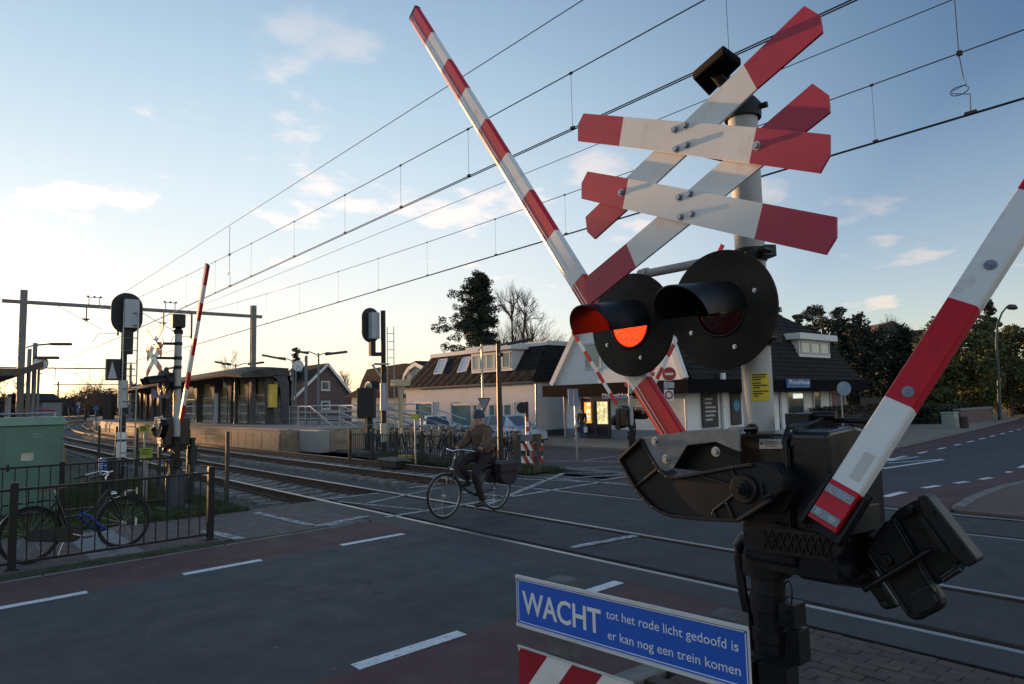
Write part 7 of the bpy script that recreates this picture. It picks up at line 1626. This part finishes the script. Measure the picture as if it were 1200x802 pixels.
# spruce with gaps behind the white building
p, h = treepos(566, 320, 58); t = thing('spruce_tree', 'tall ragged evergreen rising behind the left half of the white building', 'tree', p); R = random.Random(21); b = MB(barkm); b.tube([p, p+Vector((0, 0, h*.5)), p+Vector((0, 0, h*.99))], [.24, .15, .03], 8); cl = []
for i in range(150):
    f_ = .22+.77*(i/149)**1.05; a = R.uniform(0, 2*PI); side = Vector((math.cos(a), math.sin(a), 0)); left = side.dot(-Vector((CR.x, CR.y, 0))); L = (.55+2.7*min(1, (1-f_)*1.6)**.75)*(1.0+.40*left)*R.uniform(.45, 1.25); st = p+Vector((0, 0, h*f_)); e = st+side*L+Vector((0, 0, -.15*L+R.uniform(0, .25)*L)); b.tube([st, (st+e)/2+Vector((0, 0, .12)), e], [.05, .03, .01], 4, cap=False)
    for k in range(4): q = st+(e-st)*(.3+.25*k); cl.append((q+Vector((R.gauss(0, .12), R.gauss(0, .12), -.1)), .2+.16*(1-f_)+.3*R.random(), (1, 1, .85)))
b.build('trunk', t, smooth=50); leaves('crown', cl, 42000, .15, conl, t, 5)
bare('tall bare tree with fine twigs rising behind the middle of the white building', 606, 318, 60, 6, 3, stems=2, width=.9)
bare('bare multi-stemmed tree behind the right end of the white building', 630, 345, 58, 6, 8, stems=3, width=1.1)
bare('bare round tree behind the station shelter', 264, 411, 118, 5, 5, twigr, width=1.15, stems=1, r=.013)
bare('bare tree between the brown house and the gambrel house', 404, 428, 105, 5, 6, twigr, stems=2)
leafy('dark pointed evergreen behind the station clock', 347, 407, 95, 2.6, conl, 12, 4500, .24, .1, 'spruce_tree', shape='cone')
# right: dark evergreens behind the shop
leafy('round-topped pine, tallest of the dark trees right of the shop roof', 972, 356, 70, 2.6, pinel, 31, 7000, .2, .45, 'pine_tree', 'dark trees right of the shop', 'pine')
leafy('small dark pine top peeping over the shop roof near the grey mast', 905, 342, 66, 1.6, pinel, 32, 3500, .2, .5, 'pine_tree', 'dark trees right of the shop', 'pine')
leafy('low dark pine top showing over the shop roof ridge', 944, 367, 66, 1.3, pinel, 33, 2500, .2, .5, 'pine_tree', 'dark trees right of the shop', 'pine')
cols = [(996, 372, 64, 2.3), (1014, 366, 62, 2.2), (1037, 384, 60, 2.4), (1062, 380, 60, 2.5), (1085, 392, 58, 2.4)]
wds = ['first', 'second', 'third', 'fourth', 'fifth']
for i, (px, top, D, w) in enumerate(cols): leafy('dark columnar evergreen, %s from the shop in the row along the pavement' % wds[i], px, top, D, w, darkl, 40+i, 7000, .24, .02, 'evergreen_tree', 'row of dark evergreens', 'column')
yt = [(1098, 408, 50, 2.0), (1128, 366, 54, 3.1), (1152, 392, 52, 2.6), (1185, 384, 58, 3.0)]
yw = ['small yellow-green tree beside the row of dark evergreens', 'tall yellow-green tree behind the upper part of the right-hand boom', 'yellow-green tree just left of the curved street lamp', 'yellow-green tree right of the curved street lamp at the picture edge']
for i, (px, top, D, w) in enumerate(yt): leafy(yw[i], px, top, D, w, yell, 60+i, 9000, .22, .22, 'leafy_tree', 'yellow-green trees along the pavement', 'round')
leafy('tall dark spire tree behind the yellow-green trees', 1168, 350, 72, 2.9, conl, 70, 6000, .26, .15, 'spruce_tree', None, 'cone')
leafy('dark shrubby tree under the street lamp at the right picture edge', 1196, 432, 66, 2.6, darkl, 71, 4000, .24, .05, 'evergreen_tree', None, 'round')
bare('bare twiggy tree top behind the red-brown roof at the right', 1052, 366, 95, 5, 15, twigr, stems=3, width=1.2)
# brown house among the trees
t = thing('brown_roofed_house', 'house with a dull red-brown hipped roof behind the dark evergreens', 'house', at(1058, 480, 80)); D = 80
b = MB(M('redbrown_tiles', (.095, .06, .05), .85, var=.25, scale=2, bump=.4, bscale=8)); bk_ = dp*-7
b.prism([at(x, y, D) for x, y in ((1022, 418), (1030, 382), (1047, 376), (1066, 388), (1085, 386), (1092, 418))], bk_); b.build('roof', t); b = MB(bw); b.prism([at(x, y, D+.3) for x, y in ((1026, 474), (1026, 418), (1088, 418), (1088, 474))], bk_*.8); b.build('wall', t); b = MB(fascia); b.prism([at(x, y, D-.15) for x, y in ((1034, 392), (1043, 392), (1041, 402), (1037, 405))], dp*.1); b.build('gable_window', t)
# hedges, low walls, cabinet, lamp on the right pavement
def hedge(label, x0, x1, y0, y1, h, mat, seed, n=5000, s=.16):
    b = MB(barkm); t = thing('hedge', label, 'hedge', ((x0+x1)/2, (y0+y1)/2, -.4)); b.box((x0+.2, y0+.2, -.45), (x1-.2, y1-.2, h-.75)); b.build('stems', t); R = random.Random(seed); cl = []
    k = int((x1-x0)/.6)
    for i in range(k+1):
        for j in range(max(1, int((y1-y0)/.6))): cl.append((Vector((x0+(x1-x0)*i/k, y0+.3+j*.6, -.4+h*.35)), .55, (1, 1, h*.62/.55*.7))); cl.append((Vector((x0+(x1-x0)*i/k, y0+.3+j*.6, -.4+h*.72)), .5, (1, 1, .55)))
    leaves('leaves', cl, n, s, mat, t, seed)
q1 = gp(1133, 499); hedge('clipped green hedge behind the pale cabinet', q1.x, q1.x+8, q1.y+1.6, q1.y+3.4, 1.5, hedgel, 80, 9000)
q1 = gp(1060, 509); hedge('brown bare shrubs on the verge before the evergreens', q1.x, q1.x+13, q1.y+3.2, q1.y+5.0, 1.7, brownl_, 81, 9000, .13)
t = thing('garden_wall', 'low dark brick wall along the pavement under the trees', 'wall', (50, 17.6, -.4)); q1 = gp(1148, 499)
b = MB(bw); b.box((q1.x, q1.y+1.0, -.45), (q1.x+6.5, q1.y+1.35, .55)); b.build('wall', t); b = MB(M('wall_coping', (.20, .19, .18), .8)); b.box((q1.x-.1, q1.y+.95, .552), (q1.x+6.6, q1.y+1.4, .66)); b.build('coping', t)
t = thing('garden_wall', 'low dark fence-like wall behind the black machine, right of the shop', 'wall', (44, 17, -.4)); b = MB(M('dark_boarding', (.045, .034, .028), .85, var=.3)); 
for k in range(24): b.box((45.8+k*.42, 19.3, -.45), (45.8+k*.42+.4, 19.36, 1.5+.02*(k % 3))); 
b.build('boards', t)
q = gp(1117, 503.5); t = thing('street_cabinet', 'pale grey-green street cabinet on the right pavement', 'cabinet', q); zt_ = zat(1117, 484.5, q); b = MB(M('pale_cabinet', (.29, .34, .31), .6, var=.1, scale=2)); b.box((q.x-.35, q.y-.2, -.45), (q.x+.4, q.y+.45, zt_)); b.build('body', t, bevel=.02); b = MB(M('pale_cabinet_lid', (.33, .38, .35), .6)); b.box((q.x-.4, q.y-.25, zt_+.001), (q.x+.45, q.y+.5, zt_+.07)); b.build('lid', t, bevel=.015); b = MB(M('dark_plinth', (.09, .095, .10), .8)); b.box((q.x-.3, q.y-.225, .0), (q.x-.02, q.y-.202, zt_-.08)); 
q = gp(1129, 504); b = MB(barkm); b.tube([(q.x+.2, q.y, -.45), (q.x+.2, q.y, .35)], .22, 8); tag(b.build('stump', None, smooth=50), 'short dark stump beside the pale street cabinet', 'stump')
q = gp(1172, 494); D = q.x*_tv[1]+q.y*_tu[1]; t = thing('street_lamp', 'curved green-grey street lamp at the right edge, leaning over the road', 'street lamp', q); gp_ = M('green_grey_post', (.045, .075, .072), .5, .2, var=.1); pts = [q]+[at(x, y, D) for x, y in ((1170, 440), (1167.5, 400), (1169, 380), (1174, 367), (1180, 359.5))]; b = MB(gp_); b.tube(pts, [.13, .1, .08, .07, .06, .05], 10); b.build('pole', t, smooth=50); b = MB(dark); b.tube([at(1179, 360.5, D), at(1183, 360, D), at(1189, 360.3, D), at(1192, 361.5, D)], [.06, .2, .2, .08], 10); b.build('lamp_head', t, smooth=50)
q = gp(1206, 488); D = q.x*_tv[1]+q.y*_tu[1]+14; q = at(1206, 478, D); q.z = -.4; t = thing('street_lamp', 'small far street lamp giving an orange glow at the right edge', 'street lamp', q); b = MB(gp_); b.tube([q, at(1206, 400, D), at(1200, 400, D)], .06, 8); b.build('pole', t); b = MB(M('orange_lamp', (1., .55, .2), .5, emit=9, var=.02)); b.ball(at(1199, 405.5, D), .22, 10, 8, (1.2, 1.2, .8)); b.build('lamp_head', t)
# down the line at the left
def farbit(name, label, cat, px, py0, py1, w, D, mat, post=None, depth=.2, group=None, dia=False):
    q = at(px, 492, D); q.z = 0; t = thing(name, label, cat, q, group=group); a = at(px-w/2, py1, D); e = at(px+w/2, py1, D); b = MB(mat)
    if dia: c = at(px, (py0+py1)/2, D); r = w*D/F/2; b.prism([c+dv*r, c+Vector((0, 0, r)), c-dv*r, c-Vector((0, 0, r))], dp*-depth)
    else: b.obox(a, e-a, dp*-depth, (0, 0, zat(px, py0, q)-zat(px, py1, q)))
    b.build('panel', t)
    if post: b = MB(lampm); b.tube([at(px, py1-1, D+depth+.1), Vector((q.x, q.y, 0))+dp*-(depth+.1)], .06, 6); b.build('post', t)
    return t
farbit('signal_board', 'dark square signal board on a post down the line', 'railway signal', 80, 467.5, 477, 9.5, 70, blackp, True)
bs = M('blue_track_sign', (.03, .13, .42), .5)
for px, py, D, lb in ((91.5, 480.5, 72, 'blue diamond track sign next to the dark signal board'), (112, 479, 62, 'blue diamond track sign left of the large signal mast'), (146, 477, 50, 'blue diamond track sign behind the ladder of the large signal')):
    t = farbit('track_sign', lb, 'track sign', px, py-3.3, py+3.3, 6.8, D, bs, True, .05, 'blue diamond track signs', True)
farbit('track_sign', 'small white square sign above a blue diamond, down the line', 'track sign', 91.5, 471.5, 475, 4.5, 71, platew, True, .05)
farbit('signal_cabinet', 'tall dark cabinet left of the large signal mast', 'cabinet', 125, 462, 492, 10, 55, M('dark_brown_cabinet', (.04, .032, .026), .7), False, .5)
farbit('advert_panel', 'pale lilac panel on posts behind the left-hand crossing mast', 'sign', 188.5, 454.5, 466.5, 23, 60, M('lilac_panel', (.36, .36, .48), .6), True, .15)
t = thing('line_house', 'small grey gabled hut beside the far end of the left platform', 'hut', at(40, 488, 95)); D = 95; b = MB(M('hut_grey', (.20, .22, .24), .8)); b.prism([at(x, y, D) for x, y in ((31, 490), (31, 472), (40, 462.5), (50, 470), (50, 490))], dp*-4); b.build('wall', t); b = MB(shade); 
for a_, e_ in (((30, 473), (40, 462)), ((40, 462), (51, 470.5))): b.bar(at(*a_, D-.2), at(*e_, D-.2), 8, .25, (0, 0, 1))
b.build('roof', t)
t = thing('red_gate', 'red tube barrier frame at the end of the left platform', 'barrier', at(54, 488, 64)); D = 64; b = MB(M('red_tube', (.42, .02, .025), .5)); b.tube([at(45.5, 488, D), at(45.5, 481, D), at(63, 481, D), at(63, 488, D)], .09, 6); b.tube([at(45.5, 484, D), at(63, 484, D)], .05, 6); b.build('frame', t)
q = at(60, 480, 120); t = thing('railway_signal', 'far railway signal showing a green light', 'railway signal', q); q.z = 0; b = MB(blackp); b.tube([(q.x, q.y, 0), (q.x, q.y, zat(60, 470, q))], .06, 6); b.build('post', t); b = MB(M('green_signal_light', (.05, 1., .45), .4, emit=5, var=.02)); b.ball(at(60, 473, 119.6), .16, 8, 6); b.build('lamp', t)
q = onz(62, 490, PH); D = 46
LBL = ['bare tree far down the line above the dark signal board', 'bare tree far down the line between two blue diamond signs', 'bare tree down the line above the tall dark cabinet', 'bare tree behind the mast of the large left signal', 'low bare tree far down the line right of the signal board', 'bare tree behind the ladder of the large left signal', 'bare tree behind the lilac panel', 'bare tree far down the line above the second blue diamond sign', 'bare tree behind the canopy at the left picture edge', 'bare tree at the very left edge beyond the canopy']
for i, (px, top, D, sd_, w) in enumerate(((72, 458, 190, 1, 1.3), (98, 446, 150, 2, 1.3), (118, 440, 140, 3, 1.3), (132, 446, 120, 4, 1.2), (84, 452, 175, 5, 1.3), (150, 452, 125, 6, 1.3), (170, 456, 118, 7, 1.2), (108, 450, 160, 10, 1.5), (14, 436, 95, 8, 1.3), (-8, 425, 90, 9, 1.3))):
    bare(LBL[i], px, top, D, 5 if i < 3 else 4, 100+i, twigr, stems=3, width=w, group='bare trees down the line', n=3)
b = MB(M('far_wood', (.06, .045, .038), .95, var=.4, scale=.2)); cl = []; R = random.Random(9)
for i in range(130):
    u = R.random(); px = 64+110*u; D = 260-120*u+R.uniform(-15, 15); p = at(px, 480, D); p.z = R.uniform(.5, 6.5); cl.append((p, R.uniform(1.4, 2.8), (1.2, 1.2, 1)))
o = leaves('far_woodland', cl, 20000, .5, leafm('far_brown_leaves', (.080, .058, .045), (.04, .03, .025)), None, 77); o['kind'] = 'stuff'
cl = []  # wood extended out of view to keep the low sun off the road
for i in range(230):
    u = R.uniform(-420, 34); D_ = R.uniform(120, 150)
    if -100 < u < -22: continue  # gap shaped to let the sun reach the platform
    p = at(u, 480, D_*max(.55, 1+u/900)); p.z = R.uniform(.5, 4.4); cl.append((p, R.uniform(1.5, 2.3), (1.2, 1.2, 1)))
o = leaves('far_woodland', cl, 26000, .5, MATS['far_brown_leaves'], None, 78); o['kind'] = 'stuff'
